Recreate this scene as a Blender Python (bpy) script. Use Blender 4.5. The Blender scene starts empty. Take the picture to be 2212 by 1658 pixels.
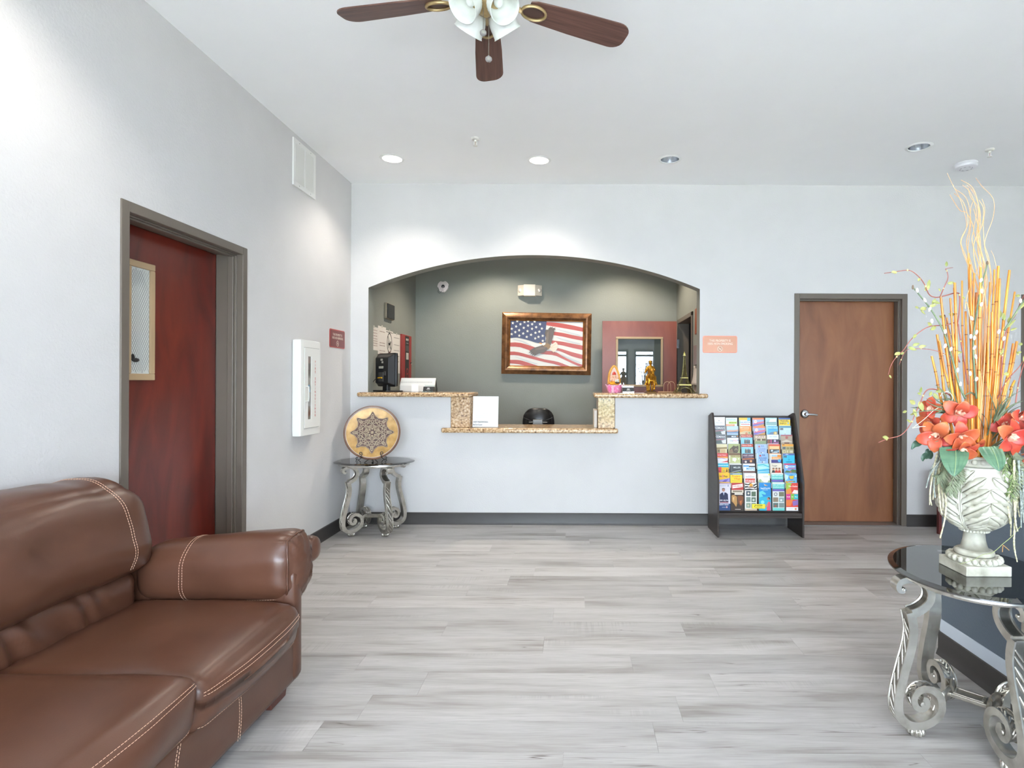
import bpy, bmesh, math, random
from mathutils import Vector, Matrix, Euler, noise
PI = math.pi
SC = bpy.context.scene
COL = SC.collection

# ---------------------------------------------------------------- camera, light, exposure
F, CX, CY, H, ROLL = 1250.0, 1244.0, 824.0, 1.355, 0.0045
cam_data = bpy.data.cameras.new('camera')
cam = bpy.data.objects.new('camera', cam_data)
COL.objects.link(cam)
SC.camera = cam
cam_data.sensor_fit = 'HORIZONTAL'
cam_data.sensor_width = 36.0
cam_data.lens = F / 2212.0 * 36.0
cam_data.shift_x = -(CX - 1106.0) / 2212.0
cam_data.shift_y = (CY - 829.0) / 2212.0
cam_data.clip_start = 0.05
cam.matrix_world = Matrix.Translation((0, 0, H)) @ Matrix.Rotation(PI / 2, 4, 'X') @ Matrix.Rotation(ROLL, 4, 'Z')

SC.view_settings.view_transform = 'Standard'
SC.view_settings.look = 'None'
SC.view_settings.gamma = 1.0
SC.view_settings.use_curve_mapping = False
SC.view_settings.exposure = 0.68

world = bpy.data.worlds.new('daylight')
SC.world = world
world.use_nodes = True
wn = world.node_tree.nodes
wn['Background'].inputs['Color'].default_value = (0.72, 0.84, 1.0, 1)
wn['Background'].inputs['Strength'].default_value = 19.0

ZC = 3.225                       # ceiling
YB = F / 228.0                   # back wall plane
XL = -2.136                      # left wall
XR = 5.3
YF = -2.6                        # street front


def lamp(name, kind, loc, energy, color, size=0.1, rot=None, **kw):
    d = bpy.data.lights.new(name, kind)
    d.energy = energy
    d.color = color
    if kind == 'AREA':
        d.shape = 'RECTANGLE'
        d.size, d.size_y = size
    else:
        d.shadow_soft_size = size
    for k, v in kw.items():
        if k == 'portal':
            d.cycles.is_portal = True
        else:
            setattr(d, k, v)
    o = bpy.data.objects.new(name, d)
    o.location = loc
    if rot:
        o.rotation_euler = rot
    COL.objects.link(o)
    return o


# street windows: portals only help the sampling of the daylight
OPENINGS = [(-1.75, 1.53), (1.70, 2.65), (3.1, 4.0)]
for i, (a, b) in enumerate(OPENINGS):
    lamp('window_portal', 'AREA', ((a + b) / 2, YF - 0.02, 1.2), 1, (1, 1, 1), (b - a, 2.3), (PI / 2, 0, 0), portal=True)

lamp('sun', 'SUN', (0, -8, 9), 66, (1.0, 0.97, 0.94), 0.01, rot=(math.radians(-12), math.radians(48), 0))
SC.cycles.diffuse_bounces = 8
SC.cycles.max_bounces = 14
SC.cycles.transparent_max_bounces = 16

WARM = (1.0, 0.93, 0.83)
DOWN = [(-1.555, 4.87), (-0.319, 4.89), (-1.555, 2.0), (0.3, 2.0), (2.73, 2.1), (-1.555, -0.4), (0.6, -0.4), (2.7, -0.4)]
for x, y in DOWN:
    lamp('downlight_beam', 'SPOT', (x, y, ZC - 0.03), 31, WARM, 0.06, spot_size=math.radians(126), spot_blend=0.7)
for x, y in [(-1.0, 6.62), (0.55, 6.62)]:
    lamp('downlight_beam', 'SPOT', (x, y, ZC - 0.03), 82, (1.0, 0.88, 0.72), 0.06, spot_size=math.radians(116), spot_blend=0.5)


# ---------------------------------------------------------------- helpers
def at(px, py, Y):
    """photograph pixel + depth -> world point"""
    a, b = px - CX, py - CY
    x, y = a + ROLL * b, b - ROLL * a
    return Vector((x * Y / F, Y, H - y * Y / F))


def onz(px, py, z):
    """photograph pixel + height -> world point"""
    a, b = px - CX, py - CY
    return at(px, py, (H - z) * F / (b - ROLL * a))


def lin(c):
    return c / 12.92 if c <= 0.04045 else ((c + 0.055) / 1.055) ** 2.4


def rgb(h):
    h = h.lstrip('#')
    return tuple(lin(int(h[i:i + 2], 16) / 255.0) for i in (0, 2, 4)) + (1.0,)


MATS = {}


def newmat(name):
    m = bpy.data.materials.new(name)
    m.use_nodes = True
    nt = m.node_tree
    return m, nt, nt.nodes['Principled BSDF']


def pm(h, rough=0.5, metal=0.0, **kw):
    key = (h, rough, metal, tuple(sorted(kw.items())))
    if key in MATS:
        return MATS[key]
    m, nt, b = newmat('paint_' + h.strip('#'))
    b.inputs['Base Color'].default_value = rgb(h)
    b.inputs['Roughness'].default_value = rough
    b.inputs['Metallic'].default_value = metal
    if 'emit' in kw:
        b.inputs['Emission Color'].default_value = rgb(kw.get('ecol', h))
        b.inputs['Emission Strength'].default_value = kw['emit']
    if 'spec' in kw:
        b.inputs['Specular IOR Level'].default_value = kw['spec']
    if 'coat' in kw:
        b.inputs['Coat Weight'].default_value = kw['coat']
        b.inputs['Coat Roughness'].default_value = kw.get('coatr', 0.1)
    if 'sss' in kw:
        b.inputs['Subsurface Weight'].default_value = kw['sss']
    MATS[key] = m
    return m


def nd(nt, t, **kw):
    n = nt.nodes.new(t)
    for k, v in kw.items():
        if k.startswith('i_'):
            n.inputs[k[2:].replace('_', ' ')].default_value = v
        else:
            setattr(n, k, v)
    return n


def ramp(nt, stops):
    r = nt.nodes.new('ShaderNodeValToRGB')
    e = r.color_ramp.elements
    while len(e) < len(stops):
        e.new(0.5)
    for el, (p, c) in zip(e, stops):
        el.position = p
        el.color = rgb(c) if isinstance(c, str) else c
    return r


def noisy(name, stops, scale=5.0, stretch=(1, 1, 1), rough=0.5, detail=4.0, bump=0.0, bscale=None, bdist=0.002, metal=0.0, coords='Object',
          bstretch=None, distortion=0.0, rand=False, coat=0.0, ior=None, nrough=0.55):
    """colour from a stretched noise through a ramp, plus fine bump"""
    m, nt, b = newmat(name)
    L = nt.links.new
    tc = nd(nt, 'ShaderNodeTexCoord')
    mp = nd(nt, 'ShaderNodeMapping')
    mp.inputs['Scale'].default_value = stretch
    L(tc.outputs[coords], mp.inputs['Vector'])
    if rand:
        oi = nd(nt, 'ShaderNodeObjectInfo')
        mul = nd(nt, 'ShaderNodeMath', operation='MULTIPLY')
        mul.inputs[1].default_value = 97.0
        L(oi.outputs['Random'], mul.inputs[0])
        L(mul.outputs[0], mp.inputs['Location'])
    n = nd(nt, 'ShaderNodeTexNoise')
    n.inputs['Scale'].default_value = scale
    n.inputs['Detail'].default_value = detail
    n.inputs['Roughness'].default_value = nrough
    n.inputs['Distortion'].default_value = distortion
    L(mp.outputs[0], n.inputs['Vector'])
    r = ramp(nt, stops)
    L(n.outputs['Fac'], r.inputs[0])
    L(r.outputs[0], b.inputs['Base Color'])
    b.inputs['Roughness'].default_value = rough
    b.inputs['Metallic'].default_value = metal
    b.inputs['Coat Weight'].default_value = coat
    b.inputs['Coat Roughness'].default_value = 0.3
    if bump:
        mp2 = nd(nt, 'ShaderNodeMapping')
        mp2.inputs['Scale'].default_value = bstretch or (1, 1, 1)
        L(tc.outputs[coords], mp2.inputs['Vector'])
        n2 = nd(nt, 'ShaderNodeTexNoise')
        n2.inputs['Scale'].default_value = bscale or scale
        n2.inputs['Detail'].default_value = 3.0
        L(mp2.outputs[0], n2.inputs['Vector'])
        bp = nd(nt, 'ShaderNodeBump')
        bp.inputs['Strength'].default_value = bump
        bp.inputs['Distance'].default_value = bdist
        L(n2.outputs['Fac'], bp.inputs['Height'])
        L(bp.outputs[0], b.inputs['Normal'])
    return m


def glassy(name, tint, rough=0.0, ior=1.5):
    """thin tinted pane: Fresnel mix of a clear and a mirror lobe"""
    m = bpy.data.materials.new(name)
    m.use_nodes = True
    nt = m.node_tree
    nt.nodes.clear()
    out = nd(nt, 'ShaderNodeOutputMaterial')
    mix = nd(nt, 'ShaderNodeMixShader')
    fr = nd(nt, 'ShaderNodeFresnel')
    fr.inputs['IOR'].default_value = ior
    tr = nd(nt, 'ShaderNodeBsdfTransparent')
    tr.inputs['Color'].default_value = tint
    gl = nd(nt, 'ShaderNodeBsdfGlossy')
    gl.inputs['Roughness'].default_value = rough
    gl.inputs['Color'].default_value = (1, 1, 1, 1)
    L = nt.links.new
    L(fr.outputs[0], mix.inputs[0])
    L(tr.outputs[0], mix.inputs[1])
    L(gl.outputs[0], mix.inputs[2])
    L(mix.outputs[0], out.inputs['Surface'])
    return m


class MB:
    def __init__(self):
        self.v, self.f, self.m = [], [], []

    def add(self, vs, fs, mi=0):
        o = len(self.v)
        self.v += [tuple(p) for p in vs]
        self.f += [tuple(i + o for i in f) for f in fs]
        self.m += [mi] * len(fs)
        return self

    def box(self, x0, x1, y0, y1, z0, z1, mi=0, M=None):
        vs = [Vector((x, y, z)) for x in (x0, x1) for y in (y0, y1) for z in (z0, z1)]
        if M:
            vs = [M @ p for p in vs]
        return self.add(vs, [(0, 1, 3, 2), (4, 6, 7, 5), (0, 4, 5, 1), (2, 3, 7, 6), (0, 2, 6, 4), (1, 5, 7, 3)], mi)

    def tube(self, pts, r, n=8, mi=0, cap=True, closed=False, flat=1.0, up=None):
        pts = [Vector(p) for p in pts]
        N = len(pts)
        rs = r if isinstance(r, (list, tuple)) else [r] * N
        ref = Vector(up) if up else None
        rings = []
        prev = None
        for i, p in enumerate(pts):
            if closed:
                t = pts[(i + 1) % N] - pts[i - 1]
            else:
                t = pts[min(i + 1, N - 1)] - pts[max(i - 1, 0)]
            if t.length < 1e-9:
                t = Vector((0, 0, 1))
            t.normalize()
            if prev is None:
                a = ref or (Vector((0, 0, 1)) if abs(t.z) < 0.9 else Vector((1, 0, 0)))
            else:
                a = ref or prev
            u = a - t * a.dot(t)
            if u.length < 1e-6:
                u = t.orthogonal()
            u.normalize()
            w = t.cross(u)
            prev = u
            rings.append([p + (u * math.cos(2 * PI * k / n) + w * (math.sin(2 * PI * k / n) * flat)) * rs[i] for k in range(n)])
        vs = [q for ring in rings for q in ring]
        fs = []
        for i in range(N if closed else N - 1):
            a, b = i * n, ((i + 1) % N) * n
            for k in range(n):
                k2 = (k + 1) % n
                fs.append((a + k, a + k2, b + k2, b + k))
        if cap and not closed:
            fs.append(tuple(range(n - 1, -1, -1)))
            fs.append(tuple(range((N - 1) * n, N * n)))
        return self.add(vs, fs, mi)

    def lathe(self, prof, n=32, c=(0, 0, 0), mi=0, M=None, cap=True):
        vs, fs = [], []
        for r, z in prof:
            for k in range(n):
                a = 2 * PI * k / n
                p = Vector((r * math.cos(a), r * math.sin(a), z))
                if M:
                    p = M @ p
                vs.append(p + Vector(c))
        for i in range(len(prof) - 1):
            for k in range(n):
                k2 = (k + 1) % n
                fs.append((i * n + k, i * n + k2, (i + 1) * n + k2, (i + 1) * n + k))
        if cap:
            fs.append(tuple(range(n - 1, -1, -1)))
            fs.append(tuple(range((len(prof) - 1) * n, len(prof) * n)))
        return self.add(vs, fs, mi)

    def ball(self, c, r, n=10, m=7, mi=0, M=None):
        """ellipsoid, r a number or (rx,ry,rz)"""
        r = (r, r, r) if isinstance(r, (int, float)) else r
        vs, fs = [], []
        for j in range(1, m):
            th = PI * j / m
            for k in range(n):
                a = 2 * PI * k / n
                p = Vector((r[0] * math.sin(th) * math.cos(a), r[1] * math.sin(th) * math.sin(a), r[2] * math.cos(th)))
                vs.append(p)
        vs += [Vector((0, 0, r[2])), Vector((0, 0, -r[2]))]
        if M:
            vs = [M @ p for p in vs]
        vs = [p + Vector(c) for p in vs]
        T, B = len(vs) - 2, len(vs) - 1
        for j in range(m - 2):
            for k in range(n):
                k2 = (k + 1) % n
                fs.append((j * n + k, (j + 1) * n + k, (j + 1) * n + k2, j * n + k2))
        for k in range(n):
            k2 = (k + 1) % n
            fs.append((T, k, k2))
            fs.append((B, (m - 2) * n + k2, (m - 2) * n + k))
        return self.add(vs, fs, mi)

    def grid(self, fn, nu, nv, mi=0, cu=False, cv=False):
        vs = [fn(i / (nu if cu else nu - 1), j / (nv if cv else nv - 1)) for i in range(nu) for j in range(nv)]
        fs = []
        for i in range(nu if cu else nu - 1):
            for j in range(nv if cv else nv - 1):
                i2, j2 = (i + 1) % nu, (j + 1) % nv
                fs.append((i * nv + j, i2 * nv + j, i2 * nv + j2, i * nv + j2))
        return self.add(vs, fs, mi)

    def prism(self, poly, axis, a, b, mi=0, M=None):
        """extrude a 2-D polygon along x, y or z from a to b"""
        def mk(p, t):
            q = {'x': (t, p[0], p[1]), 'y': (p[0], t, p[1]), 'z': (p[0], p[1], t)}[axis]
            q = Vector(q)
            return M @ q if M else q
        n = len(poly)
        vs = [mk(p, a) for p in poly] + [mk(p, b) for p in poly]
        fs = [tuple(range(n)), tuple(range(2 * n - 1, n - 1, -1))]
        fs += [(i, (i + 1) % n + 0, (i + 1) % n + n, i + n) for i in range(n)]
        return self.add(vs, fs, mi)

    def obj(self, name, mats, parent=None, smooth=30, bevel=0.0, world=False, seg=2, sub=0, fix=True):
        me = bpy.data.meshes.new(name)
        me.from_pydata(self.v, [], self.f)
        mats = mats if isinstance(mats, (list, tuple)) else [mats]
        for m in mats:
            me.materials.append(m)
        me.polygons.foreach_set('material_index', self.m)
        if fix:
            bm = bmesh.new()
            bm.from_mesh(me)
            bmesh.ops.recalc_face_normals(bm, faces=bm.faces)
            bm.to_mesh(me)
            bm.free()
        if smooth:
            me.polygons.foreach_set('use_smooth', [True] * len(me.polygons))
            if smooth < 180:
                me.set_sharp_from_angle(angle=math.radians(smooth))
        me.update()
        o = bpy.data.objects.new(name, me)
        COL.objects.link(o)
        if bevel:
            b = o.modifiers.new('bevel', 'BEVEL')
            b.width = bevel
            b.segments = seg
            b.limit_method = 'ANGLE'
            b.angle_limit = math.radians(50)
            b.harden_normals = False
        if sub:
            s = o.modifiers.new('sub', 'SUBSURF')
            s.levels = s.render_levels = sub
        if parent:
            put(o, parent, world)
        return o


def wm(o):
    m = o.matrix_basis.copy()
    if o.parent:
        m = wm(o.parent) @ o.matrix_parent_inverse @ m
    return m


def put(o, parent, world=False):
    o.parent = parent
    if world:
        o.matrix_parent_inverse = wm(parent).inverted()


def tag(o, label=None, cat=None, group=None, kind=None):
    if label:
        o['label'] = label
    if cat:
        o['category'] = cat
    if group:
        o['group'] = group
    if kind:
        o['kind'] = kind
    return o


def thing(name, label, cat, loc=(0, 0, 0), rotz=0.0, group=None, kind=None):
    o = bpy.data.objects.new(name, None)
    o.empty_display_size = 0.05
    o.location = loc
    o.rotation_euler = (0, 0, rotz)
    COL.objects.link(o)
    return tag(o, label, cat, group, kind)


def struct(o):
    o['kind'] = 'structure'
    return o


def copy_tree(o, parent=None):
    c = o.copy()
    COL.objects.link(c)
    if parent:
        c.parent = parent
    for ch in list(o.children):
        copy_tree(ch, c)
    return c


def text_mesh(s, size, align='CENTER', depth=0.0, spacing=1.0, sx=1.0, font=None, leading=1.0, bold=0.0):
    """vertices and faces of lettering in the XY plane"""
    cu = bpy.data.curves.new('lettering', 'FONT')
    cu.body = s
    cu.size = size
    cu.align_x = align
    cu.align_y = 'CENTER'
    cu.space_character = spacing
    cu.space_line = leading
    cu.extrude = depth
    cu.offset = bold
    cu.resolution_u = 2
    o = bpy.data.objects.new('lettering', cu)
    me = bpy.data.meshes.new_from_object(o)
    vs = [(v.co.x * sx, v.co.y, v.co.z) for v in me.vertices]
    fs = [tuple(p.vertices) for p in me.polygons]
    bpy.data.objects.remove(o)
    bpy.data.curves.remove(cu)
    bpy.data.meshes.remove(me)
    return vs, fs


class Print(MB):
    """flat print on a plane: frame M maps (x right, y up, z out) to the parent; each colour its own slot"""
    def __init__(self, M):
        super().__init__()
        self.M, self.cols, self.layer = M, [], 0.0004

    def ci(self, h):
        if h not in self.cols:
            self.cols.append(h)
        return self.cols.index(h)

    def up(self, d=0.00025):
        self.layer += d

    def poly(self, pts, h):
        self.add([self.M @ Vector((p[0], p[1], self.layer)) for p in pts], [tuple(range(len(pts)))], self.ci(h))
        self.up()

    def rect(self, x0, y0, x1, y1, h):
        self.poly([(x0, y0), (x1, y0), (x1, y1), (x0, y1)], h)

    def circ(self, x, y, r, h, n=18, ry=None):
        ry = ry or r
        self.poly([(x + r * math.cos(2 * PI * k / n), y + ry * math.sin(2 * PI * k / n)) for k in range(n)], h)

    def ring(self, x, y, r, w, h, n=24, ry=None):
        ry = ry or r
        vs = []
        for k in range(n):
            c, s = math.cos(2 * PI * k / n), math.sin(2 * PI * k / n)
            vs += [(x + r * c, y + ry * s), (x + (r - w) * c, y + (ry - w) * s)]
        self.add([self.M @ Vector((p[0], p[1], self.layer)) for p in vs],
                 [(2 * k, 2 * ((k + 1) % n), 2 * ((k + 1) % n) + 1, 2 * k + 1) for k in range(n)], self.ci(h))
        self.up()

    def text(self, s, x, y, size, h, **kw):
        vs, fs = text_mesh(s, size, **kw)
        self.add([self.M @ Vector((p[0] + x, p[1] + y, self.layer)) for p in vs], fs, self.ci(h))
        self.up()

    def done(self, name, parent=None, rough=0.4, world=False):
        o = self.obj(name, [pm(h, rough) for h in self.cols], parent, smooth=0, world=world, fix=False)
        if name in ('lettering', 'print', 'bottle_glimpse'):
            o['kind'] = 'stuff'
        return o


def chain(pts, n=6):
    """smooth curve through points (Catmull-Rom)"""
    P = [Vector(p) for p in pts]
    out = []
    for i in range(len(P) - 1):
        p0, p1, p2, p3 = P[max(i - 1, 0)], P[i], P[i + 1], P[min(i + 2, len(P) - 1)]
        for k in range(n):
            t = k / n
            out.append(0.5 * ((2 * p1) + (p2 - p0) * t + (2 * p0 - 5 * p1 + 4 * p2 - p3) * t * t + (3 * p1 - p0 - 3 * p2 + p3) * t ** 3))
    out.append(P[-1])
    return out
# ---------------------------------------------------------------- room materials
M_WALL = noisy('wall_paint', [(0.3, '#c9c7c6'), (0.7, '#cdcbca')], 3.0, rough=0.75, bump=0.35, bscale=85, bdist=0.004)
M_CEIL = noisy('ceiling_paint', [(0.3, '#f3f3f3'), (0.7, '#f5f5f5')], 3.0, rough=0.85, bump=0.1, bscale=110, bdist=0.003)
M_GREY = noisy('grey_wall_paint', [(0.3, '#858881'), (0.7, '#898c85')], 3.0, rough=0.55, bump=0.4, bscale=75, bdist=0.004)
M_BLUEGREY = noisy('blue_grey_wall_paint', [(0.3, '#5c6772'), (0.7, '#606b76')], 3.0, rough=0.6, bump=0.35, bscale=85, bdist=0.004)
M_BASE = noisy('vinyl_base', [(0.3, '#3b3836'), (0.7, '#403c3a')], 8.0, (1, 1, 4), rough=0.45)
M_FRAME = noisy('door_frame_paint', [(0.3, '#655c52'), (0.7, '#696056')], 4.0, rough=0.4)
M_PLANK = None


def plank_material():
    m, nt, b = newmat('grey_washed_oak')
    L = nt.links.new
    tc = nd(nt, 'ShaderNodeTexCoord')
    oi = nd(nt, 'ShaderNodeObjectInfo')
    mul = nd(nt, 'ShaderNodeVectorMath', operation='SCALE')
    mul.inputs[3].default_value = 61.0
    comb = nd(nt, 'ShaderNodeCombineXYZ')
    for i in range(3):
        L(oi.outputs['Random'], comb.inputs[i])
    L(comb.outputs[0], mul.inputs[0])
    add = nd(nt, 'ShaderNodeVectorMath', operation='ADD')
    L(tc.outputs['Object'], add.inputs[0])
    L(mul.outputs[0], add.inputs[1])

    def noise_at(scale, stretch, detail, dist=0.0):
        mp = nd(nt, 'ShaderNodeMapping')
        mp.inputs['Scale'].default_value = stretch
        L(add.outputs[0], mp.inputs['Vector'])
        n = nd(nt, 'ShaderNodeTexNoise')
        n.inputs['Scale'].default_value = scale
        n.inputs['Detail'].default_value = detail
        n.inputs['Roughness'].default_value = 0.6
        n.inputs['Distortion'].default_value = dist
        L(mp.outputs[0], n.inputs['Vector'])
        return n
    broad = noise_at(2.2, (0.55, 4.5, 1), 3, 0.3)
    grain = noise_at(16, (0.45, 10, 1), 5)
    crack = noise_at(2.1, (0.33, 9, 1), 2, 0.25)
    r1 = ramp(nt, [(0.28, '#a39c95'), (0.45, '#c8c4c0'), (0.60, '#d6d3d0')])
    L(broad.outputs['Fac'], r1.inputs[0])
    r2 = ramp(nt, [(0.36, '#a09a95'), (0.56, '#ffffff')])
    L(grain.outputs['Fac'], r2.inputs[0])
    mx = nd(nt, 'ShaderNodeMix', data_type='RGBA', blend_type='MULTIPLY')
    mx.inputs[0].default_value = 0.22
    L(r1.outputs[0], mx.inputs[6])
    L(r2.outputs[0], mx.inputs[7])
    # thin dark splits where the stretched noise crosses its mid value
    sub = nd(nt, 'ShaderNodeMath', operation='SUBTRACT')
    sub.inputs[1].default_value = 0.44
    ab = nd(nt, 'ShaderNodeMath', operation='ABSOLUTE')
    L(crack.outputs['Fac'], sub.inputs[0])
    L(sub.outputs[0], ab.inputs[0])
    mask = noise_at(1.6, (0.6, 1.5, 1), 1)
    r3 = ramp(nt, [(0.0, '#9a928b'), (0.006, '#ffffff')])
    L(ab.outputs[0], r3.inputs[0])
    r4 = ramp(nt, [(0.52, '#000000'), (0.62, '#ffffff')])
    L(mask.outputs['Fac'], r4.inputs[0])
    mx2 = nd(nt, 'ShaderNodeMix', data_type='RGBA', blend_type='MULTIPLY')
    L(r4.outputs[0], mx2.inputs[0])
    L(mx.outputs[2], mx2.inputs[6])
    L(r3.outputs[0], mx2.inputs[7])
    # saw marks across the plank
    saw = noise_at(1.0, (95, 3, 1), 1)
    r5 = ramp(nt, [(0.42, '#c4bfba'), (0.52, '#ffffff')])
    L(saw.outputs['Fac'], r5.inputs[0])
    smask = noise_at(1.8, (0.7, 3.2, 1), 2)
    r6 = ramp(nt, [(0.60, '#000000'), (0.72, '#8a8a8a')])
    L(smask.outputs['Fac'], r6.inputs[0])
    mx3 = nd(nt, 'ShaderNodeMix', data_type='RGBA', blend_type='MULTIPLY')
    L(r6.outputs[0], mx3.inputs[0])
    L(mx2.outputs[2], mx3.inputs[6])
    L(r5.outputs[0], mx3.inputs[7])
    # board to board difference
    hs = nd(nt, 'ShaderNodeHueSaturation')
    mr = nd(nt, 'ShaderNodeMapRange')
    mr.inputs[3].default_value = 0.585
    mr.inputs[4].default_value = 0.72
    L(oi.outputs['Random'], mr.inputs[0])
    L(mr.outputs[0], hs.inputs['Value'])
    L(mx3.outputs[2], hs.inputs['Color'])
    L(hs.outputs[0], b.inputs['Base Color'])
    b.inputs['Roughness'].default_value = 0.42
    bp = nd(nt, 'ShaderNodeBump')
    bp.inputs['Strength'].default_value = 0.12
    bp.inputs['Distance'].default_value = 0.001
    L(grain.outputs['Fac'], bp.inputs['Height'])
    L(bp.outputs[0], b.inputs['Normal'])
    return m


M_PLANK = plank_material()
M_MAHOGANY = noisy('mahogany_veneer', [(0.25, '#4d150c'), (0.5, '#671f13'), (0.75, '#752818')], 2.2, (2.6, 2.6, 0.7), rough=0.34, detail=5, distortion=1.6, bump=0.05, bscale=40,
                   coat=0.25)
M_BROWNDOOR = noisy('brown_veneer', [(0.25, '#744428'), (0.5, '#875434'), (0.75, '#96623e')], 2.0, (2.6, 2.6, 0.6), rough=0.42, detail=5, distortion=1.2, bump=0.05, bscale=40,
                    coat=0.3)
M_CHROME = pm('#c9ccd0', 0.22, 1.0)
M_TAN = pm('#b59b78', 0.45)

# ---------------------------------------------------------------- floor
P_W, P_L, P_Y0 = 0.1904 * 1.008, 1.305, 2.29 * 1.008
JOINT = {0: -0.87, 1: -0.68, 2: -1.03, 3: -0.16, 4: -0.71, 5: -1.43, 6: -1.245, 7: -0.69, 8: -0.45, 9: -0.29, 10: -1.02, 11: -0.48, -1: 0.31, -2: -0.04}
floor = MB().box(XL - 0.3, XR + 0.1, YF - 0.1, 8.2, -0.12, -0.0025)
for a in [(XL - 0.3, XR + 0.1, YF - 0.1, -1.06)]:
    floor.box(a[0], a[1], a[2], a[3], -0.0025, 0.0)
floor.box(-2.2, 1.4, YB + 0.137, 8.2, -0.0025, 0.0)
floor = struct(floor.obj('floor', M_PLANK))
rnd = random.Random(4)
pcache = {}
row = -18
while True:
    y0 = P_Y0 + row * P_W
    if y0 > YB:
        break
    y1 = min(y0 + P_W, YB + 0.05)
    j = JOINT.get(row, rnd.uniform(-1.3, 0))
    x = j - P_L * 3
    while x < XR:
        a, b = max(x, XL), min(x + P_L, XR)
        x += P_L
        if b - a < 0.03 or y0 < -1.06:
            continue
        key = (round(b - a, 3), round(y1 - y0, 3))
        if key not in pcache:
            g = 0.0004
            w, d = (b - a) / 2 - g, (y1 - y0) / 2 - g
            p = MB().box(-w, w, -d, d, -0.0025, 0.0).obj('plank', M_PLANK, smooth=0)
            pcache[key] = p
        else:
            p = pcache[key].copy()
            COL.objects.link(p)
        p.location = ((a + b) / 2, (y0 + y1) / 2, 0)
        p.parent = floor
    row += 1

# ---------------------------------------------------------------- walls
T = 0.137
JL, JR = -1.969, 1.171                 # arched opening
A_MID, A_HALF, A_TOP, A_SPR = (JL + JR) / 2, (JR - JL) / 2, 2.552, 2.237
A_R = (A_HALF ** 2 + (A_TOP - A_SPR) ** 2) / (2 * (A_TOP - A_SPR))


def arch(x):
    return A_TOP - A_R + math.sqrt(max(A_R ** 2 - (x - A_MID) ** 2, 0))


LEDGE, DESK = 1.203, 0.868             # underside of the raised ledges and of the desk
PX0, PX1, PX2, PX3 = (974 - CX) / 228, (1015 - CX) / 228, (1292 - CX) / 228, (1329 - CX) / 228
D2 = (2.066, 3.136, 2.2)               # right door frame, outer
D3 = (4.215, 5.2, 2.2)


def column_wall(name, spans, y0, y1, mats, z_top):
    """wall from columns: (x0, x1, [(zlo(x), zhi(x)), ...]); slot 1 is the paint of the openings"""
    mb = MB()
    fn = lambda q, x: q(x) if callable(q) else q
    for x0, x1, sol in spans:
        n = 28 if any(callable(q) for s in sol for q in s) else 1
        for k in range(n):
            a, b = x0 + (x1 - x0) * k / n, x0 + (x1 - x0) * (k + 1) / n
            for lo, hi in sol:
                za, zb, zc, zd = fn(lo, a), fn(lo, b), fn(hi, a), fn(hi, b)
                mb.add([(a, y0, za), (b, y0, zb), (b, y0, zd), (a, y0, zc)], [(0, 1, 2, 3)], 0)
                mb.add([(a, y1, za), (b, y1, zb), (b, y1, zd), (a, y1, zc)], [(3, 2, 1, 0)], 2)
                if lo != 0:
                    mb.add([(a, y0, za), (b, y0, zb), (b, y1, zb), (a, y1, za)], [(3, 2, 1, 0)], 1)
                if hi != z_top:
                    mb.add([(a, y0, zc), (b, y0, zd), (b, y1, zd), (a, y1, zc)], [(0, 1, 2, 3)], 1)
    # upright sides of the openings
    for (x0, x1, s0), (_, _, s1) in zip(spans, spans[1:]):
        ev = lambda ss: [(fn(l, x1), fn(h, x1)) for l, h in ss]
        A, B = ev(s0), ev(s1)
        cuts = sorted({z for s in A + B for z in s})
        for lo, hi in zip(cuts, cuts[1:]):
            if hi - lo < 1e-4:
                continue
            m = (lo + hi) / 2
            inA, inB = any(l < m < h for l, h in A), any(l < m < h for l, h in B)
            if inA != inB:
                mb.add([(x1, y0, lo), (x1, y1, lo), (x1, y1, hi), (x1, y0, hi)], [(0, 1, 2, 3) if inA else (3, 2, 1, 0)], 1)
    return struct(mb.obj(name, mats, smooth=0, fix=False))


column_wall('wall_back', [
    (XL - 0.12, JL, [(0, ZC)]),
    (JL, PX0, [(0, LEDGE), (arch, ZC)]),
    (PX0, PX3, [(0, DESK), (arch, ZC)]),
    (PX3, JR, [(0, LEDGE), (arch, ZC)]),
    (JR, D2[0] + 0.02, [(0, ZC)]),
    (D2[0] + 0.02, D2[1] - 0.02, [(D2[2] - 0.02, ZC)]),
    (D2[1] - 0.02, D3[0] + 0.02, [(0, ZC)]),
    (D3[0] + 0.02, D3[1] - 0.02, [(D3[2] - 0.02, ZC)]),
    (D3[1] - 0.02, XR + 0.1, [(0, ZC)]),
], YB, YB + T, [M_WALL, M_GREY, M_GREY], ZC)

# left wall with its door opening (built along x, then turned)
D1 = (2.708, 3.745, 2.205)
mb = MB()
TW = 0.24
for y0, y1, z0, z1 in [(YF - 0.1, D1[0] + 0.02, 0, ZC), (D1[0] + 0.02, D1[1] - 0.02, D1[2] - 0.02, ZC), (D1[1] - 0.02, YB + 0.05, 0, ZC)]:
    mb.box(XL - TW, XL, y0, y1, z0, z1)
struct(mb.obj('wall_left', M_WALL, smooth=0))
sh = MB()
sh.box(-3.5, -3.4, YF - 0.15, 8.4, -0.1, 3.7).box(XR + 0.12, XR + 0.6, YB, 8.4, -0.1, 3.7).box(XR + 0.12, XR + 0.2, YF - 0.15, 8.4, ZC, 3.7).box(-3.5, XR + 0.6, 8.3, 8.4, -0.1, 3.7)
sh.box(-3.5, XR + 0.6, YF - 0.15, 8.4, 3.6, 3.7).box(-3.5, XL - 0.1, YF - 0.15, YF - 0.1, -0.1, 3.7)
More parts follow.
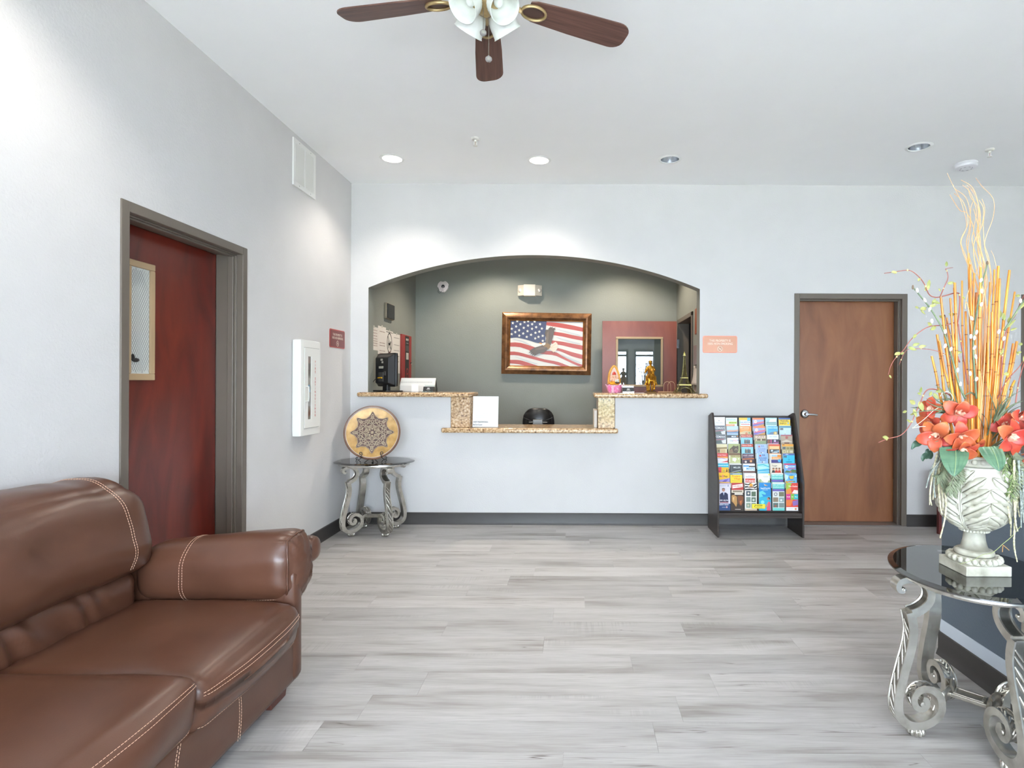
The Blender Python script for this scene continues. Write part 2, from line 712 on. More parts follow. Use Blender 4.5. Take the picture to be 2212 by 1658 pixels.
sh.box(-3.5, XR + 0.6, YF - 0.15, YF - 0.1, ZC, 3.7).box(-3.5, XR + 0.6, YF - 0.15, 8.4, -0.14, -0.12)
struct(sh.obj('light_block_shell', pm('#55524f', 0.9), smooth=0))  # added unseen shell, keeps sky light from leaking in at doors and ceiling
struct(MB().box(XR, XR + 0.12, YF - 0.1, YB + T, 0, ZC).obj('wall_right', M_WALL, smooth=0))

# street front: glazed openings with dark frames
column_wall('wall_front', [(XL - 0.1, OPENINGS[0][0], [(0, ZC)])] + sum([[(a, b, [(2.3, ZC)]), (b, (OPENINGS + [(XR + 0.1, 0)])[i + 1][0], [(0, ZC)])]
            for i, (a, b) in enumerate(OPENINGS)], []), YF, YF - 0.15, [M_WALL, M_WALL, M_WALL], ZC)
for i, (a, b) in enumerate(OPENINGS):
    mb = MB()
    for x in [a, b - 0.06] + ([(a + b) / 2 - 0.03] if b - a > 1.5 else []):
        mb.box(x, x + 0.06, YF - 0.12, YF - 0.05, 0, 2.3)
    for z in (0, 2.1, 2.24):
        mb.box(a, b, YF - 0.11, YF - 0.06, z, z + 0.06)
    struct(mb.obj('window_%d' % (i + 1), pm('#2e2c2b', 0.4)))
hg_ = MB()
hr = random.Random(8)
for k in range(420):
    hg_.ball((hr.uniform(-7, 9), hr.uniform(-7.2, -6.2), hr.uniform(0.1, 0.85)), hr.uniform(0.14, 0.28), 7, 5)
hg_ = tag(hg_.obj('hedge', noisy('hedge_leaves', [(0.35, '#3f5a2a'), (0.65, '#88a05a')], 25, rough=0.8), smooth=180), 'green hedge outside the street windows', 'hedge', kind='stuff')
struct(MB().box(-12, 14, -14, YF - 0.15, -0.2, -0.02).obj('floor_terrace', pm('#bcbcbc', 0.9)))

# ceiling with the two open light wells
OFFCAN = [onz(1447, 344, ZC), onz(1985, 317, ZC)]
CAN_R = 0.078
cut = MB()
for p in OFFCAN:
    cut.lathe([(CAN_R, ZC - 0.05), (CAN_R, ZC + 0.2)], 40, (p.x, p.y, 0))
co = cut.obj('cutter', M_CEIL)
cb = MB().box(XL - 0.2, XR + 0.2, YF - 0.2, 8.2, ZC, ZC + 0.1).obj('ceiling', M_CEIL, smooth=0)
bo = cb.modifiers.new('holes', 'BOOLEAN')
bo.operation = 'DIFFERENCE'
bo.object = co
bo.solver = 'EXACT'
dg = bpy.context.evaluated_depsgraph_get()
me = bpy.data.meshes.new_from_object(cb.evaluated_get(dg))
cb.modifiers.clear()
cb.data = me
bpy.data.objects.remove(co)
struct(cb)

# reception room behind the arch
YR, RL, RR = 7.36, -2.043, 1.278
struct(MB().box(RL - 0.1, RR + 0.1, YR, YR + 0.1, 0, ZC).obj('wall_reception_back', M_GREY, smooth=0))
struct(MB().box(RL - 0.1, RL, YB + T, YR, 0, ZC).obj('wall_reception_left', M_GREY, smooth=0))
RD = (6.32, 7.24, 2.13)                # doorway in the right reception wall
mb = MB()
for y0, y1, z0, z1 in [(YB + T, RD[0], 0, ZC), (RD[0], RD[1], RD[2], ZC), (RD[1], YR, 0, ZC)]:
    mb.box(RR, RR + 0.12, y0, y1, z0, z1)
struct(mb.obj('wall_reception_right', M_GREY, smooth=0))
mb = MB().box(RR + 0.75, RR + 0.8, RD[0] - 0.3, YR, 0, ZC).box(RR + 0.12, RR + 0.8, YR, YR + 0.05, 0, ZC).box(RR + 0.12, RR + 0.8, RD[0] - 0.35, RD[0] - 0.3, 0, ZC)
struct(mb.obj('wall_corridor', pm('#3a3532', 0.7), smooth=0))  # the dark of the unlit space beyond is put into the wall colour
# frame of that doorway
mb = MB()
mb.box(RR - 0.015, RR + 0.13, RD[0], RD[0] + 0.05, 0, RD[2])
mb.box(RR - 0.015, RR + 0.13, RD[1] - 0.03, RD[1], 0, RD[2])
mb.box(RR - 0.015, RR + 0.13, RD[0], RD[1], RD[2] - 0.05, RD[2])
struct(mb.obj('trim_3', M_FRAME, bevel=0.004))

# low partition beside the near table
PW, PE = 1.835, 2.90
struct(MB().box(PW, PW + 0.13, -1.2, PE, 0, 1.05).obj('wall_partition', M_BLUEGREY, smooth=0, bevel=0.004))
struct(MB().box(PW - 0.006, PW, -1.2, PE, 0.112, 0.178).obj('trim_1', pm('#c5cdd6', 0.6), smooth=0, bevel=0.003))
pb = [(PW, 0), (PW - 0.022, 0), (PW - 0.016, 0.018), (PW - 0.011, 0.03), (PW - 0.011, 0.112), (PW - 0.004, 0.118), (PW, 0.118)]
struct(MB().prism([(a, b) for a, b in pb], 'y', -1.2, PE + 0.006).obj('baseboard_partition', M_BASE))

# vinyl base
BH = 0.112


def base(name, segs):
    mb = MB()
    for axis, w, s, a, b in segs:
        pr = [(0, 0), (0.016, 0), (0.011, 0.012), (0.008, 0.02), (0.008, BH - 0.006), (0.003, BH), (0, BH)]
        if axis == 'x':
            mb.prism([(w + s * p, z) for p, z in pr], 'x', a, b)
        else:
            mb.prism([(w + s * p, z) for p, z in pr], 'y', a, b)
    return struct(mb.obj(name, M_BASE))


base('baseboard_back', [('x', YB, -1, XL + 0.02, D2[0]), ('x', YB, -1, D2[1], D3[0])])
base('baseboard_left', [('y', XL, 1, D1[1], YB), ('y', XL, 1, YF, D1[0])])
base('baseboard_reception', [('x', YR, -1, RL, RR - 0.0)])


# ---------------------------------------------------------------- doors
def frame_parts(parent, w, h, depth, wd):
    """hollow metal frame in the local xz plane, opening from x 0..w, room side at y=0, going back to +depth"""
    c = 0.05
    for nm, x0, x1, z0, z1 in [('jamb', 0, c, 0, h), ('jamb', w - c, w, 0, h), ('frame_head', c, w - c, h - c, h)]:
        mb = MB()
        mb.box(x0, x1, -0.008, depth, z0, z1)
        MBS = 0.016                                                   # the door stop, a step in the rebate
        if nm == 'jamb' and x0 == 0:
            mb.box(x1, x1 + MBS, depth * 0.28, depth * 0.5, 0, h - c)
            mb.box(x1, x1 + MBS * 0.5, depth * 0.18, depth * 0.28, 0, h - c)
        elif nm == 'jamb':
            mb.box(x0 - MBS, x0, depth * 0.28, depth * 0.5, 0, h - c)
            mb.box(x0 - MBS * 0.5, x0, depth * 0.18, depth * 0.28, 0, h - c)
        else:
            mb.box(x0, x1, depth * 0.28, depth * 0.5, z0 - MBS, z0)
            mb.box(x0, x1, depth * 0.18, depth * 0.28, z0 - MBS * 0.5, z0)
        mb.obj(nm, M_FRAME, parent, smooth=0, bevel=0.003)


# door 1, in the left wall: local x runs along +Y, local +y points into the wall (-X)
d1 = thing('door_1', None, None, (XL, D1[0], 0), PI / 2, kind='structure')
W1, DEP = D1[1] - D1[0], 0.165
frame_parts(d1, W1, D1[2], DEP, 0.05)
MB().box(0.05, W1 - 0.05, DEP, DEP + 0.045, 0.01, D1[2] - 0.05).obj('slab', M_MAHOGANY, d1, smooth=0, bevel=0.002)
lx0, lx1, lz0, lz1 = 2.945 - D1[0], 3.148 - D1[0], 1.352, 1.977
f1 = MB()
fw = 0.035
for a in [(lx0, lx1, lz0, lz0 + fw), (lx0, lx1, lz1 - fw, lz1), (lx0, lx0 + fw, lz0 + fw, lz1 - fw), (lx1 - fw, lx1, lz0 + fw, lz1 - fw)]:
    f1.box(a[0], a[1], DEP - 0.013, DEP, a[2], a[3])
f1.obj('vision_frame', M_TAN, d1, smooth=0, bevel=0.004)
pn = MB().box(lx0 + fw, lx1 - fw, DEP - 0.004, DEP - 0.001, lz0 + fw, lz1 - fw).obj('pane', pm('#d3d6d2', 0.12, 0.0, emit=0.0), d1, smooth=0)
wr = MB()
nx, zz0, zz1 = lx1 - lx0 - 2 * fw, lz0 + fw, lz1 - fw
for s in (1, -1):
    k = -6
    while k < 26:
        z = zz0 + k * 0.0265
        a, b = (lx0 + fw, z), (lx1 - fw, z + s * nx * 1.75)
        # clip to the pane
        pts = []
        for t in [i / 12 for i in range(13)]:
            q = (a[0] + (b[0] - a[0]) * t, a[1] + (b[1] - a[1]) * t)
            if zz0 <= q[1] <= zz1:
                pts.append((q[0], DEP - 0.0045, q[1]))
        if len(pts) > 1:
            wr.tube([pts[0], pts[-1]], 0.0006, 4)
        k += 1
wr.obj('wire_mesh', pm('#6d7175', 0.4, 0.6), pn)
g = MB().ball((lx0 + 0.07, DEP - 0.006, 1.458), (0.028, 0.004, 0.011)).ball((lx0 + 0.052, DEP - 0.006, 1.47), (0.014, 0.004, 0.02))
g.obj('latch', pm('#17171a', 0.4), d1, smooth=180)

# door 2, in the back wall right of the rack
d2 = thing('door_2', None, None, (D2[0], YB, 0), 0, kind='structure')
W2 = D2[1] - D2[0]
frame_parts(d2, W2, D2[2], 0.137, 0.05)
MB().box(0.05, W2 - 0.05, 0.137, 0.182, 0.01, D2[2] - 0.05).obj('slab', M_BROWNDOOR, d2, smooth=0, bevel=0.002)
hx, hz = 2.222 - D2[0], 1.052
hd = MB()
hd.lathe([(0.001, 0.022), (0.02, 0.022), (0.034, 0.018), (0.043, 0.006), (0.044, 0)], 28, M=Matrix.Rotation(PI / 2, 4, 'X'), c=(hx, 0.137, hz))
hd.lathe([(0.001, 0.06), (0.013, 0.06), (0.015, 0.055), (0.015, 0.01)], 20, M=Matrix.Rotation(PI / 2, 4, 'X'), c=(hx, 0.137, hz))
hd.obj('lever_rose', M_CHROME, d2, smooth=40)
MB().tube([(hx, 0.085, hz), (hx + 0.03, 0.082, hz - 0.001), (hx + 0.07, 0.083, hz - 0.004), (hx + 0.105, 0.088, hz - 0.008)], [0.010, 0.010, 0.0095, 0.008], 12, flat=0.7).obj(
    'lever_handle', M_CHROME, d2, smooth=60)
struct(MB().box(D2[0] + 0.05, D2[1] - 0.05, YB - 0.01, YB + T, 0, 0.009).obj('trim_2', pm('#8e8a86', 0.35, 0.6), smooth=0, bevel=0.002))

# door 3, at the right end of the back wall
d3 = thing('door_3', None, None, (D3[0], YB, 0), 0, kind='structure')
frame_parts(d3, D3[1] - D3[0], D3[2], 0.137, 0.05)
MB().box(0.05, D3[1] - D3[0] - 0.05, 0.137, 0.182, 0.01, D3[2] - 0.05).obj('slab', M_BROWNDOOR, d3, smooth=0, bevel=0.002)

# door 4: reception door, standing open against the back wall
d4 = thing('door_4', None, None, (0.325, 7.14, 0), 0, kind='structure')
S4 = 7.14 / F
W4, H4 = 0.917, 2.105
gx0, gx1, gz0, gz1 = (1330 - 1301) * S4, (1432 - 1301) * S4, 1.355 - (835.5 - 824.8) * S4, 1.355 + (824.8 - 727.5) * S4
mb = MB()
for x0, x1, z0, z1 in [(0, gx0 + 0.02, 0.01, H4), (gx1 - 0.02, W4, 0.01, H4), (gx0 + 0.02, gx1 - 0.02, 0.01, gz0 + 0.02), (gx0 + 0.02, gx1 - 0.02, gz1 - 0.02, H4)]:
    mb.box(x0, x1, 0, 0.045, z0, z1)
mb.obj('slab', noisy('red_brown_veneer', [(0.25, '#75382a'), (0.5, '#884636'), (0.75, '#975440')], 2.0, (2.6, 2.6, 0.6), rough=0.4, detail=5, distortion=1.0, coat=0.2), d4, smooth=0)
f4 = MB()
fw = 0.028
for a in [(gx0, gx1, gz0, gz0 + fw), (gx0, gx1, gz1 - fw, gz1), (gx0, gx0 + fw, gz0 + fw, gz1 - fw), (gx1 - fw, gx1, gz0 + fw, gz1 - fw)]:
    f4.box(a[0], a[1], -0.014, 0.002, a[2], a[3])
f4.obj('vision_frame', M_TAN, d4, smooth=0, bevel=0.005)
MB().box(gx0 + fw - 0.004, gx1 - fw + 0.004, 0.012, 0.017, gz0 + fw - 0.004, gz1 - fw + 0.004).obj('pane', pm('#4d5756', 0.015, 0.0, spec=1.0, coat=1.0, coatr=0.01), d4, smooth=0)
hg = MB().box(W4 + 0.001, W4 + 0.032, 0.0, 0.004, 1.355 + 83 * S4 - 0.055, 1.355 + 83 * S4 + 0.055)
hg.obj('hinge', M_CHROME, d4, smooth=0, bevel=0.001)
# ---------------------------------------------------------------- reception counter
def granite():
    m, nt, b = newmat('gold_granite')
    L = nt.links.new
    tc = nd(nt, 'ShaderNodeTexCoord')
    n1 = nd(nt, 'ShaderNodeTexNoise')
    n1.inputs['Scale'].default_value = 55
    n1.inputs['Detail'].default_value = 5
    v = nd(nt, 'ShaderNodeTexVoronoi')
    v.inputs['Scale'].default_value = 95
    n2 = nd(nt, 'ShaderNodeTexNoise')
    n2.inputs['Scale'].default_value = 30
    for n in (n1, v, n2):
        L(tc.outputs['Object'], n.inputs['Vector'])
    r = ramp(nt, [(0.32, '#5b4231'), (0.42, '#a88560'), (0.55, '#c9a982'), (0.68, '#dcc7aa')])
    L(n1.outputs['Fac'], r.inputs[0])
    r2 = ramp(nt, [(0.0, '#35281f'), (0.16, '#4a382b'), (0.24, '#ffffff')])
    L(v.outputs['Distance'], r2.inputs[0])
    r3 = ramp(nt, [(0.44, '#000000'), (0.56, '#ffffff')])
    L(n2.outputs['Fac'], r3.inputs[0])
    mx = nd(nt, 'ShaderNodeMix', data_type='RGBA', blend_type='MULTIPLY')
    L(r3.outputs[0], mx.inputs[0])
    L(r.outputs[0], mx.inputs[6])
    L(r2.outputs[0], mx.inputs[7])
    L(mx.outputs[2], b.inputs['Base Color'])
    b.inputs['Roughness'].default_value = 0.12
    return m


M_GRAN = granite()
YO, YK = 5.42, 5.94
lft, rgt = -2.055, 1.243


def slab(name, poly, z0, z1, label, cat):
    o = MB().prism(poly, 'z', z0, z1).obj(name, M_GRAN, smooth=30, bevel=0.017, seg=4)
    return tag(o, label, cat)


slab('granite_ledge', [(lft, YO), (-1.0, YO), (-1.0, YK), (JL + 0.003, YK), (JL + 0.003, YB - 0.002), (lft, YB - 0.002)], 1.205, 1.247,
     'raised gold granite ledge under the black monitor, left half of counter', 'countertop')
slab('granite_ledge', [(0.169, YO), (rgt, YO), (rgt, YB - 0.002), (JR - 0.003, YB - 0.002), (JR - 0.003, YK), (0.169, YK)], 1.205, 1.247,
     'raised gold granite ledge under the golden rider and tower figurines', 'countertop')
slab('granite_desk', [(-1.262, YO), (0.399, YO), (0.399, YB - 0.002), (PX3 - 0.003, YB - 0.002), (PX3 - 0.003, YK), (PX0 + 0.003, YK), (PX0 + 0.003, YB - 0.002), (-1.262, YB - 0.002)], 0.87, 0.916,
     'lower gold granite desk slab between the two pillars', 'countertop')
for a, b, lab in [(PX0 + 0.003, PX1, 'speckled granite pillar left of the white tent card'), (PX2, PX3 - 0.003, 'speckled granite pillar at right end of the desk slab')]:
    tag(MB().box(a, b, YB - 0.006, YK - 0.01, 0.917, 1.204).obj('granite_pillar', M_GRAN, smooth=0, bevel=0.003), lab, 'pillar')
tag(MB().box(0.176, 0.206, YB + 0.06, YK - 0.05, 0.9165, 1.082).obj('desk_panel', pm('#c9c3ba', 0.5), smooth=0, bevel=0.003),
    'pale upright panel against the inner side of right granite pillar', 'panel')

# ---------------------------------------------------------------- tent card with the password
t = thing('tent_card', 'white letter sheet in clear upright holder on the desk slab', 'sign', (-0.868, 5.56, 0.917))
Mt = Matrix.Translation((0, -0.004, 0.002)) @ Matrix.Rotation(PI / 2 - 0.10, 4, 'X')
cw, ch = 0.122, 0.292
mb = MB()
mb.box(-cw, cw, 0, ch, -0.002, 0.0, M=Mt)
mb.obj('sheet', pm('#eceae6', 0.35), t, smooth=0)
pr = Print(Mt @ Matrix.Translation((0, 0, 0.0004)))
pr.text('Dear Guests,', -0.085, ch - 0.092, 0.010, '#9a9a9a', align='LEFT')
for i, s in enumerate(['If you would like to use our internet', 'connection during your stay you will need', 'to connect to the guest network. Please', 'ask the front desk if you need any help', 'and we will be happy to assist you.']):
    pr.text(s, -0.075 if i == 0 else -0.088, ch - 0.126 - i * 0.0185, 0.0105, '#a2a2a2', align='LEFT', sx=0.86)
pr.text('Sincerely, your front desk', -0.088, ch - 0.240, 0.010, '#9a9a9a', align='LEFT', sx=0.8)
pr.text('WIFI PASSWORD:', -0.118, ch - 0.254 + 0.006, 0.023, '#4b4b50', align='LEFT', sx=0.82, bold=0.0004)
pr.text('BeOurGuest', -0.118, ch - 0.275 + 0.002, 0.021, '#4b4b50', align='LEFT', sx=0.82, bold=0.0004)
pr.done('lettering', t)
mb = MB().box(-cw - 0.002, cw + 0.002, -0.055, 0.06, 0.0, 0.003)
mb.box(-cw - 0.002, cw + 0.002, -0.0005, ch + 0.004, -0.0045, -0.0025, M=Mt)
mb.obj('holder', glassy('clear_acrylic', (0.93, 0.95, 0.95, 1)), t, smooth=0)

# ---------------------------------------------------------------- office chair
t = thing('office_chair', 'black leather office chair tucked behind the desk slab', 'chair', (-0.425, 6.55, 0))


def rbox(h, r, res=10, bulge=(0, 0, 0), fn=None, c=(0, 0, 0), M=None):
    """rounded box: returns MB; bulge swells each axis in the middle of its face"""
    def S(p):
        P = [p[i] * h[i] for i in range(3)]
        rr = [min(r, h[i]) for i in range(3)]
        inn = [max(-(h[i] - rr[i]), min(h[i] - rr[i], P[i])) for i in range(3)]
        d = Vector([(P[i] - inn[i]) / rr[i] for i in range(3)])
        if d.length > 1e-9:
            d.normalize()
        q = [inn[i] + d[i] * rr[i] for i in range(3)]
        for i in range(3):
            j, k = (i + 1) % 3, (i + 2) % 3
            q[i] *= 1 + bulge[i] * (1 - p[j] ** 2) * (1 - p[k] ** 2)
        q = Vector(q)
        if fn:
            q = fn(q, p)
        if M:
            q = M @ q
        return q + Vector(c)
    mb = MB()
    idx = {}
    N = res if isinstance(res, (list, tuple)) else (res, res, res)
    par = [[math.sin((i / n - 0.5) * PI) * 0.55 + (2 * i / n - 1) * 0.45 for i in range(n + 1)] for n in N]

    def vid(p):
        k = (round(p[0], 5), round(p[1], 5), round(p[2], 5))
        if k not in idx:
            idx[k] = len(mb.v)
            mb.v.append(tuple(S(p)))
        return idx[k]
    for ax in range(3):
        u, v = (ax + 1) % 3, (ax + 2) % 3
        for sgn in (-1, 1):
            for i in range(N[u]):
                for j in range(N[v]):
                    q = []
                    for a, b in [(i, j), (i + 1, j), (i + 1, j + 1), (i, j + 1)]:
                        p = [0, 0, 0]
                        p[ax], p[u], p[v] = sgn, par[u][a], par[v][b]
                        q.append(vid(p))
                    mb.f.append(tuple(q if sgn > 0 else q[::-1]))
                    mb.m.append(0)
    mb.S = S
    return mb


M_BLACKL = noisy('black_leather', [(0.3, '#1b1b1c'), (0.7, '#222223')], 12, rough=0.32, bump=0.15, bscale=120, bdist=0.002)
M_BLACKP = pm('#1c1c1e', 0.4)
rbox((0.185, 0.045, 0.29), 0.12, 10, (0, 0.35, 0.0), fn=lambda q, p: Vector((q.x * (1 - 0.10 * max(p[2], 0) ** 2), q.y + 0.05 * p[0] ** 2, q.z)), c=(0, 0, 0.765)).obj('backrest', M_BLACKL, t, smooth=180)
for s in (1, -1):
    MB().tube([(s * 0.165, -0.052, 0.95), (s * 0.11, -0.068, 0.93), (s * 0.06, -0.072, 0.905)], 0.003, 6).obj('seam', pm('#101011', 0.5), t, smooth=60)
MB().box(-0.055, 0.055, -0.088, -0.055, 0.55, 0.93).box(-0.10, 0.11, -0.085, -0.062, 0.893, 0.905).obj('back_bracket', pm('#77756f', 0.35, 0.4), t, smooth=0, bevel=0.005)
rbox((0.25, 0.25, 0.05), 0.05, 8, (0, 0, 0.2), c=(0, 0.27, 0.46)).obj('seat', M_BLACKL, t, smooth=180)
MB().box(-0.03, 0.03, -0.08, 0.25, 0.385, 0.41).box(-0.03, 0.03, -0.085, -0.06, 0.385, 0.6).obj('back_bar', M_BLACKP, t, smooth=0, bevel=0.004)
MB().lathe([(0.028, 0.08), (0.028, 0.25), (0.018, 0.25), (0.018, 0.41)], 16, (0, 0.25, 0)).obj('gas_column', M_BLACKP, t)
for k in range(5):
    a = 2 * PI * k / 5 + 0.3
    leg = MB().tube([(0, 0.25, 0.10), (0.3 * math.cos(a), 0.25 + 0.3 * math.sin(a), 0.075)], [0.026, 0.016], 8, flat=0.6).obj('base_leg', M_BLACKP, t)
    MB().lathe([(0.027, -0.02), (0.03, 0), (0.027, 0.02)], 14, (0.3 * math.cos(a), 0.25 + 0.3 * math.sin(a), 0.03), M=Matrix.Rotation(PI / 2, 4, 'X')).obj('caster', M_BLACKP, leg)
for s in (1, -1):
    MB().tube([(s * 0.25, 0.3, 0.44), (s * 0.29, 0.3, 0.5), (s * 0.29, 0.3, 0.62), (s * 0.29, 0.12, 0.64), (s * 0.29, 0.38, 0.64)], 0.018, 8).obj('armrest', M_BLACKP, t)

# ---------------------------------------------------------------- monitor seen from behind
t = thing('monitor', 'black monitor seen from behind at left end of raised ledge', 'monitor', (-1.862, 5.72, 1.248), math.radians(-44))
rbox((0.185, 0.017, 0.165), 0.014, 6, c=(0, 0, 0.215)).obj('screen_bezel', pm('#18181a', 0.35), t, smooth=40)
mb = MB()
fr, bk = [(-0.172, 0.062), (0.172, 0.062), (0.172, 0.368), (-0.172, 0.368)], [(-0.125, 0.085), (0.125, 0.085), (0.125, 0.335), (-0.125, 0.335)]
mb.add([(x, -0.016, z) for x, z in fr] + [(x, -0.062, z) for x, z in bk], [(4, 5, 6, 7)] + [(i, (i + 1) % 4, 4 + (i + 1) % 4, 4 + i) for i in range(4)])
mb.obj('rear_shell', pm('#232326', 0.42), t, smooth=0, bevel=0.008)
mb = MB().box(-0.06, 0.035, -0.066, -0.061, 0.10, 0.19).box(0.045, 0.08, -0.066, -0.061, 0.16, 0.20)
mb.obj('connector_panel', pm('#4c4a48', 0.5), t, smooth=0, bevel=0.002)
mb = MB().box(-0.055, 0.03, -0.0645, -0.062, 0.228, 0.25).box(-0.02, 0.018, -0.0645, -0.062, 0.305, 0.323).box(0.0, 0.03, -0.0645, -0.062, 0.28, 0.298)
mb.obj('sticker', pm('#b9b4a8', 0.5), t, smooth=0)
MB().tube([(-0.055, -0.072, 0.135), (0.02, -0.072, 0.137)], 0.007, 8).obj('yellow_plug', pm('#d9a520', 0.4), t)
MB().tube(chain([(-0.055, -0.072, 0.135), (-0.10, -0.085, 0.115), (-0.14, -0.09, 0.07), (-0.15, -0.08, 0.03)], 5), 0.003, 6).obj('cable', pm('#2a2a2a', 0.5), t, smooth=60)
MB().box(-0.045, 0.045, -0.03, 0.01, 0.0, 0.09).obj('stand_neck', M_BLACKP, t, smooth=0, bevel=0.006)
MB().prism([(-0.14, -0.09), (0.14, -0.09), (0.16, 0.08), (-0.16, 0.08)], 'z', 0.0, 0.014).obj('stand_base', M_BLACKP, t, smooth=0, bevel=0.005)

# ---------------------------------------------------------------- low white terminal, card stand, card box
t = thing('counter_terminal', 'low white sloping terminal beside the black monitor', 'terminal', (-1.60, 5.87, 1.248))
pf = [(-0.07, 0.0), (-0.075, 0.06), (-0.03, 0.135), (-0.012, 0.138), (-0.045, 0.05), (-0.045, 0.0)]
MB().prism(pf, 'x', -0.165, 0.185).obj('rear_panel', pm('#d9d7d2', 0.4), t, smooth=0, bevel=0.004)
mb = MB()
for i in range(25):
    x = -0.15 + i * 0.0125
    M = Matrix.Translation((x, -0.0545, 0.094)) @ Matrix.Rotation(-0.54, 4, 'X')
    mb.box(-0.002, 0.002, -0.0004, 0.0012, -0.009, 0.009, M=M)
mb.obj('vent_slots', pm('#97948f', 0.6), t, smooth=0)['kind'] = 'stuff'
MB().prism([(-0.044, 0.0), (-0.044, 0.05), (-0.011, 0.136), (0.06, 0.02), (0.06, 0.0)], 'x', -0.163, 0.183).obj('screen_side', M_BLACKP, t, smooth=0)
MB().box(-0.04, 0.03, -0.1, -0.097, 0.0, 0.075).obj('white_card', pm('#efede9', 0.45), t, smooth=0)


def card_box(loc, rz, label):
    t = thing('card_holder', label, 'card holder', loc, rz)
    MB().prism([(-0.025, 0.004), (-0.012, 0.052), (0.012, 0.052), (0.025, 0.004)], 'x', -0.053, 0.053).obj('cards', pm('#3b3a39', 0.4), t, smooth=0)
    p = Print(Matrix.Translation((0, -0.019, 0.028)) @ Matrix.Rotation(PI / 2 - 0.27, 4, 'X'))
    for x in (-0.008, 0, 0.008):
        p.circ(x, 0.009, 0.0048, '#e8e6e0', 12)
    p.rect(-0.02, -0.003, 0.02, 0.0, '#cfccc4')
    p.rect(-0.014, -0.010, 0.014, -0.0075, '#b5b2ab')
    p.done('print', t)
    MB().box(-0.056, 0.056, -0.032, 0.032, 0.0, 0.004).box(-0.056, 0.056, -0.034, -0.031, 0.0, 0.014).box(-0.056, 0.056, 0.026, 0.03, 0.004, 0.07).obj(
        'clear_stand', glassy('clear_acrylic_stand', (0.9, 0.95, 0.95, 1)), t, smooth=0)


card_box((-1.425, 5.62, 1.248), -0.15, 'dark business cards in clear stand at right of white terminal')
card_box((0.512, 5.66, 1.248), 0.0, 'dark business cards in clear stand right of the pink lotus')


# ---------------------------------------------------------------- figurines on the right ledge
def remesh(o, vox, smooth=6):
    r = o.modifiers.new('remesh', 'REMESH')
    r.mode = 'VOXEL'
    r.voxel_size = vox
    r.use_smooth_shade = True
    s = o.modifiers.new('smooth', 'SMOOTH')
    s.iterations = smooth
    s.factor = 0.5
    return o


t = thing('rider_figurine', 'golden figurine of a rider on a horse facing the room', 'figurine', (0.72, 5.57, 1.248))
GOLD = noisy('antique_gold', [(0.3, '#8a5a1c'), (0.6, '#c8912f')], 18, rough=0.32, metal=0.9)
mb = MB()
# horse: forehand towards the room (-y)
mb.tube([(0, 0.075, 0.135), (0, 0.03, 0.137), (0, -0.03, 0.14), (0, -0.055, 0.15)], [0.0375, 0.0425, 0.0413, 0.0375], 12)
mb.tube([(0, -0.045, 0.155), (0.002, -0.065, 0.185), (0.004, -0.078, 0.212)], [0.0338, 0.0263, 0.0200], 10)
mb.tube([(0.004, -0.074, 0.218), (0.006, -0.095, 0.205), (0.008, -0.112, 0.18)], [0.0200, 0.0175, 0.0119], 10)
for s in (1, -1):
    mb.tube([(0.004 + s * 0.008, -0.072, 0.225), (0.004 + s * 0.011, -0.072, 0.242)], [0.0063, 0.0025], 6)
for pts in [[(-0.022, -0.045, 0.135), (-0.024, -0.052, 0.09), (-0.022, -0.048, 0.07), (-0.022, -0.05, 0.028), (-0.022, -0.056, 0.02)],
            [(0.022, -0.045, 0.135), (0.027, -0.072, 0.10), (0.027, -0.078, 0.085), (0.025, -0.064, 0.05), (0.025, -0.068, 0.034)],
            [(-0.022, 0.07, 0.135), (-0.023, 0.075, 0.095), (-0.023, 0.088, 0.075), (-0.022, 0.08, 0.028), (-0.022, 0.074, 0.02)],
            [(0.022, 0.07, 0.135), (0.023, 0.07, 0.095), (0.023, 0.083, 0.075), (0.022, 0.07, 0.028), (0.022, 0.064, 0.02)]]:
    mb.tube(pts, [0.0213, 0.0131, 0.0112, 0.0088, 0.0137], 8)
mb.tube([(0, 0.1, 0.14), (0, 0.12, 0.12), (0, 0.122, 0.07)], [0.0100, 0.0137, 0.0063], 8)
# rider
mb.tube([(0, 0.0, 0.165), (-0.002, 0.0, 0.2), (-0.004, -0.003, 0.235), (-0.004, -0.002, 0.262)], [0.0300, 0.0250, 0.0338, 0.0225], 12)
mb.tube([(-0.004, -0.002, 0.262), (-0.004, -0.004, 0.275)], [0.0125, 0.0112], 8)
mb.ball((-0.004, -0.006, 0.294), (0.017, 0.020, 0.022))
mb.ball((-0.004, -0.0, 0.304), (0.019, 0.022, 0.012))
mb.ball((-0.004, -0.024, 0.292), (0.003, 0.005, 0.005))
for s in (1, -1):
    mb.tube([(s * 0.018, 0.0, 0.168), (s * 0.036, -0.018, 0.15), (s * 0.042, -0.02, 0.115), (s * 0.052, -0.022, 0.088)], [0.0213, 0.0175, 0.0125, 0.0100], 8)
    mb.tube([(s * 0.052, -0.016, 0.086), (s * 0.056, -0.04, 0.084)], [0.0100, 0.0075], 8)
mb.tube([(-0.026, -0.002, 0.25), (-0.045, -0.015, 0.222), (-0.056, -0.035, 0.20)], [0.0137, 0.0112, 0.0088], 8)
mb.ball((-0.059, -0.04, 0.196), 0.008)
mb.tube([(0.02, -0.002, 0.25), (0.036, -0.02, 0.222), (0.024, -0.048, 0.205)], [0.0137, 0.0112, 0.0088], 8)
mb.ball((0.02, -0.053, 0.204), 0.008)
remesh(mb.obj('rider_and_horse', GOLD, t, smooth=180), 0.0028, 2)
MB().box(-0.05, 0.05, -0.085, 0.105, 0.0, 0.012).box(-0.043, 0.043, -0.078, 0.098, 0.012, 0.02).obj('base', pm('#6b4a1f', 0.4, 0.5), t, smooth=0, bevel=0.004)

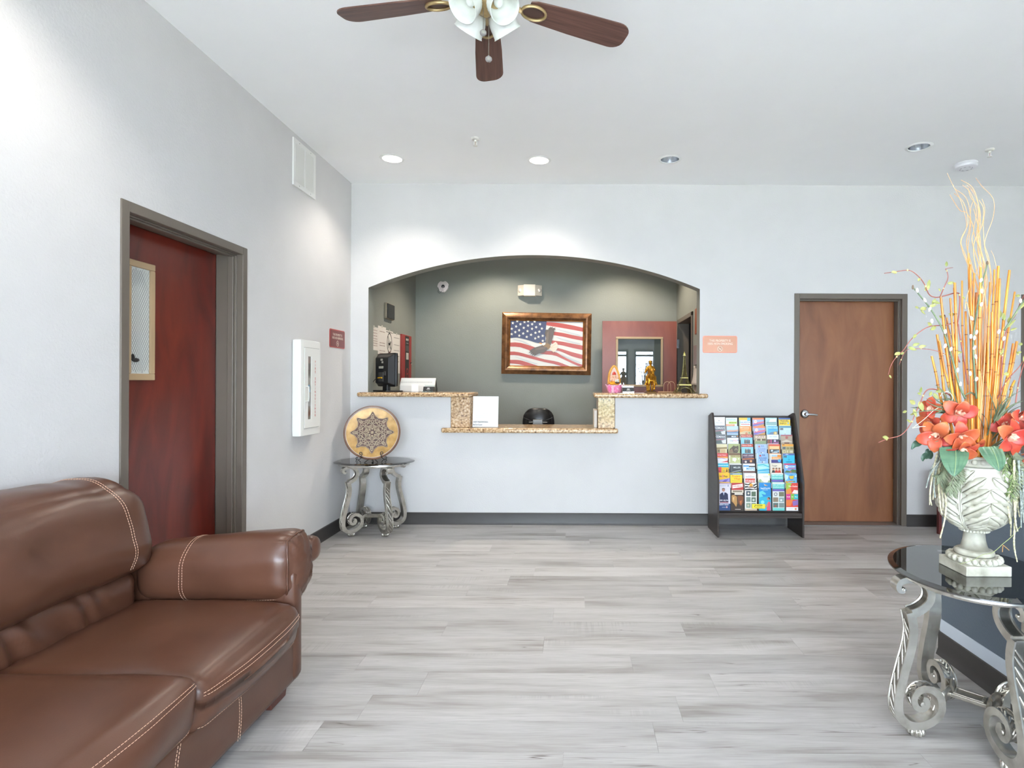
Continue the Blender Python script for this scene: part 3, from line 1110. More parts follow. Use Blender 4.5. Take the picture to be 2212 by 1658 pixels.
t = thing('tower_model', 'bronze lattice tower model at right end of raised ledge', 'model', (1.052, 5.62, 1.248))
BRONZE = noisy('aged_bronze', [(0.3, '#5b5334'), (0.7, '#8b8256')], 30, rough=0.4, metal=0.8)


def tw(z):
    """half width of the tower at height z"""
    Z = [(0, 0.094), (0.03, 0.074), (0.075, 0.052), (0.085, 0.05), (0.145, 0.026), (0.20, 0.017), (0.30, 0.0085), (0.37, 0.006)]
    for (a, wa), (b, wb) in zip(Z, Z[1:]):
        if z <= b:
            return wa + (wb - wa) * (z - a) / (b - a)
    return 0.006


mb = MB()
zs = [0.004, 0.02, 0.04, 0.06, 0.085, 0.105, 0.125, 0.145] + [0.145 + 0.015 * k for k in range(1, 15)]
for sx in (1, -1):
    for sy in (1, -1):
        mb.tube([(sx * tw(z), sy * tw(z), z) for z in zs], 0.0032, 5)
        lw = lambda z: 0.42 if z < 0.08 else (0.40 if z < 0.14 else 0)
        for mx_, my_ in ((1, 0), (0, 1)):
            pts = [(sx * tw(z) * (1 - mx_ * lw(z)), sy * tw(z) * (1 - my_ * lw(z)), z) for z in zs[:8]]
            mb.tube(pts, 0.0025, 5)
            out = [(sx * tw(z), sy * tw(z), z) for z in zs[:8]]
            for i in range(7):
                mb.tube([pts[i], out[i + 1]], 0.0016, 4)
                mb.tube([out[i], pts[i + 1]], 0.0016, 4)
for i in range(7, len(zs) - 1):
    a, b = zs[i], zs[i + 1]
    for k in range(4):
        c = [(1, 1), (-1, 1), (-1, -1), (1, -1)]
        p, q = c[k], c[(k + 1) % 4]
        P = lambda e, z: (e[0] * tw(z), e[1] * tw(z), z)
        mb.tube([P(p, a), P(q, b)], 0.0016, 4)
        mb.tube([P(q, a), P(p, b)], 0.0016, 4)
for ax in (0, 1):
    for s in (1, -1):
        arc = []
        for k in range(13):
            th = PI * k / 12
            u, z = 0.058 * math.cos(th), 0.004 + 0.052 * math.sin(th)
            w = s * tw(z)
            arc.append((u, w, z) if ax == 0 else (w, u, z))
        mb.tube(arc, 0.003, 5)
mb.obj('lattice', BRONZE, t, smooth=60)
for z, w, h in [(0.075, 0.060, 0.012), (0.145, 0.034, 0.008), (0.362, 0.013, 0.007), (0.372, 0.009, 0.012)]:
    MB().box(-w, w, -w, w, z, z + h).obj('platform', pm('#a3955a', 0.35, 0.8), t, smooth=0, bevel=0.001)
MB().lathe([(0.008, 0.384), (0.006, 0.392), (0.002, 0.395), (0.0018, 0.407)], 10).obj('spire', pm('#c9b45f', 0.35, 0.8), t, smooth=30)

t = thing('lotus_figurine', 'small seated deity under golden arch on a pink lotus', 'figurine', (0.372, 5.62, 1.248))
PINK = noisy('pink_petal', [(0.35, '#f3d3e2'), (0.55, '#ea86b4'), (0.75, '#e0559a')], 32, rough=0.4)
mb = MB()
for ring, (n, r0, z0, z1, out) in enumerate([(10, 0.060, 0.0, 0.075, 0.018), (10, 0.058, 0.02, 0.082, 0.032)]):
    for k in range(n):
        a = 2 * PI * (k + 0.5 * ring) / n

        def pet(u, v, a=a, r0=r0, z0=z0, z1=z1, out=out):
            w = 0.024 * math.sin(PI * min(1, 0.18 + 0.82 * v)) ** 0.7 * (1 if v < 0.97 else 0.3)
            s = (u - 0.5) * 2 * w
            r = r0 + out * v ** 2 + 0.006 * math.sin(PI * v) - abs(u - 0.5) * 0.012
            return (r * math.cos(a) - s * math.sin(a), r * math.sin(a) + s * math.cos(a), z0 + (z1 - z0) * v)
        mb.grid(pet, 5, 7)
po = mb.obj('lotus_petals', PINK, t, smooth=180)
so = po.modifiers.new('solid', 'SOLIDIFY')
so.thickness = 0.003
MB().lathe([(0.058, 0.0), (0.064, 0.03), (0.062, 0.07), (0.05, 0.076)], 28).obj('lotus_core', pm('#f0dce6', 0.45), t)
YEL = noisy('golden_yellow', [(0.3, '#c8861d'), (0.7, '#eab04a')], 30, rough=0.4)
arcpts = [(0.053 * math.cos(th) * (1 + 0.12 * math.sin(th)), 0.02, 0.085 + 0.155 * math.sin(th) ** 0.9 + 0.02 * max(0, math.sin(th)) ** 8) for th in [PI * k / 24 for k in range(25)]]
MB().tube(arcpts, 0.0105, 8, flat=0.6).obj('arch', YEL, t, smooth=60)
MB().prism([(p[0] * 0.92, p[2]) for p in arcpts], 'y', 0.020, 0.026).obj('arch_back', pm('#d8b9a8', 0.5), t, smooth=0)
mb = MB()
mb.ball((0, 0.0, 0.125), (0.024, 0.02, 0.03)).ball((0, -0.006, 0.162), (0.017, 0.016, 0.018))
mb.tube([(0, -0.02, 0.158), (0.003, -0.03, 0.145), (0.009, -0.03, 0.13), (0.014, -0.032, 0.126)], [0.006, 0.005, 0.004, 0.003], 8)
for s in (1, -1):
    mb.ball((s * 0.021, 0.0, 0.163), (0.011, 0.003, 0.013))
    mb.tube([(s * 0.02, 0, 0.14), (s * 0.036, -0.012, 0.128), (s * 0.026, -0.026, 0.118)], [0.008, 0.007, 0.006], 8)
    mb.tube([(s * 0.02, 0, 0.14), (s * 0.038, 0.002, 0.15), (s * 0.036, -0.004, 0.172)], [0.007, 0.006, 0.005], 8)
remesh(mb.obj('figure', pm('#e8b89c', 0.45), t, smooth=180), 0.0025, 2)
mb = MB()
for s in (1, -1):
    mb.tube([(s * 0.012, 0, 0.1), (s * 0.042, -0.012, 0.094), (s * 0.03, -0.036, 0.09), (s * 0.002, -0.036, 0.088)], [0.016, 0.015, 0.012, 0.009], 8)
mb.ball((0, 0.0, 0.1), (0.034, 0.026, 0.018))
mb.obj('robe', pm('#e9a21c', 0.45), t, smooth=180)
MB().lathe([(0.017, 0.176), (0.019, 0.182), (0.013, 0.196), (0.004, 0.206)], 14).obj('crown', pm('#c93a2e', 0.4), t)
MB().lathe([(0.010, 0.088), (0.022, 0.096), (0.024, 0.104)], 16, (0.026, -0.05, 0)).obj('bowl', pm('#4a352c', 0.4), t)
mb = MB()
r9 = random.Random(3)
for k in range(26):
    mb.ball((0.026 + r9.uniform(-0.016, 0.016), -0.05 + r9.uniform(-0.016, 0.016), 0.106 + r9.uniform(0, 0.022)), 0.0055, 6, 4)
mb.obj('sweets', pm('#dfe3da', 0.5), t, smooth=180)

t = thing('paper_bag', 'flat brown paper bag with two loop handles behind bronze tower', 'bag', (0.93, 5.80, 1.248))
MB().box(-0.10, 0.12, -0.06, 0.06, 0.0, 0.012).obj('bag_body', pm('#a8835f', 0.7), t, smooth=0, bevel=0.003)
for dx in (-0.02, 0.022):
    MB().tube([(dx - 0.03, 0.0, 0.008), (dx - 0.03, 0, 0.06)] + [(dx + 0.034 - 0.064 * math.cos(th) - 0.0, 0.0, 0.075 + 0.034 * math.sin(th)) for th in [PI * k / 10 for k in range(11)]][0:1] +
              [(dx + 0.005 - 0.035 * math.cos(th), 0, 0.07 + 0.042 * math.sin(th)) for th in [PI * k / 12 for k in range(1, 13)]] + [(dx + 0.042, 0, 0.02), (dx + 0.042, 0, 0.008)], 0.0028, 6).obj(
        'handle', pm('#b08c6c', 0.7), t, smooth=60)
# ---------------------------------------------------------------- framed flag painting
t = thing('painting', 'bronze framed painting of an eagle flying before a striped flag', 'painting', (0, 0, 0))
PC = at(1180.5, 742, YR - 0.03)
t.location = PC
t.rotation_euler = (0, 0.012, 0)
K = PC.y / F
FW, FH = 96.5 * K, 66.5 * K                       # half size of the frame
BRZ = noisy('bronze_frame', [(0.3, '#5e3d28'), (0.6, '#946843')], 14, rough=0.3, metal=0.55, coat=0.3)
prof = [(0.0, 0.028), (0.0, -0.004), (0.012, -0.012), (0.03, -0.022), (0.05, -0.035), (0.068, -0.037), (0.075, -0.030), (0.082, -0.026), (0.10, -0.012), (0.10, 0.02)]
mb = MB()
cor = [(-1, -1), (1, -1), (1, 1), (-1, 1)]
n = len(prof)
vs = []
for sx, sz in cor:
    for d, y in prof:
        vs.append((sx * (FW - d), y, sz * (FH - d)))
fs = []
for c in range(4):
    a, b = c * n, ((c + 1) % 4) * n
    for i in range(n - 1):
        fs.append((a + i, b + i, b + i + 1, a + i + 1))
mb.add(vs, fs)
mb.obj('frame', BRZ, t, smooth=0)
mb = MB()
d0, d1_ = 0.094, 0.108
vs = [(sx * (FW - d), y, sz * (FH - d)) for sx, sz in cor for d, y in ((d0, -0.012), (d0 + 0.006, -0.018), (d1_, -0.006))]
fs = [(c * 3 + i, ((c + 1) % 4) * 3 + i, ((c + 1) % 4) * 3 + i + 1, c * 3 + i + 1) for c in range(4) for i in range(2)]
mb.add(vs, fs)
mb.obj('gilt_lip', pm('#a8763c', 0.3, 0.8), t, smooth=0)
# painted canvas: coordinates taken as fractions of the picture, (0,0) lower left
CWD, CHT = 2 * (FW - 0.104), 2 * (FH - 0.104)
pr = Print(Matrix.Translation((-CWD / 2, -0.002, -CHT / 2)) @ Matrix.Rotation(PI / 2, 4, 'X'))
pr.layer = 0.0006
U = lambda x, y: ((x - 230) / (1850 - 230) * CWD, (1400 - y) / (1400 - 325) * CHT)
clampy = lambda p: (min(max(p[0], 0), CWD), min(max(p[1], 0), CHT))
pr.rect(0, 0, CWD, CHT, '#cbc8c3')


def band(top, bot, h):
    """stripe between two curves given by photo-crop points"""
    N = 14

    def ev(c, x):
        for (xa, ya), (xb, yb) in zip(c, c[1:]):
            if x <= xb:
                s = (x - xa) / (xb - xa)
                return ya + (yb - ya) * s
        return c[-1][1]
    x0, x1 = max(top[0][0], bot[0][0]), min(top[-1][0], bot[-1][0])
    up = [(x0 + (x1 - x0) * i / N) for i in range(N + 1)]
    poly = [clampy(U(x, ev(top, x))) for x in up] + [clampy(U(x, ev(bot, x))) for x in reversed(up)]
    pr.poly(poly, h)


RED = '#a5382a'
sm = lambda pts: [(p.x, p.y) for p in chain([(a, b, 0) for a, b in pts], 4)]
# right hand stripes
for tp, bt in [([(1030, 345), (1300, 365), (1600, 415), (1850, 470)], [(1030, 425), (1300, 470), (1600, 520), (1850, 565)]),
               ([(1150, 565), (1400, 600), (1600, 645), (1850, 690)], [(1150, 650), (1400, 690), (1600, 735), (1850, 780)]),
               ([(1150, 780), (1400, 810), (1600, 850), (1850, 895)], [(1150, 860), (1400, 900), (1600, 950), (1850, 1000)]),
               ([(1150, 940), (1350, 975), (1600, 1050), (1850, 1115)], [(1150, 1000), (1350, 1040), (1600, 1150), (1850, 1220)])]:
    band(sm(tp), sm(bt), RED)
# long lower stripes
for tp, bt in [([(230, 850), (450, 850), (780, 950), (1000, 1030), (1230, 1050), (1450, 1180), (1700, 1300), (1850, 1350)],
                [(230, 945), (450, 955), (700, 1040), (950, 1110), (1230, 1140), (1450, 1240), (1700, 1360), (1850, 1410)]),
               ([(230, 1065), (400, 1070), (700, 1150), (1000, 1235), (1300, 1290), (1600, 1410)], [(230, 1150), (400, 1150), (700, 1225), (1000, 1300), (1250, 1350), (1400, 1405), (1600, 1411)]),
               ([(230, 1262), (450, 1265), (700, 1340), (900, 1405)], [(230, 1345), (420, 1360), (580, 1395), (900, 1406)])]:
    band(sm(tp), sm(bt), RED)
# soft grey folds on the white stripes
for tp, bt in [([(300, 760), (500, 800), (700, 900)], [(300, 775), (500, 830), (700, 925)]), ([(1250, 500), (1500, 560), (1800, 640)], [(1250, 510), (1500, 600), (1800, 665)]),
               ([(1250, 700), (1500, 760), (1800, 850)], [(1250, 705), (1500, 800), (1800, 870)]), ([(1350, 1100), (1550, 1180), (1800, 1290)], [(1350, 1110), (1550, 1215), (1800, 1305)]),
               ([(350, 1180), (600, 1260), (850, 1340)], [(350, 1190), (600, 1280), (850, 1355)])]:
    band(sm(tp), sm(bt), '#b2b5ba')
# blue field with stars
fld = [U(230, 325), U(1035, 325), U(1020, 520), U(1010, 838)] + [U(x, y) for x, y in sm([(1010, 838), (850, 850), (650, 790), (430, 735), (330, 730), (230, 745)])[1:]]
pr.poly([clampy(p) for p in fld], '#30365a')
for x, y in [(285, 385), (455, 410), (545, 358), (715, 405), (890, 402), (360, 465), (530, 495), (625, 440), (805, 475), (932, 505), (265, 522), (430, 555), (615, 572), (715, 515), (345, 600),
             (520, 630), (792, 608), (878, 580), (265, 650), (435, 683), (695, 658), (600, 710), (862, 705), (955, 678), (790, 742), (958, 797), (385, 340), (625, 338), (770, 342)]:
    c = U(x, y)
    r = 0.021
    pr.poly([clampy((c[0] + (r if k % 2 == 0 else r * 0.4) * math.sin(PI * k / 5 + 0.15), c[1] + (r if k % 2 == 0 else r * 0.4) * math.cos(PI * k / 5 + 0.15))) for k in range(10)], '#d0cdc4')
# the eagle
E = lambda pts, h: pr.poly([U(*p) for p in pts], h)
E([(1010, 830), (1030, 740), (1000, 620), (1025, 530), (1085, 530), (1070, 515), (1135, 450), (1128, 480), (1185, 455), (1165, 490), (1250, 480), (1215, 510), (1250, 520), (1205, 545), (1205, 580),
   (1185, 700), (1150, 830), (1130, 900), (1060, 880)], '#4f4032')
E([(1030, 850), (1030, 700), (1050, 600), (1090, 560), (1085, 700), (1075, 860)], '#655341')
E([(1110, 560), (1150, 520), (1195, 560), (1170, 700), (1120, 820)], '#54433a')
E([(900, 920), (1000, 890), (1110, 900), (1075, 1000), (990, 1070), (860, 1110), (770, 1160), (775, 1125), (720, 1150), (740, 1110), (680, 1120), (710, 1085), (645, 1085), (690, 1050), (660, 1040),
   (770, 965)], '#4f4032')
E([(790, 985), (900, 950), (1040, 930), (1010, 985), (880, 1010), (800, 1020)], '#655341')
E([(1000, 860), (1060, 850), (1120, 880), (1130, 940), (1080, 1010), (1060, 960), (960, 920), (930, 900)], '#7d5c2c')
E([(1120, 960), (1155, 880), (1240, 815), (1280, 850), (1298, 910), (1285, 970), (1250, 1030), (1195, 1068), (1150, 1020), (1100, 990)], '#d0c1b0')
for q in [(1270, 850), (1290, 930), (1262, 1010), (1200, 1055)]:
    E([(1128, 955), (q[0] - 12, q[1]), (q[0], q[1] + 8), (1132, 962)], '#c9a88a')
E([(940, 895), (960, 850), (1010, 835), (1020, 880), (975, 910)], '#d6d2c8')
E([(870, 852), (905, 842), (945, 855), (930, 880), (905, 868)], '#d98f2c')
pr.done('canvas', t, 0.35)

# ---------------------------------------------------------------- siren base, emergency light, wall speaker
p = at(958, 619, YR)
t = thing('alarm_base', 'round white alarm base with loose wires high on grey wall', 'alarm', (p.x, YR, p.z))
RX = Matrix.Rotation(PI / 2, 4, 'X')
mb = MB()
mb.lathe([(0.022, 0.03), (0.024, 0.036), (0.045, 0.034), (0.062, 0.026), (0.064, 0.0)], 30, M=RX, cap=False)
mb.obj('cup', pm('#e9dfe0', 0.45), t, smooth=40)
mb = MB()
for a0, a1 in [(0.2, 1.3), (1.9, 3.3), (3.9, 5.3)]:
    pts = [(0.064 * math.cos(a0 + (a1 - a0) * k / 8), -0.02, 0.064 * math.sin(a0 + (a1 - a0) * k / 8)) for k in range(9)]
    mb.tube(pts, 0.010, 6)
mb.obj('lugs', pm('#efe6e6', 0.45), t)
MB().lathe([(0.001, 0.012), (0.023, 0.014), (0.023, 0.0)], 20, M=RX).obj('socket', pm('#2d3033', 0.6), t)
MB().tube(chain([(0.0, -0.02, 0.0), (0.004, -0.045, -0.03), (0.015, -0.045, -0.06)], 5), 0.004, 6).obj('wire', pm('#d8cccb', 0.5), t)
MB().tube(chain([(-0.01, -0.03, -0.055), (-0.04, -0.03, -0.085), (-0.065, -0.02, -0.07), (-0.06, -0.015, -0.045)], 5), 0.002, 6).obj('wire', pm('#3a3d40', 0.5), t)
MB().ball((0.018, -0.04, -0.065), (0.012, 0.012, 0.014)).obj('connector', pm('#ece4e3', 0.5), t, smooth=180)

p = at(1145, 628.5, YR)
t = thing('emergency_light', 'cream twin lamp emergency light above the framed painting', 'light', (p.x, YR, p.z))
w, h = 0.153, 0.072
MB().prism([(-0.075, 0), (0.075, 0), (0.075, -0.085), (-0.075, -0.085)], 'z', -h, h).obj('housing', pm('#e6dfd2', 0.45), t, smooth=0, bevel=0.006)
for s in (1, -1):
    MB().prism([(s * 0.076, 0), (s * w, 0), (s * w, -0.035), (s * 0.076, -0.08)], 'z', -h + 0.006, h - 0.004).obj('lens', pm('#cfc7ba', 0.15, coat=0.5), t, smooth=0, bevel=0.003)
    MB().ball((s * 0.118, -0.045, 0.0), (0.03, 0.02, 0.03)).obj('lamp_cup', pm('#e4ded3', 0.25, 0.3), t, smooth=180)

a, b = at(828, 656, 6.15), at(846, 690, 6.42)
t = thing('wall_speaker', 'small black wall speaker high on left reception wall', 'speaker', (RL, 6.28, 2.105))
MB().box(0, 0.028, -0.125, 0.125, -0.085, 0.085).obj('housing', pm('#8a7f6c', 0.5), t, smooth=0, bevel=0.004)
gr = MB().box(0.028, 0.038, -0.115, 0.115, -0.078, 0.078)
gr.obj('grille', noisy('speaker_cloth', [(0.4, '#25282a'), (0.6, '#33383a')], 200, rough=0.8), t, smooth=0, bevel=0.004)

# ---------------------------------------------------------------- papers and the red board on the left reception wall
ML = lambda y0, z0: Matrix.Translation((RL + 0.002, y0, z0)) @ Matrix.Rotation(PI / 2, 4, 'Z') @ Matrix.Rotation(PI / 2, 4, 'X')


def zat(py, Y, px):
    return at(px, py, Y).z


def sheet(name, y0, y1, z0, z1, label, draw, off=0.0):
    t = MB().box(RL + 0.0006 + off, RL + 0.0016 + off, y0, y1, z0, z1).obj(name, pm('#dcd6cf', 0.7), smooth=0)
    tag(t, label, 'notice', 'paper notices on the reception wall')
    pr = Print(ML(y0, z0) @ Matrix.Translation((0, 0, off)))
    draw(pr, y1 - y0, z1 - z0)
    pr.done('print', t, 0.7, world=True)
    # strip of tape
    ym = (y0 + y1) / 2
    MB().box(RL + 0.001 + off, RL + 0.0022 + off, ym - 0.02, ym + 0.02, z1 - 0.012, z1 + 0.014).obj('tape', pm('#bdb8ae', 0.3), t, smooth=0, world=True)
    return t


def lines(rows, h='#a48d88', x0=0.08, x1=0.9):
    def d(pr, w, hh):
        r = random.Random(len(rows))
        for y in rows:
            x = x0 * w
            while x < x1 * w:
                k = r.uniform(0.01, 0.035)
                pr.rect(x, y * hh - 0.004, min(x + k, x1 * w), y * hh + 0.004, h)
                pr.layer -= 0.00025
                x += k + 0.007
    return d


sheet('notice', 5.72, 5.965, 1.665, 1.90, 'leftmost paper notice, cut off by the arch jamb', lines([0.86, 0.74, 0.62, 0.5, 0.4, 0.3, 0.2]))
sheet('notice', 5.96, 6.21, 1.47, 1.925, 'tall paper notice left of the crossed out dog sign', lines([0.88, 0.62, 0.56, 0.44, 0.38, 0.25, 0.2], x0=0.2), 0.0008)


def dog(pr, w, h):
    pr.rect(0.06 * w, 0.955 * h, 0.94 * w, 0.97 * h, '#4a4744')
    cx, cy = 0.5 * w, 0.70 * h
    pr.ring(cx, cy, 0.085, 0.012, '#2d2b2a', 28, 0.11)
    D = lambda pts: pr.poly([(cx + a, cy + b) for a, b in pts], '#2d2b2a')
    D([(-0.035, 0.0), (0.02, 0.0), (0.035, 0.022), (0.055, 0.02), (0.05, 0.008), (0.036, -0.004), (0.03, -0.02), (0.034, -0.06), (0.022, -0.06), (0.016, -0.025), (-0.02, -0.025), (-0.03, -0.06),
       (-0.042, -0.06), (-0.036, -0.02), (-0.05, 0.018), (-0.044, 0.02)])
    D([(-0.062, 0.072), (-0.054, 0.08), (0.062, -0.072), (0.054, -0.08)])
    pr.text('NO', cx, 0.44 * h, 0.05, '#6a2f2a', bold=0.001)
    pr.text('PETS', cx, 0.33 * h, 0.05, '#2d2b2a', bold=0.001)
    pr.text('PLEASE', cx, 0.23 * h, 0.04, '#2d2b2a')


sheet('notice', 6.20, 6.45, 1.46, 1.90, 'paper sign of a crossed out dog above the monitor', dog, 0.0016)
sheet('notice', 6.45, 6.71, 1.44, 1.885, 'paper notice between the dog sign and the red board', lines([0.9, 0.72, 0.58, 0.44, 0.3], '#8d8480', 0.12, 0.88), 0.0008)

t = thing('red_board', 'tall red and black notice board beside the paper notices', 'board', (RL, 6.72, 0))
zb, zt = 1.30, 1.90
MB().box(0.0, 0.022, 0, 0.385, zb, zt).obj('panel', pm('#98302a', 0.45), t, smooth=0, bevel=0.002)
MB().box(0.022, 0.024, 0.125, 0.275, zb + 0.0, zt - 0.012).obj('black_band', pm('#2b2523', 0.45), t, smooth=0)
pr = Print(Matrix.Translation((0.0242, 0.125, zb)) @ Matrix.Rotation(PI / 2, 4, 'Z') @ Matrix.Rotation(PI / 2, 4, 'X'))
for x in (0.045, 0.1):
    pr.rect(x - 0.016, 0.535, x + 0.018, 0.56, '#d9d5cc')
pr.rect(0.03, 0.50, 0.12, 0.508, '#8d8780')
pr.rect(0.01, 0.41, 0.13, 0.475, '#4a4542')
pr.rect(0.03, 0.31, 0.125, 0.39, '#cdc8be')
pr.rect(0.075, 0.31, 0.08, 0.39, '#8b867d')
pr.ring(0.075, 0.14, 0.048, 0.014, '#b3332b', 24, 0.068)
pr.rect(0.06, 0.128, 0.09, 0.15, '#b3332b')
pr.done('print', t)
MB().ball((0.026, 0.355, 1.575), 0.008, 8, 6).obj('lock', pm('#201c1b', 0.4), t)
tag(MB().ball((RL + 0.004, 7.165, 1.565), (0.008, 0.012, 0.012), 10, 6).obj('wall_button', pm('#c9c4ba', 0.4)), 'tiny pale button on wall right of red board', 'button')

# ---------------------------------------------------------------- right reception wall: notices seen edge on
def rsheet(name, y0, y1, z0, z1, h, label, cat, th=0.0016, curl=0.0):
    mb = MB()
    mb.grid(lambda u, v: (RR - 0.001 - curl * (1 - v) ** 2, y0 + (y1 - y0) * u, z0 + (z1 - z0) * v), 3, 8)
    o = mb.obj(name, pm(h, 0.6), smooth=180)
    s = o.modifiers.new('solid', 'SOLIDIFY')
    s.thickness = th
    s.offset = 0
    return tag(o, label, cat)


rsheet('wall_notice', 5.95, 6.27, 1.325, 1.53, '#cfc8c3', 'curling white paper on the wall left of right arch jamb', 'notice', curl=0.03)
rsheet('wall_notice', 5.95, 6.24, 1.25, 1.315, '#a99f9a', 'lower grey paper on wall behind the bronze tower', 'notice', curl=0.012)
t = MB().box(RR - 0.02, RR, 5.93, 6.20, 1.54, 1.745).obj('small_picture', pm('#7d6660', 0.4), smooth=0, bevel=0.003)
tag(t, 'small dim picture on wall above the curling paper', 'picture')
t = MB().box(RR - 0.02, RR, 6.02, 6.14, 1.86, 2.13).obj('wood_plaque', pm('#8a4a2a', 0.4), smooth=0, bevel=0.004)
tag(t, 'narrow reddish wood plaque high on wall by right arch jamb', 'plaque')

# ---------------------------------------------------------------- no smoking signs
def smoke_sign(name, M, label, face, rim):
    t = thing(name, label, 'sign', M.translation)
    t.rotation_euler = M.to_euler()
    W, HH, r = 0.163, 0.081, 0.017

    def rr(w, h, r):
        return [(cx + r * math.cos(a), cy + r * math.sin(a)) for cx, cy, a0 in [(w - r, h - r, 0), (-w + r, h - r, PI / 2), (-w + r, -h + r, PI), (w - r, -h + r, 3 * PI / 2)] for a in
                [a0 + PI / 2 * k / 5 for k in range(6)]]
    MB().prism(rr(W, HH, r), 'z', 0.0006, 0.004).obj('rim', pm(rim, 0.4), t, smooth=0)
    MB().prism(rr(W - 0.008, HH - 0.008, r - 0.004), 'z', 0.004, 0.005).obj('face', pm(face, 0.3, 0.25), t, smooth=0)
    p = Print(Matrix.Translation((0, 0, 0.0051)))
    p.text('THIS PROPERTY IS', 0, 0.034, 0.029, '#e9d8c6', sx=0.86, bold=0.0004)
    p.text('100% NON-SMOKING', 0, 0.005, 0.029, '#e9d8c6', sx=0.86, bold=0.0004)
    p.circ(0, -0.042, 0.0255, '#e9d8c6', 24)
    p.circ(0, -0.042, 0.0215, face, 24)
    p.poly([(-0.013, -0.047), (0.010, -0.047), (0.010, -0.042), (-0.013, -0.042)], '#e9d8c6')
    p.poly([(0.008, -0.040), (0.012, -0.034), (0.009, -0.030), (0.012, -0.029), (0.015, -0.034), (0.011, -0.040)], '#e9d8c6')
    p.poly([(-0.016, -0.029), (-0.013, -0.026), (0.016, -0.055), (0.013, -0.058)], '#e9d8c6')
    p.done('lettering', t)
    return t


p = at(1555, 743.5, YB)
smoke_sign('no_smoking_sign', Matrix.Translation((p.x, YB, p.z)) @ RX, 'bronze no smoking sign right of the arched opening', '#b27d62', '#e0937c')
smoke_sign('no_smoking_sign', Matrix.Translation((XL, 5.17, 1.727)) @ Matrix.Rotation(PI / 2, 4, 'Z') @ RX, 'dark red no smoking sign on left wall above round plate', '#7d3a38', '#b5504d')

# ---------------------------------------------------------------- fire extinguisher cabinet
y0, y1, z0, z1 = 4.348, 4.685, 0.930, 1.666
t = thing('extinguisher_cabinet', 'white fire extinguisher cabinet on the left wall', 'cabinet', (XL, y0, z0))
W, HH, DP = y1 - y0, z1 - z0, 0.071
WHT = pm('#e4e3de', 0.4)
rbox((DP / 2, W / 2, HH / 2), 0.012, 8, c=(DP / 2, W / 2, HH / 2)).obj('housing', WHT, t, smooth=40)
dy0, dy1, dz0, dz1 = 0.05, W - 0.03, 0.06, HH - 0.06
mb = MB()
ws0, ws1, wz0, wz1 = dy0 + 0.055, dy0 + 0.108, dz0 + 0.065, dz1 - 0.065
for a in [(dy0, ws0, dz0, dz1), (ws1, dy1, dz0, dz1), (ws0, ws1, dz0, wz0), (ws0, ws1, wz1, dz1)]:
    mb.box(DP - 0.004, DP + 0.005, a[0], a[1], a[2], a[3])
door = mb.obj('door', WHT, t, smooth=0)
for a in [(dy0 - 0.003, dy0, dz0 - 0.003, dz1 + 0.003), (dy1, dy1 + 0.003, dz0, dz1), (dy0, dy1, dz1, dz1 + 0.003), (dy0, dy1, dz0 - 0.003, dz0)]:
    MB().box(DP - 0.001, DP + 0.0008, a[0], a[1], a[2], a[3]).obj('door_gap', pm('#8d8b86', 0.6), t, smooth=0)
MB().box(DP - 0.002, DP + 0.001, ws0, ws1, wz0, wz1).obj('window', pm('#807c74', 0.08, coat=0.6), door, smooth=0)
pr = Print(Matrix.Translation((DP + 0.001, 0, 0)) @ Matrix.Rotation(PI / 2, 4, 'Z') @ RX)
pr.poly([(ws0 + 0.002, wz0 + 0.21), (ws0 + 0.045, wz0 + 0.21), (ws0 + 0.03, wz0 + 0.27), (ws0 + 0.004, wz0 + 0.26)], '#5d87a6')
pr.poly([(ws0 + 0.004, wz0 + 0.02), (ws0 + 0.05, wz0 + 0.03), (ws0 + 0.045, wz0 + 0.085), (ws0 + 0.012, wz0 + 0.06)], '#6d4f40')
pr.poly([(ws0 + 0.004, wz1 - 0.10), (ws0 + 0.05, wz1 - 0.11), (ws0 + 0.045, wz1 - 0.05), (ws0 + 0.012, wz1 - 0.06)], '#6b6660')
pr.done('bottle_glimpse', door)
pr = Print(Matrix.Translation((DP + 0.005, 0, 0)) @ Matrix.Rotation(PI / 2, 4, 'Z') @ RX)
word = 'FIRE EXTINGUISHER'
for i, c in enumerate(word):
    if c != ' ':
        pr.text(c, dy0 + 0.175, HH - 0.165 - i * 0.0263, 0.026, '#c23a31', bold=0.0006)
        pr.layer -= 0.00025
pr.done('lettering', door)
mb = MB().tube([(DP + 0.005, dy0 + 0.022, 0.265), (DP + 0.024, dy0 + 0.022, 0.268), (DP + 0.026, dy0 + 0.022, 0.30), (DP + 0.026, dy0 + 0.022, 0.345), (DP + 0.024, dy0 + 0.022, 0.375), (DP + 0.005, dy0 + 0.022, 0.378)],
               0.006, 8)
mb.obj('handle', pm('#c4c2bc', 0.35), door, smooth=50)
mb = MB()
for k in range(48):
    z = dz0 + 0.01 + (dz1 - dz0 - 0.02) * k / 47
    mb.box(DP - 0.001, DP + 0.006, dy1 + 0.003, dy1 + 0.009, z - 0.004, z + 0.004)
mb.obj('piano_hinge', pm('#eeeeea', 0.3), t, smooth=0)['kind'] = 'stuff'

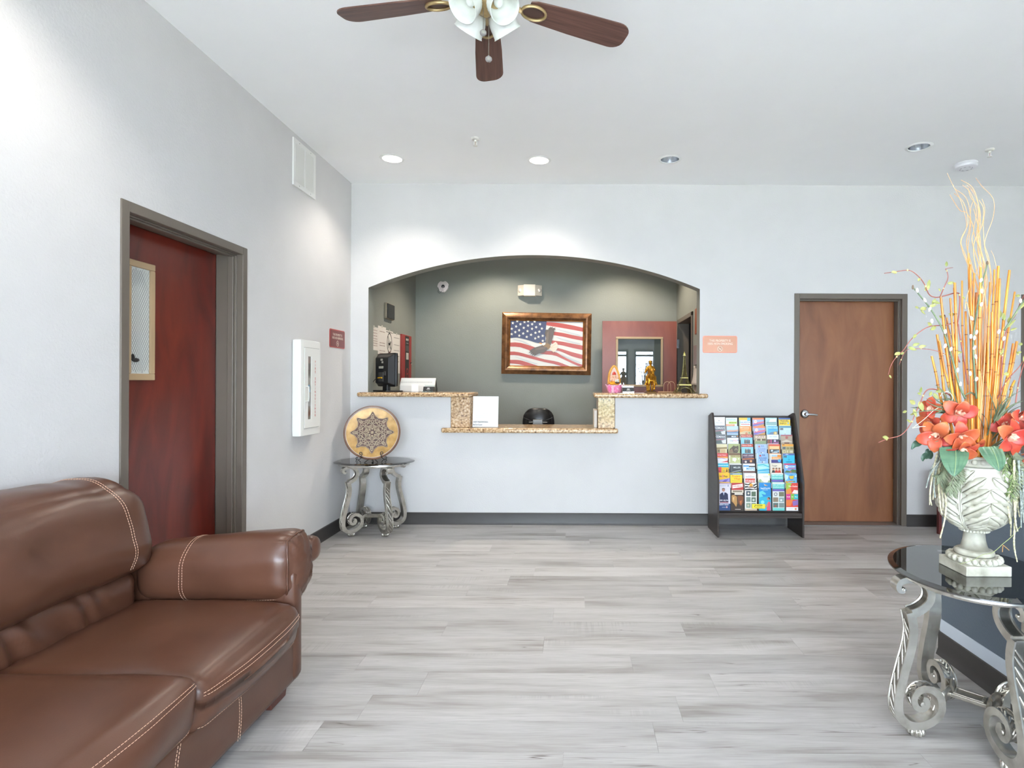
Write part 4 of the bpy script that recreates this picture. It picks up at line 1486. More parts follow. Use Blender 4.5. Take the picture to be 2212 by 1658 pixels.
# ---------------------------------------------------------------- return air grille
y0, y1, z0, z1 = 4.342, 4.709, 2.825, 3.183
t = thing('air_grille', 'white louvred air grille high on left wall near ceiling', 'vent', (XL, y0, z0))
W, HH = y1 - y0, z1 - z0
b = 0.035
mid = W * 0.5
for nm, a in [('frame_rail', (0, W, 0, b)), ('frame_rail', (0, W, HH - b, HH)), ('frame_stile', (0, b, b, HH - b)), ('frame_stile', (W - b, W, b, HH - b)), ('mullion', (mid - 0.009, mid + 0.009, b, HH - b))]:
    MB().box(0, 0.012, a[0], a[1], a[2], a[3]).obj(nm, pm('#e3e2de', 0.4), t, smooth=0, bevel=0.0015)
MB().box(0.0003, 0.0012, b, W - b, b, HH - b).obj('duct_shade', pm('#3d3c3a', 0.8), t, smooth=0)  # flat dark sheet standing in for the shade behind the louvres
sl = None
for c in range(2):
    for k in range(24):
        z = b + (HH - 2 * b) * (k + 0.5) / 24
        if sl is None:
            sl = MB().box(-0.001, 0.001, 0.002, (W - 2 * b) / 2 - 0.012, -0.0085, 0.0085).obj('louvre', pm('#dddcd7', 0.45), t, smooth=0)
            o = sl
        else:
            o = sl.copy()
            COL.objects.link(o)
            o.parent = t
        o.location = (0.0075, b if c == 0 else mid + 0.009, z)
        o.rotation_euler = (0, math.radians(30), 0)
for yy in (0.09, W - 0.09):
    for zz in (0.016, HH - 0.016):
        MB().ball((0.012, yy, zz), (0.002, 0.005, 0.005), 8, 4).obj('screw', pm('#a9a7a2', 0.4), t)

# ---------------------------------------------------------------- mahogany cabinet at the right end, mostly hidden by the partition
t = thing('panel_stand', 'low dark mahogany panel near the back wall, mostly behind grey partition', 'panel', (3.262, 5.19, 0))
MB().box(0, 0.75, 0.0, 0.035, 0.0, 0.55).obj('board', pm('#5a201d', 0.4), t, smooth=0, bevel=0.003)
MB().box(-0.0, 0.75, -0.012, 0.045, 0.55, 0.57).obj('cap', pm('#5c231e', 0.35), t, smooth=0, bevel=0.004)
for x in (0.08, 0.60):
    MB().box(x, x + 0.06, -0.08, 0.115, 0.0, 0.03).obj('foot', pm('#4a1a18', 0.4), t, smooth=0, bevel=0.002)
# ---------------------------------------------------------------- leather sofa along the left wall
LEATHER = noisy('brown_leather', [(0.3, '#4f3225'), (0.7, '#5a3a2b')], 4.0, rough=0.31, detail=3, bump=0.12, bscale=260, bdist=0.0015)
THREAD = pm('#c9a58c', 0.6)
sofa = thing('leather_sofa', 'brown leather sofa with pale double stitching along the left wall', 'sofa', (-1.65, 1.48, 0))


def wrinkle(amp, freq=(6, 6, 6), seed=0.0):
    def f(q, p):
        n = noise.noise(Vector((q.x * freq[0] + seed, q.y * freq[1], q.z * freq[2])))
        n2 = noise.noise(Vector((q.x * freq[0] * 2.3 + seed + 7, q.y * freq[1] * 2.3, q.z * freq[2] * 2.3)))
        d = Vector((p[0] * abs(p[0]) ** 3, p[1] * abs(p[1]) ** 3, p[2] * abs(p[2]) ** 3))
        if d.length > 0:
            d.normalize()
        return q + d * amp * (n + 0.4 * n2)
    return f


def dashes(mb, pts, r=0.0010, dash=0.0075, gap=0.0035):
    """stitches along a polyline"""
    P = [Vector(p) for p in pts]
    acc, on, cur = 0.0, True, [P[0]]
    for a, b in zip(P, P[1:]):
        L = (b - a).length
        pos = 0.0
        while True:
            lim = dash if on else gap
            need = lim - acc
            if pos + need > L:
                acc += L - pos
                if on:
                    cur.append(b)
                break
            pos += need
            q = a + (b - a) * (pos / L)
            if on:
                cur.append(q)
                if len(cur) > 1:
                    mb.tube([cur[0], cur[-1]], r, 4)
            cur = [q]
            on = not on
            acc = 0.0


def stitch(parent, lines):
    mb = MB()
    for ln in lines:
        dashes(mb, ln)
    o = mb.obj('stitching', THREAD, parent, smooth=0, world=True)
    o['kind'] = 'stuff'
    return o


def on_surface(mb, ps, lift=0.0012):
    """points of a rounded box surface, lifted outwards"""
    out = []
    for p in ps:
        a = mb.S(p)
        c = mb.center
        d = Vector((p[0] * abs(p[0]) ** 6, p[1] * abs(p[1]) ** 6, p[2] * abs(p[2]) ** 6)).normalized()
        out.append(a + d * lift)
    return out


def rb(h, r, res, bulge, fn, c):
    m = rbox(h, r, res, bulge, fn, c)
    m.center = Vector(c)
    return m


def seq(a, b, n):
    return [a + (b - a) * i / n for i in range(n + 1)]


# base
Y0, Y1 = 0.42, 2.54
m = rb((0.37, (Y1 - Y0) / 2 - 0.01, 0.10), 0.018, (6, 30, 6), (0, 0, 0), wrinkle(0.002), (-1.572, (Y0 + Y1) / 2, 0.16))
base_o = m.obj('base_frame', LEATHER, sofa, smooth=180, world=True)
ls = []
for yy, bend in [(2.07, 0.012), (1.765, -0.02), (1.15, 0.0)]:
    for o in (-0.006, 0.006):
        ls.append([(-1.2008, yy + o + bend * math.sin(PI * (z - 0.06) / 0.2), z) for z in seq(0.066, 0.255, 12)])
stitch(base_o, ls)
rb((0.075, (Y1 - Y0) / 2, 0.40), 0.04, (5, 20, 8), (0, 0, 0), wrinkle(0.003), (-2.035, (Y0 + Y1) / 2, 0.46)).obj('back_frame', LEATHER, sofa, smooth=180, world=True)

# seat cushions
for i, (yc, zc, sg_) in enumerate([(2.128, 0.335, 0.03), (1.468, 0.357, 0.008), (0.808, 0.35, 0.02)]):
    h = (0.352, 0.330, 0.100)
    sag = lambda q, p, i=i, sg_=sg_: wrinkle(0.004, (7, 7, 7), i * 3.0)(Vector((q.x + 0.012 * p[2] * (p[0] > 0.5), q.y, q.z - (sg_ * max(0, p[0]) ** 4 if p[2] > 0 else 0.0))), p)
    m = rb(h, 0.045, (16, 16, 10), (0.13, 0.015, 0.07), sag, (-1.515, yc, zc))
    c = m.obj('seat_cushion', LEATHER, sofa, smooth=180, world=True)
    ls = []
    for zz in ((0.72, 0.60) if i == 0 else (0.86, 0.74)):
        ls.append(on_surface(m, [(1, t, zz) for t in seq(-0.97, 0.97, 30)]))
    ls.append(on_surface(m, [(1, t, -0.80) for t in seq(-0.97, 0.97, 30)]))
    ls.append(on_surface(m, [(t, -0.97, 1) for t in seq(0.86, -0.9, 24)], 0.001))
    stitch(c, ls)

# long back and the gathered roll under it
def back_fn(q, p):
    q = wrinkle(0.010, (5, 3.0, 6), 2.0)(q, p)
    top = max(0, p[2]) ** 3
    q = Vector((q.x - 0.05 * p[2], q.y, q.z + 0.004 * top * math.sin(q.y * 38) * (0.5 + 0.5 * math.sin(q.y * 7 + 1)) - 0.028 * top * max(0, (abs(p[1]) - 0.86) / 0.14) ** 2))
    return q


m = rb((0.165, 1.045, 0.205), 0.145, (14, 90, 16), (0.10, 0, 0.02), back_fn, (-1.955, 1.475, 0.752))
bk = m.obj('back_cushion', LEATHER, sofa, smooth=180, world=True)
ls = []
for dy in (-0.006, 0.006):
    yy = 0.815 + dy
    ls.append(on_surface(m, [(1, yy, t) for t in seq(-0.97, 0.97, 30)] + [(t, yy, 1) for t in seq(0.95, -0.9, 14)]))
ls.append(on_surface(m, [(-0.55, t, 1) for t in seq(0.83, -0.9, 70)], 0.002))
stitch(bk, ls)


def gather(q, p):
    s = math.sin(q.y * 52 + 2.2 * math.sin(q.y * 17) + 1.5 * q.z * 20) * (0.55 + 0.45 * math.sin(q.y * 11 + 2))
    return Vector((q.x + 0.013 * s * (p[0] > 0) * (1 - 0.5 * p[2] ** 2), q.y, q.z + 0.002 * s))


rb((0.10, 1.0, 0.105), 0.09, (8, 220, 12), (0, 0, 0), gather, (-1.915, 1.452, 0.475)).obj('lumbar_roll', LEATHER, sofa, smooth=180, world=True)

# arms: a slab, a padded pillow draped over it
for yc, sg in [(2.505, 1), (0.455, -1)]:
    m = rb((0.375, 0.045, 0.245), 0.035, (10, 5, 10), (0, 0, 0), wrinkle(0.0015), (-1.567, yc, 0.305))
    m.obj('arm_panel', LEATHER, sofa, smooth=180, world=True)

    def pil(q, p, sg=sg):
        q = Vector((q.x, q.y, q.z + 0.035 * p[0] * (0.5 + 0.5 * p[2]) + 0.008 * p[2] - 0.004))
        end = max(0, p[0]) ** 10
        q = wrinkle(0.004, (6, 8, 8), 5.0)(q, p)
        # pleats gathered towards the front end
        a = math.atan2(p[2], p[1])
        pl = math.sin(a * 13 + 2 * math.sin(a * 3))
        k = max(0, (p[0] - 0.62) / 0.38) ** 1.5 * (1 - end)
        s = 1 + 0.05 * pl * k - 0.10 * max(0, (p[0] - 0.8) / 0.2) ** 2
        return Vector((q.x + 0.012 * end * pl * 0.4, q.y * s, q.z * (1 + 0.04 * pl * k)))
    m = rb((0.36, 0.118, 0.134), 0.105, (36, 18, 18), (0.0, 0.08, 0.03), pil, (-1.535, yc + sg * 0.045, 0.534))
    ap = m.obj('arm_pillow', LEATHER, sofa, smooth=180, world=True)
    ls = []
    for dx in (-0.018, 0.018):
        x = -0.33 + dx
        ls.append(on_surface(m, [(x, -sg, t) for t in seq(-0.97, 0.97, 24)] + [(x, t, 1) for t in seq(-sg * 0.97, sg * 0.9, 20)]))
    ls.append(on_surface(m, [(t, -sg, -0.96) for t in seq(-0.95, 0.95, 40)]))
    stitch(ap, ls)
    ring = []
    for k in range(72):
        a = 2 * PI * k / 72
        y, z = math.cos(a), math.sin(a)
        s = 1 / max(abs(y), abs(z))
        ring.append(m.S((0.90, y * s, z * s)))
    MB().tube([Vector((q.x + 0.004, q.y, q.z)) for q in ring], 0.0045, 6, closed=True).obj('piping', LEATHER, ap, smooth=180, world=True)
    # skirt of the pillow rolled over the outer side
    m2 = rb((0.30, 0.050, 0.062), 0.048, (30, 8, 8), (0, 0, 0), lambda q, p: Vector((q.x, q.y * (1 + 0.12 * math.sin(q.x * 70) * (p[0] > 0.3)), q.z + 0.02 * p[0])), (-1.475, yc + sg * 0.152, 0.565))
    m2.obj('pillow_skirt', LEATHER, sofa, smooth=180, world=True)

# block feet
FOOT = pm('#5a332a', 0.35)
for x in (-1.29, -1.93):
    for y in (2.432, 0.53):
        mb = MB()
        b, tp = [(-0.048, -0.058), (0.048, -0.058), (0.048, 0.058), (-0.048, 0.058)], [(-0.05, -0.075), (0.05, -0.075), (0.05, 0.075), (-0.05, 0.075)]
        mb.add([(x + p, y + q, 0.0) for p, q in b] + [(x + p, y + q, 0.066) for p, q in tp], [(3, 2, 1, 0), (4, 5, 6, 7)] + [(i, (i + 1) % 4, (i + 1) % 4 + 4, i + 4) for i in range(4)])
        mb.obj('foot', FOOT, sofa, smooth=0, bevel=0.004, world=True)
# ---------------------------------------------------------------- scrolled metal end tables
PEWTER = noisy('antique_pewter', [(0.3, '#b3aea4'), (0.6, '#d3cfc7')], 22, rough=0.27, metal=0.9)
def patina(m):
    nt = m.node_tree
    b = nt.nodes['Principled BSDF']
    src = b.inputs['Base Color'].links[0].from_socket
    geo = nd(nt, 'ShaderNodeNewGeometry')
    r = ramp(nt, [(0.43, '#4a453d'), (0.495, '#ffffff')])
    nt.links.new(geo.outputs['Pointiness'], r.inputs[0])
    mx = nd(nt, 'ShaderNodeMix', data_type='RGBA', blend_type='MULTIPLY')
    mx.inputs[0].default_value = 0.9
    nt.links.new(src, mx.inputs[6])
    nt.links.new(r.outputs[0], mx.inputs[7])
    nt.links.new(mx.outputs[2], b.inputs['Base Color'])


patina(PEWTER)
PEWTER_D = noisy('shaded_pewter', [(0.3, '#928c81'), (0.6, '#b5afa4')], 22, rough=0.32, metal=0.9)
TGLASS = glassy('smoked_glass', (0.55, 0.56, 0.54, 1), 0.0, 2.6)
KS = 0.00083
RF = 0.200
UPPER = [(180, 838), (170, 849), (154, 845), (147, 828), (157, 805), (188, 793), (235, 794), (277, 812), (299, 845), (301, 880), (283, 912), (250, 937), (214, 952)]
LOWER = [(206, 944), (218, 1000), (220, 1050), (208, 1120), (183, 1210), (161, 1300), (152, 1370), (160, 1420), (190, 1452), (235, 1464), (285, 1453), (328, 1424), (347, 1385), (340, 1335), (310, 1306),
         (270, 1300), (238, 1318), (226, 1350), (239, 1381), (263, 1388), (281, 1373), (279, 1352), (264, 1346)]
rz = lambda p: (RF + (257 - p[0]) * KS, (1520 - p[1]) * KS)


def ribbon(mb, path, W, Tk, n=5, rim=0.0042):
    pts = [(p.x, p.y) for p in chain([(a, b, 0) for a, b in path], n)]
    N = len(pts)
    rings = []
    for i, p in enumerate(pts):
        a, b = pts[max(i - 1, 0)], pts[min(i + 1, N - 1)]
        t = Vector((b[0] - a[0], b[1] - a[1])).normalized()
        nn = Vector((t[1], -t[0]))                        # to the outer side of the leg
        s = i / (N - 1)
        w, th = (f(s) for f in (W, Tk))
        sec = [(-w, -th), (-w, th + rim), (-w + 0.006, th + rim), (-w + 0.0085, th), (w - 0.0085, th), (w - 0.006, th + rim), (w, th + rim), (w, -th)]
        rings.append([(p[0] - nn[0] * o, v, p[1] - nn[1] * o) for v, o in sec])
    m = len(rings[0])
    vs = [q for r in rings for q in r]
    fs = [(i * m + k, i * m + (k + 1) % m, (i + 1) * m + (k + 1) % m, (i + 1) * m + k) for i in range(N - 1) for k in range(m)]
    fs += [tuple(range(m)), tuple(range((N - 1) * m, N * m))]
    mb.add(vs, fs)
    return pts


def table(name, label, loc, rot, ga, gb, grot):
    t = thing(name, label, 'table', loc, rot, 'matching scrolled metal end tables')
    leg0 = None
    mb = MB()
    up = ribbon(mb, [rz(p) for p in UPPER], lambda s: 0.022 + 0.004 * s, lambda s: 0.006 + 0.008 * s, rim=0.0045)
    lo = ribbon(mb, [rz(p) for p in LOWER], lambda s: 0.026 - 0.008 * max(0, s - 0.45), lambda s: (0.014 if s < 0.4 else 0.014 - 0.012 * (s - 0.4)), rim=0.0045)
    for c, r in [((176, 840), 0.008), ((262, 1366), 0.012)]:
        q = rz(c)
        mb.lathe([(0.001, -0.027), (r * 0.8, -0.026), (r, -0.02), (r, 0.02), (r * 0.8, 0.026), (0.001, 0.027)], 12, (q[0], 0, q[1]), M=RX)
    carve = MB()
    # slanting leaf ridges on the outer face of the shaft and over the lower scroll
    N = len(lo)
    for k in range(15):
        s = 0.04 + 0.032 * k
        i = int(s * (N - 1))
        a, b = lo[i], lo[min(i + 5, N - 1)]
        tv = Vector((b[0] - a[0], b[1] - a[1])).normalized()
        nn = Vector((tv[1], -tv[0])) * -1
        off = 0.0145
        P0 = Vector((a[0] + nn[0] * off, -0.015, a[1] + nn[1] * off))
        P1 = Vector((b[0] + nn[0] * off, 0.015, b[1] + nn[1] * off))
        carve.tube([P0, (P0 + P1) / 2 + Vector((nn[0], 0, nn[1])) * 0.0015, P1], [0.0034, 0.0056, 0.0026], 6)
    for k in range(10):
        s = 0.57 + 0.022 * k
        i = int(s * (N - 1))
        a, b = lo[i], lo[min(i + 3, N - 1)]
        tv = Vector((b[0] - a[0], b[1] - a[1])).normalized()
        nn = Vector((tv[1], -tv[0])) * -1
        off = 0.0125
        for sg in (1, -1):
            P0 = Vector((a[0] + nn[0] * off, sg * 0.002, a[1] + nn[1] * off))
            P1 = Vector((b[0] + nn[0] * off, sg * 0.015, b[1] + nn[1] * off))
            carve.tube([P0, P1], [0.0042, 0.003], 5)
    paw = MB()
    RP = RF + 0.010
    for k in range(11):
        a = 2 * PI * k / 11
        paw.ball((RP + 0.022 * math.cos(a), 0.022 * math.sin(a), 0.017), (0.0125, 0.0078, 0.017), 8, 6, M=Matrix.Rotation(a, 3, 'Z'))
    paw.lathe([(0.022, 0.002), (0.026, 0.02), (0.016, 0.038)], 14, (RP, 0, 0))
    for k in range(4):
        M4 = Matrix.Rotation(PI / 4 + k * PI / 2, 4, 'Z')
        if leg0 is None:
            leg0 = mb.obj('leg', PEWTER, t, smooth=40)
            cv = carve.obj('leaf_carving', PEWTER, leg0, smooth=60)
            cv['kind'] = 'stuff'
            pw = paw.obj('paw_foot', PEWTER, leg0, smooth=60)
            L = leg0
        else:
            L = copy_tree(leg0, t)
        L.rotation_euler = (0, 0, PI / 4 + k * PI / 2)
    # stretcher: a bar with a sunk panel, brackets to the four lower scrolls
    st = MB()
    zb = 0.150
    st.box(-0.082, 0.082, -0.031, 0.031, zb - 0.016, zb)
    for a in [(-0.05, 0.05, -0.031, -0.02), (-0.05, 0.05, 0.02, 0.031), (-0.05, -0.04, -0.02, 0.02), (0.04, 0.05, -0.02, 0.02)]:
        st.box(a[0], a[1], a[2], a[3], zb, zb + 0.006)
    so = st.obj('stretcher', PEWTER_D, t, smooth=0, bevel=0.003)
    for k in range(4):
        a = PI / 4 + k * PI / 2
        cx, cy = math.cos(a), math.sin(a)
        s0 = (0.064 if cx > 0 else -0.064, 0.012 if cy > 0 else -0.012, zb - 0.008)
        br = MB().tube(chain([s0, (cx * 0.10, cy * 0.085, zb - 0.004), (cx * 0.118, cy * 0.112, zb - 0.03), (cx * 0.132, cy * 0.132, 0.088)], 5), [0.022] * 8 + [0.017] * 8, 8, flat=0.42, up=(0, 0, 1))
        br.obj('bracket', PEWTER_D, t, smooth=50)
    Mg = Matrix.Rotation(grot - rot, 4, 'Z')

    def ell(mb, prof, n=72):
        vs, fs = [], []
        for r, z in prof:
            vs += [Mg @ Vector((ga * r * math.cos(2 * PI * k / n), gb * r * math.sin(2 * PI * k / n), z)) for k in range(n)]
        m = len(prof)
        for i in range(m - 1):
            for k in range(n):
                k2 = (k + 1) % n
                fs.append((i * n + k, i * n + k2, (i + 1) * n + k2, (i + 1) * n + k))
        return mb.add(vs, fs), n, m
    mb2 = MB()
    _, n, m = ell(mb2, [(0.80, 0.604), (0.87, 0.604), (0.885, 0.612), (0.87, 0.627), (0.80, 0.627), (0.80, 0.604)])
    mb2.obj('top_ring', PEWTER, t, smooth=50)
    mb3 = MB()
    _, n, m = ell(mb3, [(0.975, 0.628), (1.0, 0.631), (1.0, 0.636), (0.93, 0.642)])
    o = len(mb3.v)
    mb3.f.append(tuple(range(n - 1, -1, -1)))
    mb3.f.append(tuple(range((m - 1) * n, m * n)))
    mb3.m += [0, 0]
    mb3.obj('glass_top', TGLASS, t, smooth=5)
    return t


table('end_table', 'scrolled pewter end table with smoked glass top in the far left corner', (-1.803, 5.190, 0), 0.0, 0.353, 0.268, 0.0)
table('end_table', 'scrolled pewter end table with smoked glass top under the white urn', (1.528, 2.235, 0), -PI / 4, 0.350, 0.282, math.radians(68))

# ---------------------------------------------------------------- round plate on a wire easel
TZ = 0.6425
t = thing('decorative_plate', 'round gold plate with brown carved medallion on the corner table', 'plate', (-1.79, 5.085, TZ), math.radians(14))
MP = Matrix.Translation((0, 0.0, 0.0)) @ Matrix.Translation((0, 0.03, 0.255)) @ Matrix.Rotation(PI / 2 - 0.20, 4, 'X')
R = 0.238
mb = MB()
mb.lathe([(0.05, -0.018), (R * 0.9, -0.012), (R, 0.0), (R + 0.001, 0.006), (R - 0.006, 0.011), (R - 0.016, 0.009), (R - 0.018, 0.004), (0.001, 0.002)], 72, M=MP, cap=False)
mb.obj('rim', noisy('brown_lacquer', [(0.3, '#5d3f30'), (0.7, '#7d5a46')], 12, rough=0.35), t, smooth=40)
MB().lathe([(R - 0.0165, 0.0075), (R - 0.0165, 0.0105), (R - 0.021, 0.0105), (R - 0.021, 0.0075)], 72, M=MP, cap=False).obj('rim_line', pm('#cbb6a2', 0.4), t, smooth=40)
MB().lathe([(R - 0.021, 0.0085), (R - 0.028, 0.0065), (0.001, 0.0045)], 72, M=MP, cap=False).obj('gold_field', noisy('gold_leaf', [(0.3, '#8f6c36'), (0.5, '#af8647'), (0.7, '#c09b5c')], 16, rough=0.33, metal=0.15, bump=0.2,
                                                                                                            bscale=30), t, smooth=180)


def med(th, k=1.0):
    return k * (0.135 + 0.043 * abs(math.cos(4 * th)) ** 5 + 0.007 * abs(math.cos(12 * th)))


mb = MB()
n = 192
vs = [MP @ Vector((med(2 * PI * k / n) * math.sin(2 * PI * k / n), med(2 * PI * k / n) * math.cos(2 * PI * k / n), z)) for z in (0.004, 0.0085) for k in range(n)]
mb.add(vs, [tuple(range(n, 2 * n))] + [(k, (k + 1) % n, n + (k + 1) % n, n + k) for k in range(n)])
mb.obj('medallion', noisy('medallion_brown', [(0.3, '#3f2218'), (0.7, '#5e3626')], 25, rough=0.45), t, smooth=0)
CREAM = pm('#b3a188', 0.5)
sc = MB()


def pol(r, th, z=0.0095):
    return MP @ Vector((r * math.sin(th), r * math.cos(th), z))


sc.tube([pol(med(2 * PI * k / n, 0.975), 2 * PI * k / n) for k in range(n)], 0.0021, 5, closed=True)


def spiral(r, th, R0, turns, a0, sg, w):
    c = Vector((r * math.sin(th), r * math.cos(th), 0))
    pts = []
    for k in range(20):
        s = k / 19
        a = a0 + sg * turns * 2 * PI * s
        q = R0 * (1 - 0.8 * s)
        pts.append(MP @ Vector((c.x + q * math.cos(a), c.y + q * math.sin(a), 0.0095)))
    sc.tube(pts, [w * (1 - 0.4 * k / 19) for k in range(20)], 5)


for k in range(8):
    th = k * PI / 4
    big = k % 2 == 0
    for sg in (1, -1):
        D = lambda r, d: pol(r, th + sg * d)
        # leaf inside each point
        sc.tube(chain([D(0.165, 0.0), D(0.150, 0.06), D(0.132, 0.075), D(0.118, 0.02)], 4), [0.003] * 13, 5)
        sc.tube(chain([D(0.148, 0.0), D(0.136, 0.035), D(0.126, 0.0)], 4), 0.0022, 5)
        sc.tube(chain([D(0.120, 0.01), D(0.125, 0.13), D(0.112, 0.20), D(0.10, 0.13)], 4), 0.0026, 5)
        sc.tube(chain([D(0.112, 0.02), D(0.098, 0.10), D(0.086, 0.05), D(0.080, 0.0)], 4), 0.0030, 5)
        sc.tube(chain([D(0.086, 0.05), D(0.082, 0.22), D(0.094, 0.30), D(0.104, 0.26), D(0.10, 0.20)], 4), 0.0028, 5)
        sc.tube(chain([D(0.076, 0.02), D(0.066, 0.20), D(0.052, 0.28), D(0.045, 0.10)], 4), 0.0032, 5)
        sc.tube(chain([D(0.066, 0.05), D(0.058, 0.12), D(0.050, 0.06)], 4), 0.0026, 5)
        spiral(0.115, th + sg * 0.31, 0.011, 1.3, th, sg, 0.0026)
    sc.ball(pol(0.158, th, 0.009), 0.0035, 6, 4)
    sc.ball(pol(0.090, th + PI / 8, 0.009), 0.0075, 8, 5)
    sc.ball(pol(0.060, th + PI / 8, 0.009), 0.007, 8, 5)
    sc.ball(pol(0.032, th, 0.0095), 0.010, 8, 5)
    sc.ball(pol(0.042, th + PI / 8, 0.0095), 0.007, 8, 5)
sc.ball(pol(0, 0, 0.0095), 0.014, 10, 6)
o = sc.obj('cream_scrollwork', CREAM, t, smooth=60)
o['kind'] = 'stuff'

t2 = thing('plate_easel', 'black wire easel holding the round plate', 'easel', (-1.79, 5.085, TZ), math.radians(14))
IRON = pm('#1f1e1e', 0.4, 0.3)
for sg in (1, -1):
    mb = MB()
    sp = [(sg * 0.088 + sg * 0.016 * (1 - 0.75 * k / 18) * math.cos(PI * 0.5 + sg * 0 + k * 0.42), -0.055, 0.080 + 0.020 * (1 - 0.75 * k / 18) * math.sin(-PI * 0.5 + k * 0.42)) for k in range(18, -1, -1)]
    mb.tube(sp, 0.0032, 6)
    mb.tube(chain([sp[-1], (sg * 0.086, -0.05, 0.052), (sg * 0.075, -0.02, 0.048), (sg * 0.04, 0.045, 0.045)], 5), 0.0032, 6)
    mb.tube(chain([(sg * 0.080, -0.03, 0.050), (sg * 0.092, -0.035, 0.034), (sg * 0.112, -0.04, 0.026), (sg * 0.126, -0.04, 0.034), (sg * 0.124, -0.04, 0.047), (sg * 0.113, -0.04, 0.046), (sg * 0.114, -0.04, 0.038)], 5), 0.0032, 6)
    mb.tube(chain([(sg * 0.085, -0.05, 0.0035), (sg * 0.098, -0.045, 0.018), (sg * 0.116, -0.04, 0.027), (sg * 0.126, -0.04, 0.018), (sg * 0.121, -0.04, 0.006), (sg * 0.112, -0.04, 0.009), (sg * 0.114, -0.04, 0.016)], 5), 0.0032, 6)
    mb.obj('front_scroll', IRON, t2, smooth=60)
    MB().tube(chain([(sg * 0.055, -0.055, 0.0035), (sg * 0.03, -0.01, 0.02), (0.0, 0.045, 0.045), (-sg * 0.02, 0.048, 0.055)], 5), 0.0032, 6).obj('cross_wire', IRON, t2, smooth=60)
MB().tube([(0, 0.05, 0.03), (0, 0.085, 0.33)], 0.0032, 6).tube([(0, 0.05, 0.004), (0, 0.05, 0.05)], 0.006, 6).tube([(0, 0.07, 0.20), (0, 0.125, 0.0035)], 0.0032, 6).obj('back_leg', IRON, t2, smooth=60)
# ---------------------------------------------------------------- white acanthus urn
UX, UY, UZ = 1.527, 2.215, 0.6425


def stone():
    m, nt, b = newmat('aged_white_stone')
    L = nt.links.new
    geo = nd(nt, 'ShaderNodeNewGeometry')
    tc = nd(nt, 'ShaderNodeTexCoord')
    n = nd(nt, 'ShaderNodeTexNoise')
    n.inputs['Scale'].default_value = 14
    n.inputs['Detail'].default_value = 5
    L(tc.outputs['Object'], n.inputs['Vector'])
    r = ramp(nt, [(0.32, '#979383'), (0.48, '#b6b3a4'), (0.6, '#c2c0b3')])
    L(n.outputs['Fac'], r.inputs[0])
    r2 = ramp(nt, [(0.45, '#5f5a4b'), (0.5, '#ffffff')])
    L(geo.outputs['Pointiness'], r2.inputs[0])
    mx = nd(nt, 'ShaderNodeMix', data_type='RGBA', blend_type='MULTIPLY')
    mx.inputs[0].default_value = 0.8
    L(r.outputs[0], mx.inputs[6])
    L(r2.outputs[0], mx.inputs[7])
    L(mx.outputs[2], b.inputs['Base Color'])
    b.inputs['Roughness'].default_value = 0.5
    return m


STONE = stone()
urn = thing('urn', 'white stone urn with carved leaves on the near glass table', 'urn', (UX, UY, UZ))
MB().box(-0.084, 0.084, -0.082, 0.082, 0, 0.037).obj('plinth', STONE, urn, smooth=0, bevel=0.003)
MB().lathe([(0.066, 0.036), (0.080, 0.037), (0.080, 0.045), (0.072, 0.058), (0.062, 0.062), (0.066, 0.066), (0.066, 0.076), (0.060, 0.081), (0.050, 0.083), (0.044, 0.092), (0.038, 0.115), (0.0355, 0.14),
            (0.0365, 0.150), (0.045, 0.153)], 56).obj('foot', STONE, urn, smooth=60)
mb = MB()
for k in range(22):
    a = 2 * PI * (k + 0.5) / 22
    mb.ball((0.081 * math.cos(a), 0.081 * math.sin(a), 0.050), (0.013, 0.0105, 0.0125), 10, 7, M=Matrix.Rotation(a, 3, 'Z'))
mb.obj('foot_beads', STONE, urn, smooth=180)['kind'] = 'stuff'
mb = MB()
for k in range(26):
    a = 2 * PI * k / 26
    mb.ball((0.0455 * math.cos(a), 0.0455 * math.sin(a), 0.1545), 0.0062, 8, 6)
mb.obj('collar_beads', STONE, urn, smooth=180)['kind'] = 'stuff'
BOWL = [(0.044, 0.158), (0.060, 0.168), (0.082, 0.185), (0.098, 0.205), (0.109, 0.230), (0.115, 0.258), (0.117, 0.290), (0.115, 0.325), (0.111, 0.360), (0.107, 0.388), (0.106, 0.400)]
pr_ = chain([(r, z, 0) for r, z in BOWL], 4)
prof = [(p.x, p.y) for p in pr_]


def brad(z):
    for (ra, za), (rb_, zb) in zip(prof, prof[1:]):
        if z <= zb:
            return ra + (rb_ - ra) * max(0, (z - za)) / max(zb - za, 1e-6)
    return prof[-1][0]


MB().lathe(prof + [(0.104, 0.402), (0.112, 0.406), (0.116, 0.410), (0.113, 0.414), (0.113, 0.432), (0.117, 0.436), (0.116, 0.442), (0.106, 0.443), (0.102, 0.436), (0.10, 0.40)], 96, cap=False).obj('bowl', STONE, urn, smooth=50)
MB().lathe([(0.001, 0.432), (0.104, 0.428)], 32, cap=False).obj('moss', noisy('brown_moss', [(0.35, '#5b4a30'), (0.65, '#a08257')], 60, rough=0.9, bump=0.8, bscale=90, bdist=0.01), urn)
mb = MB()
for k in range(26):
    a = 2 * PI * k / 26
    mb.ball((0.112 * math.cos(a), 0.112 * math.sin(a), 0.423), (0.006, 0.0105, 0.0095), 8, 6, M=Matrix.Rotation(a, 3, 'Z'))
mb.obj('rim_beads', STONE, urn, smooth=180)['kind'] = 'stuff'


def onb(s, z, h, th0):
    z = min(max(z, 0.160), 0.402)
    r = brad(z)
    a = th0 + s / max(r, 0.07)
    return ((r + h) * math.cos(a), (r + h) * math.sin(a), z)


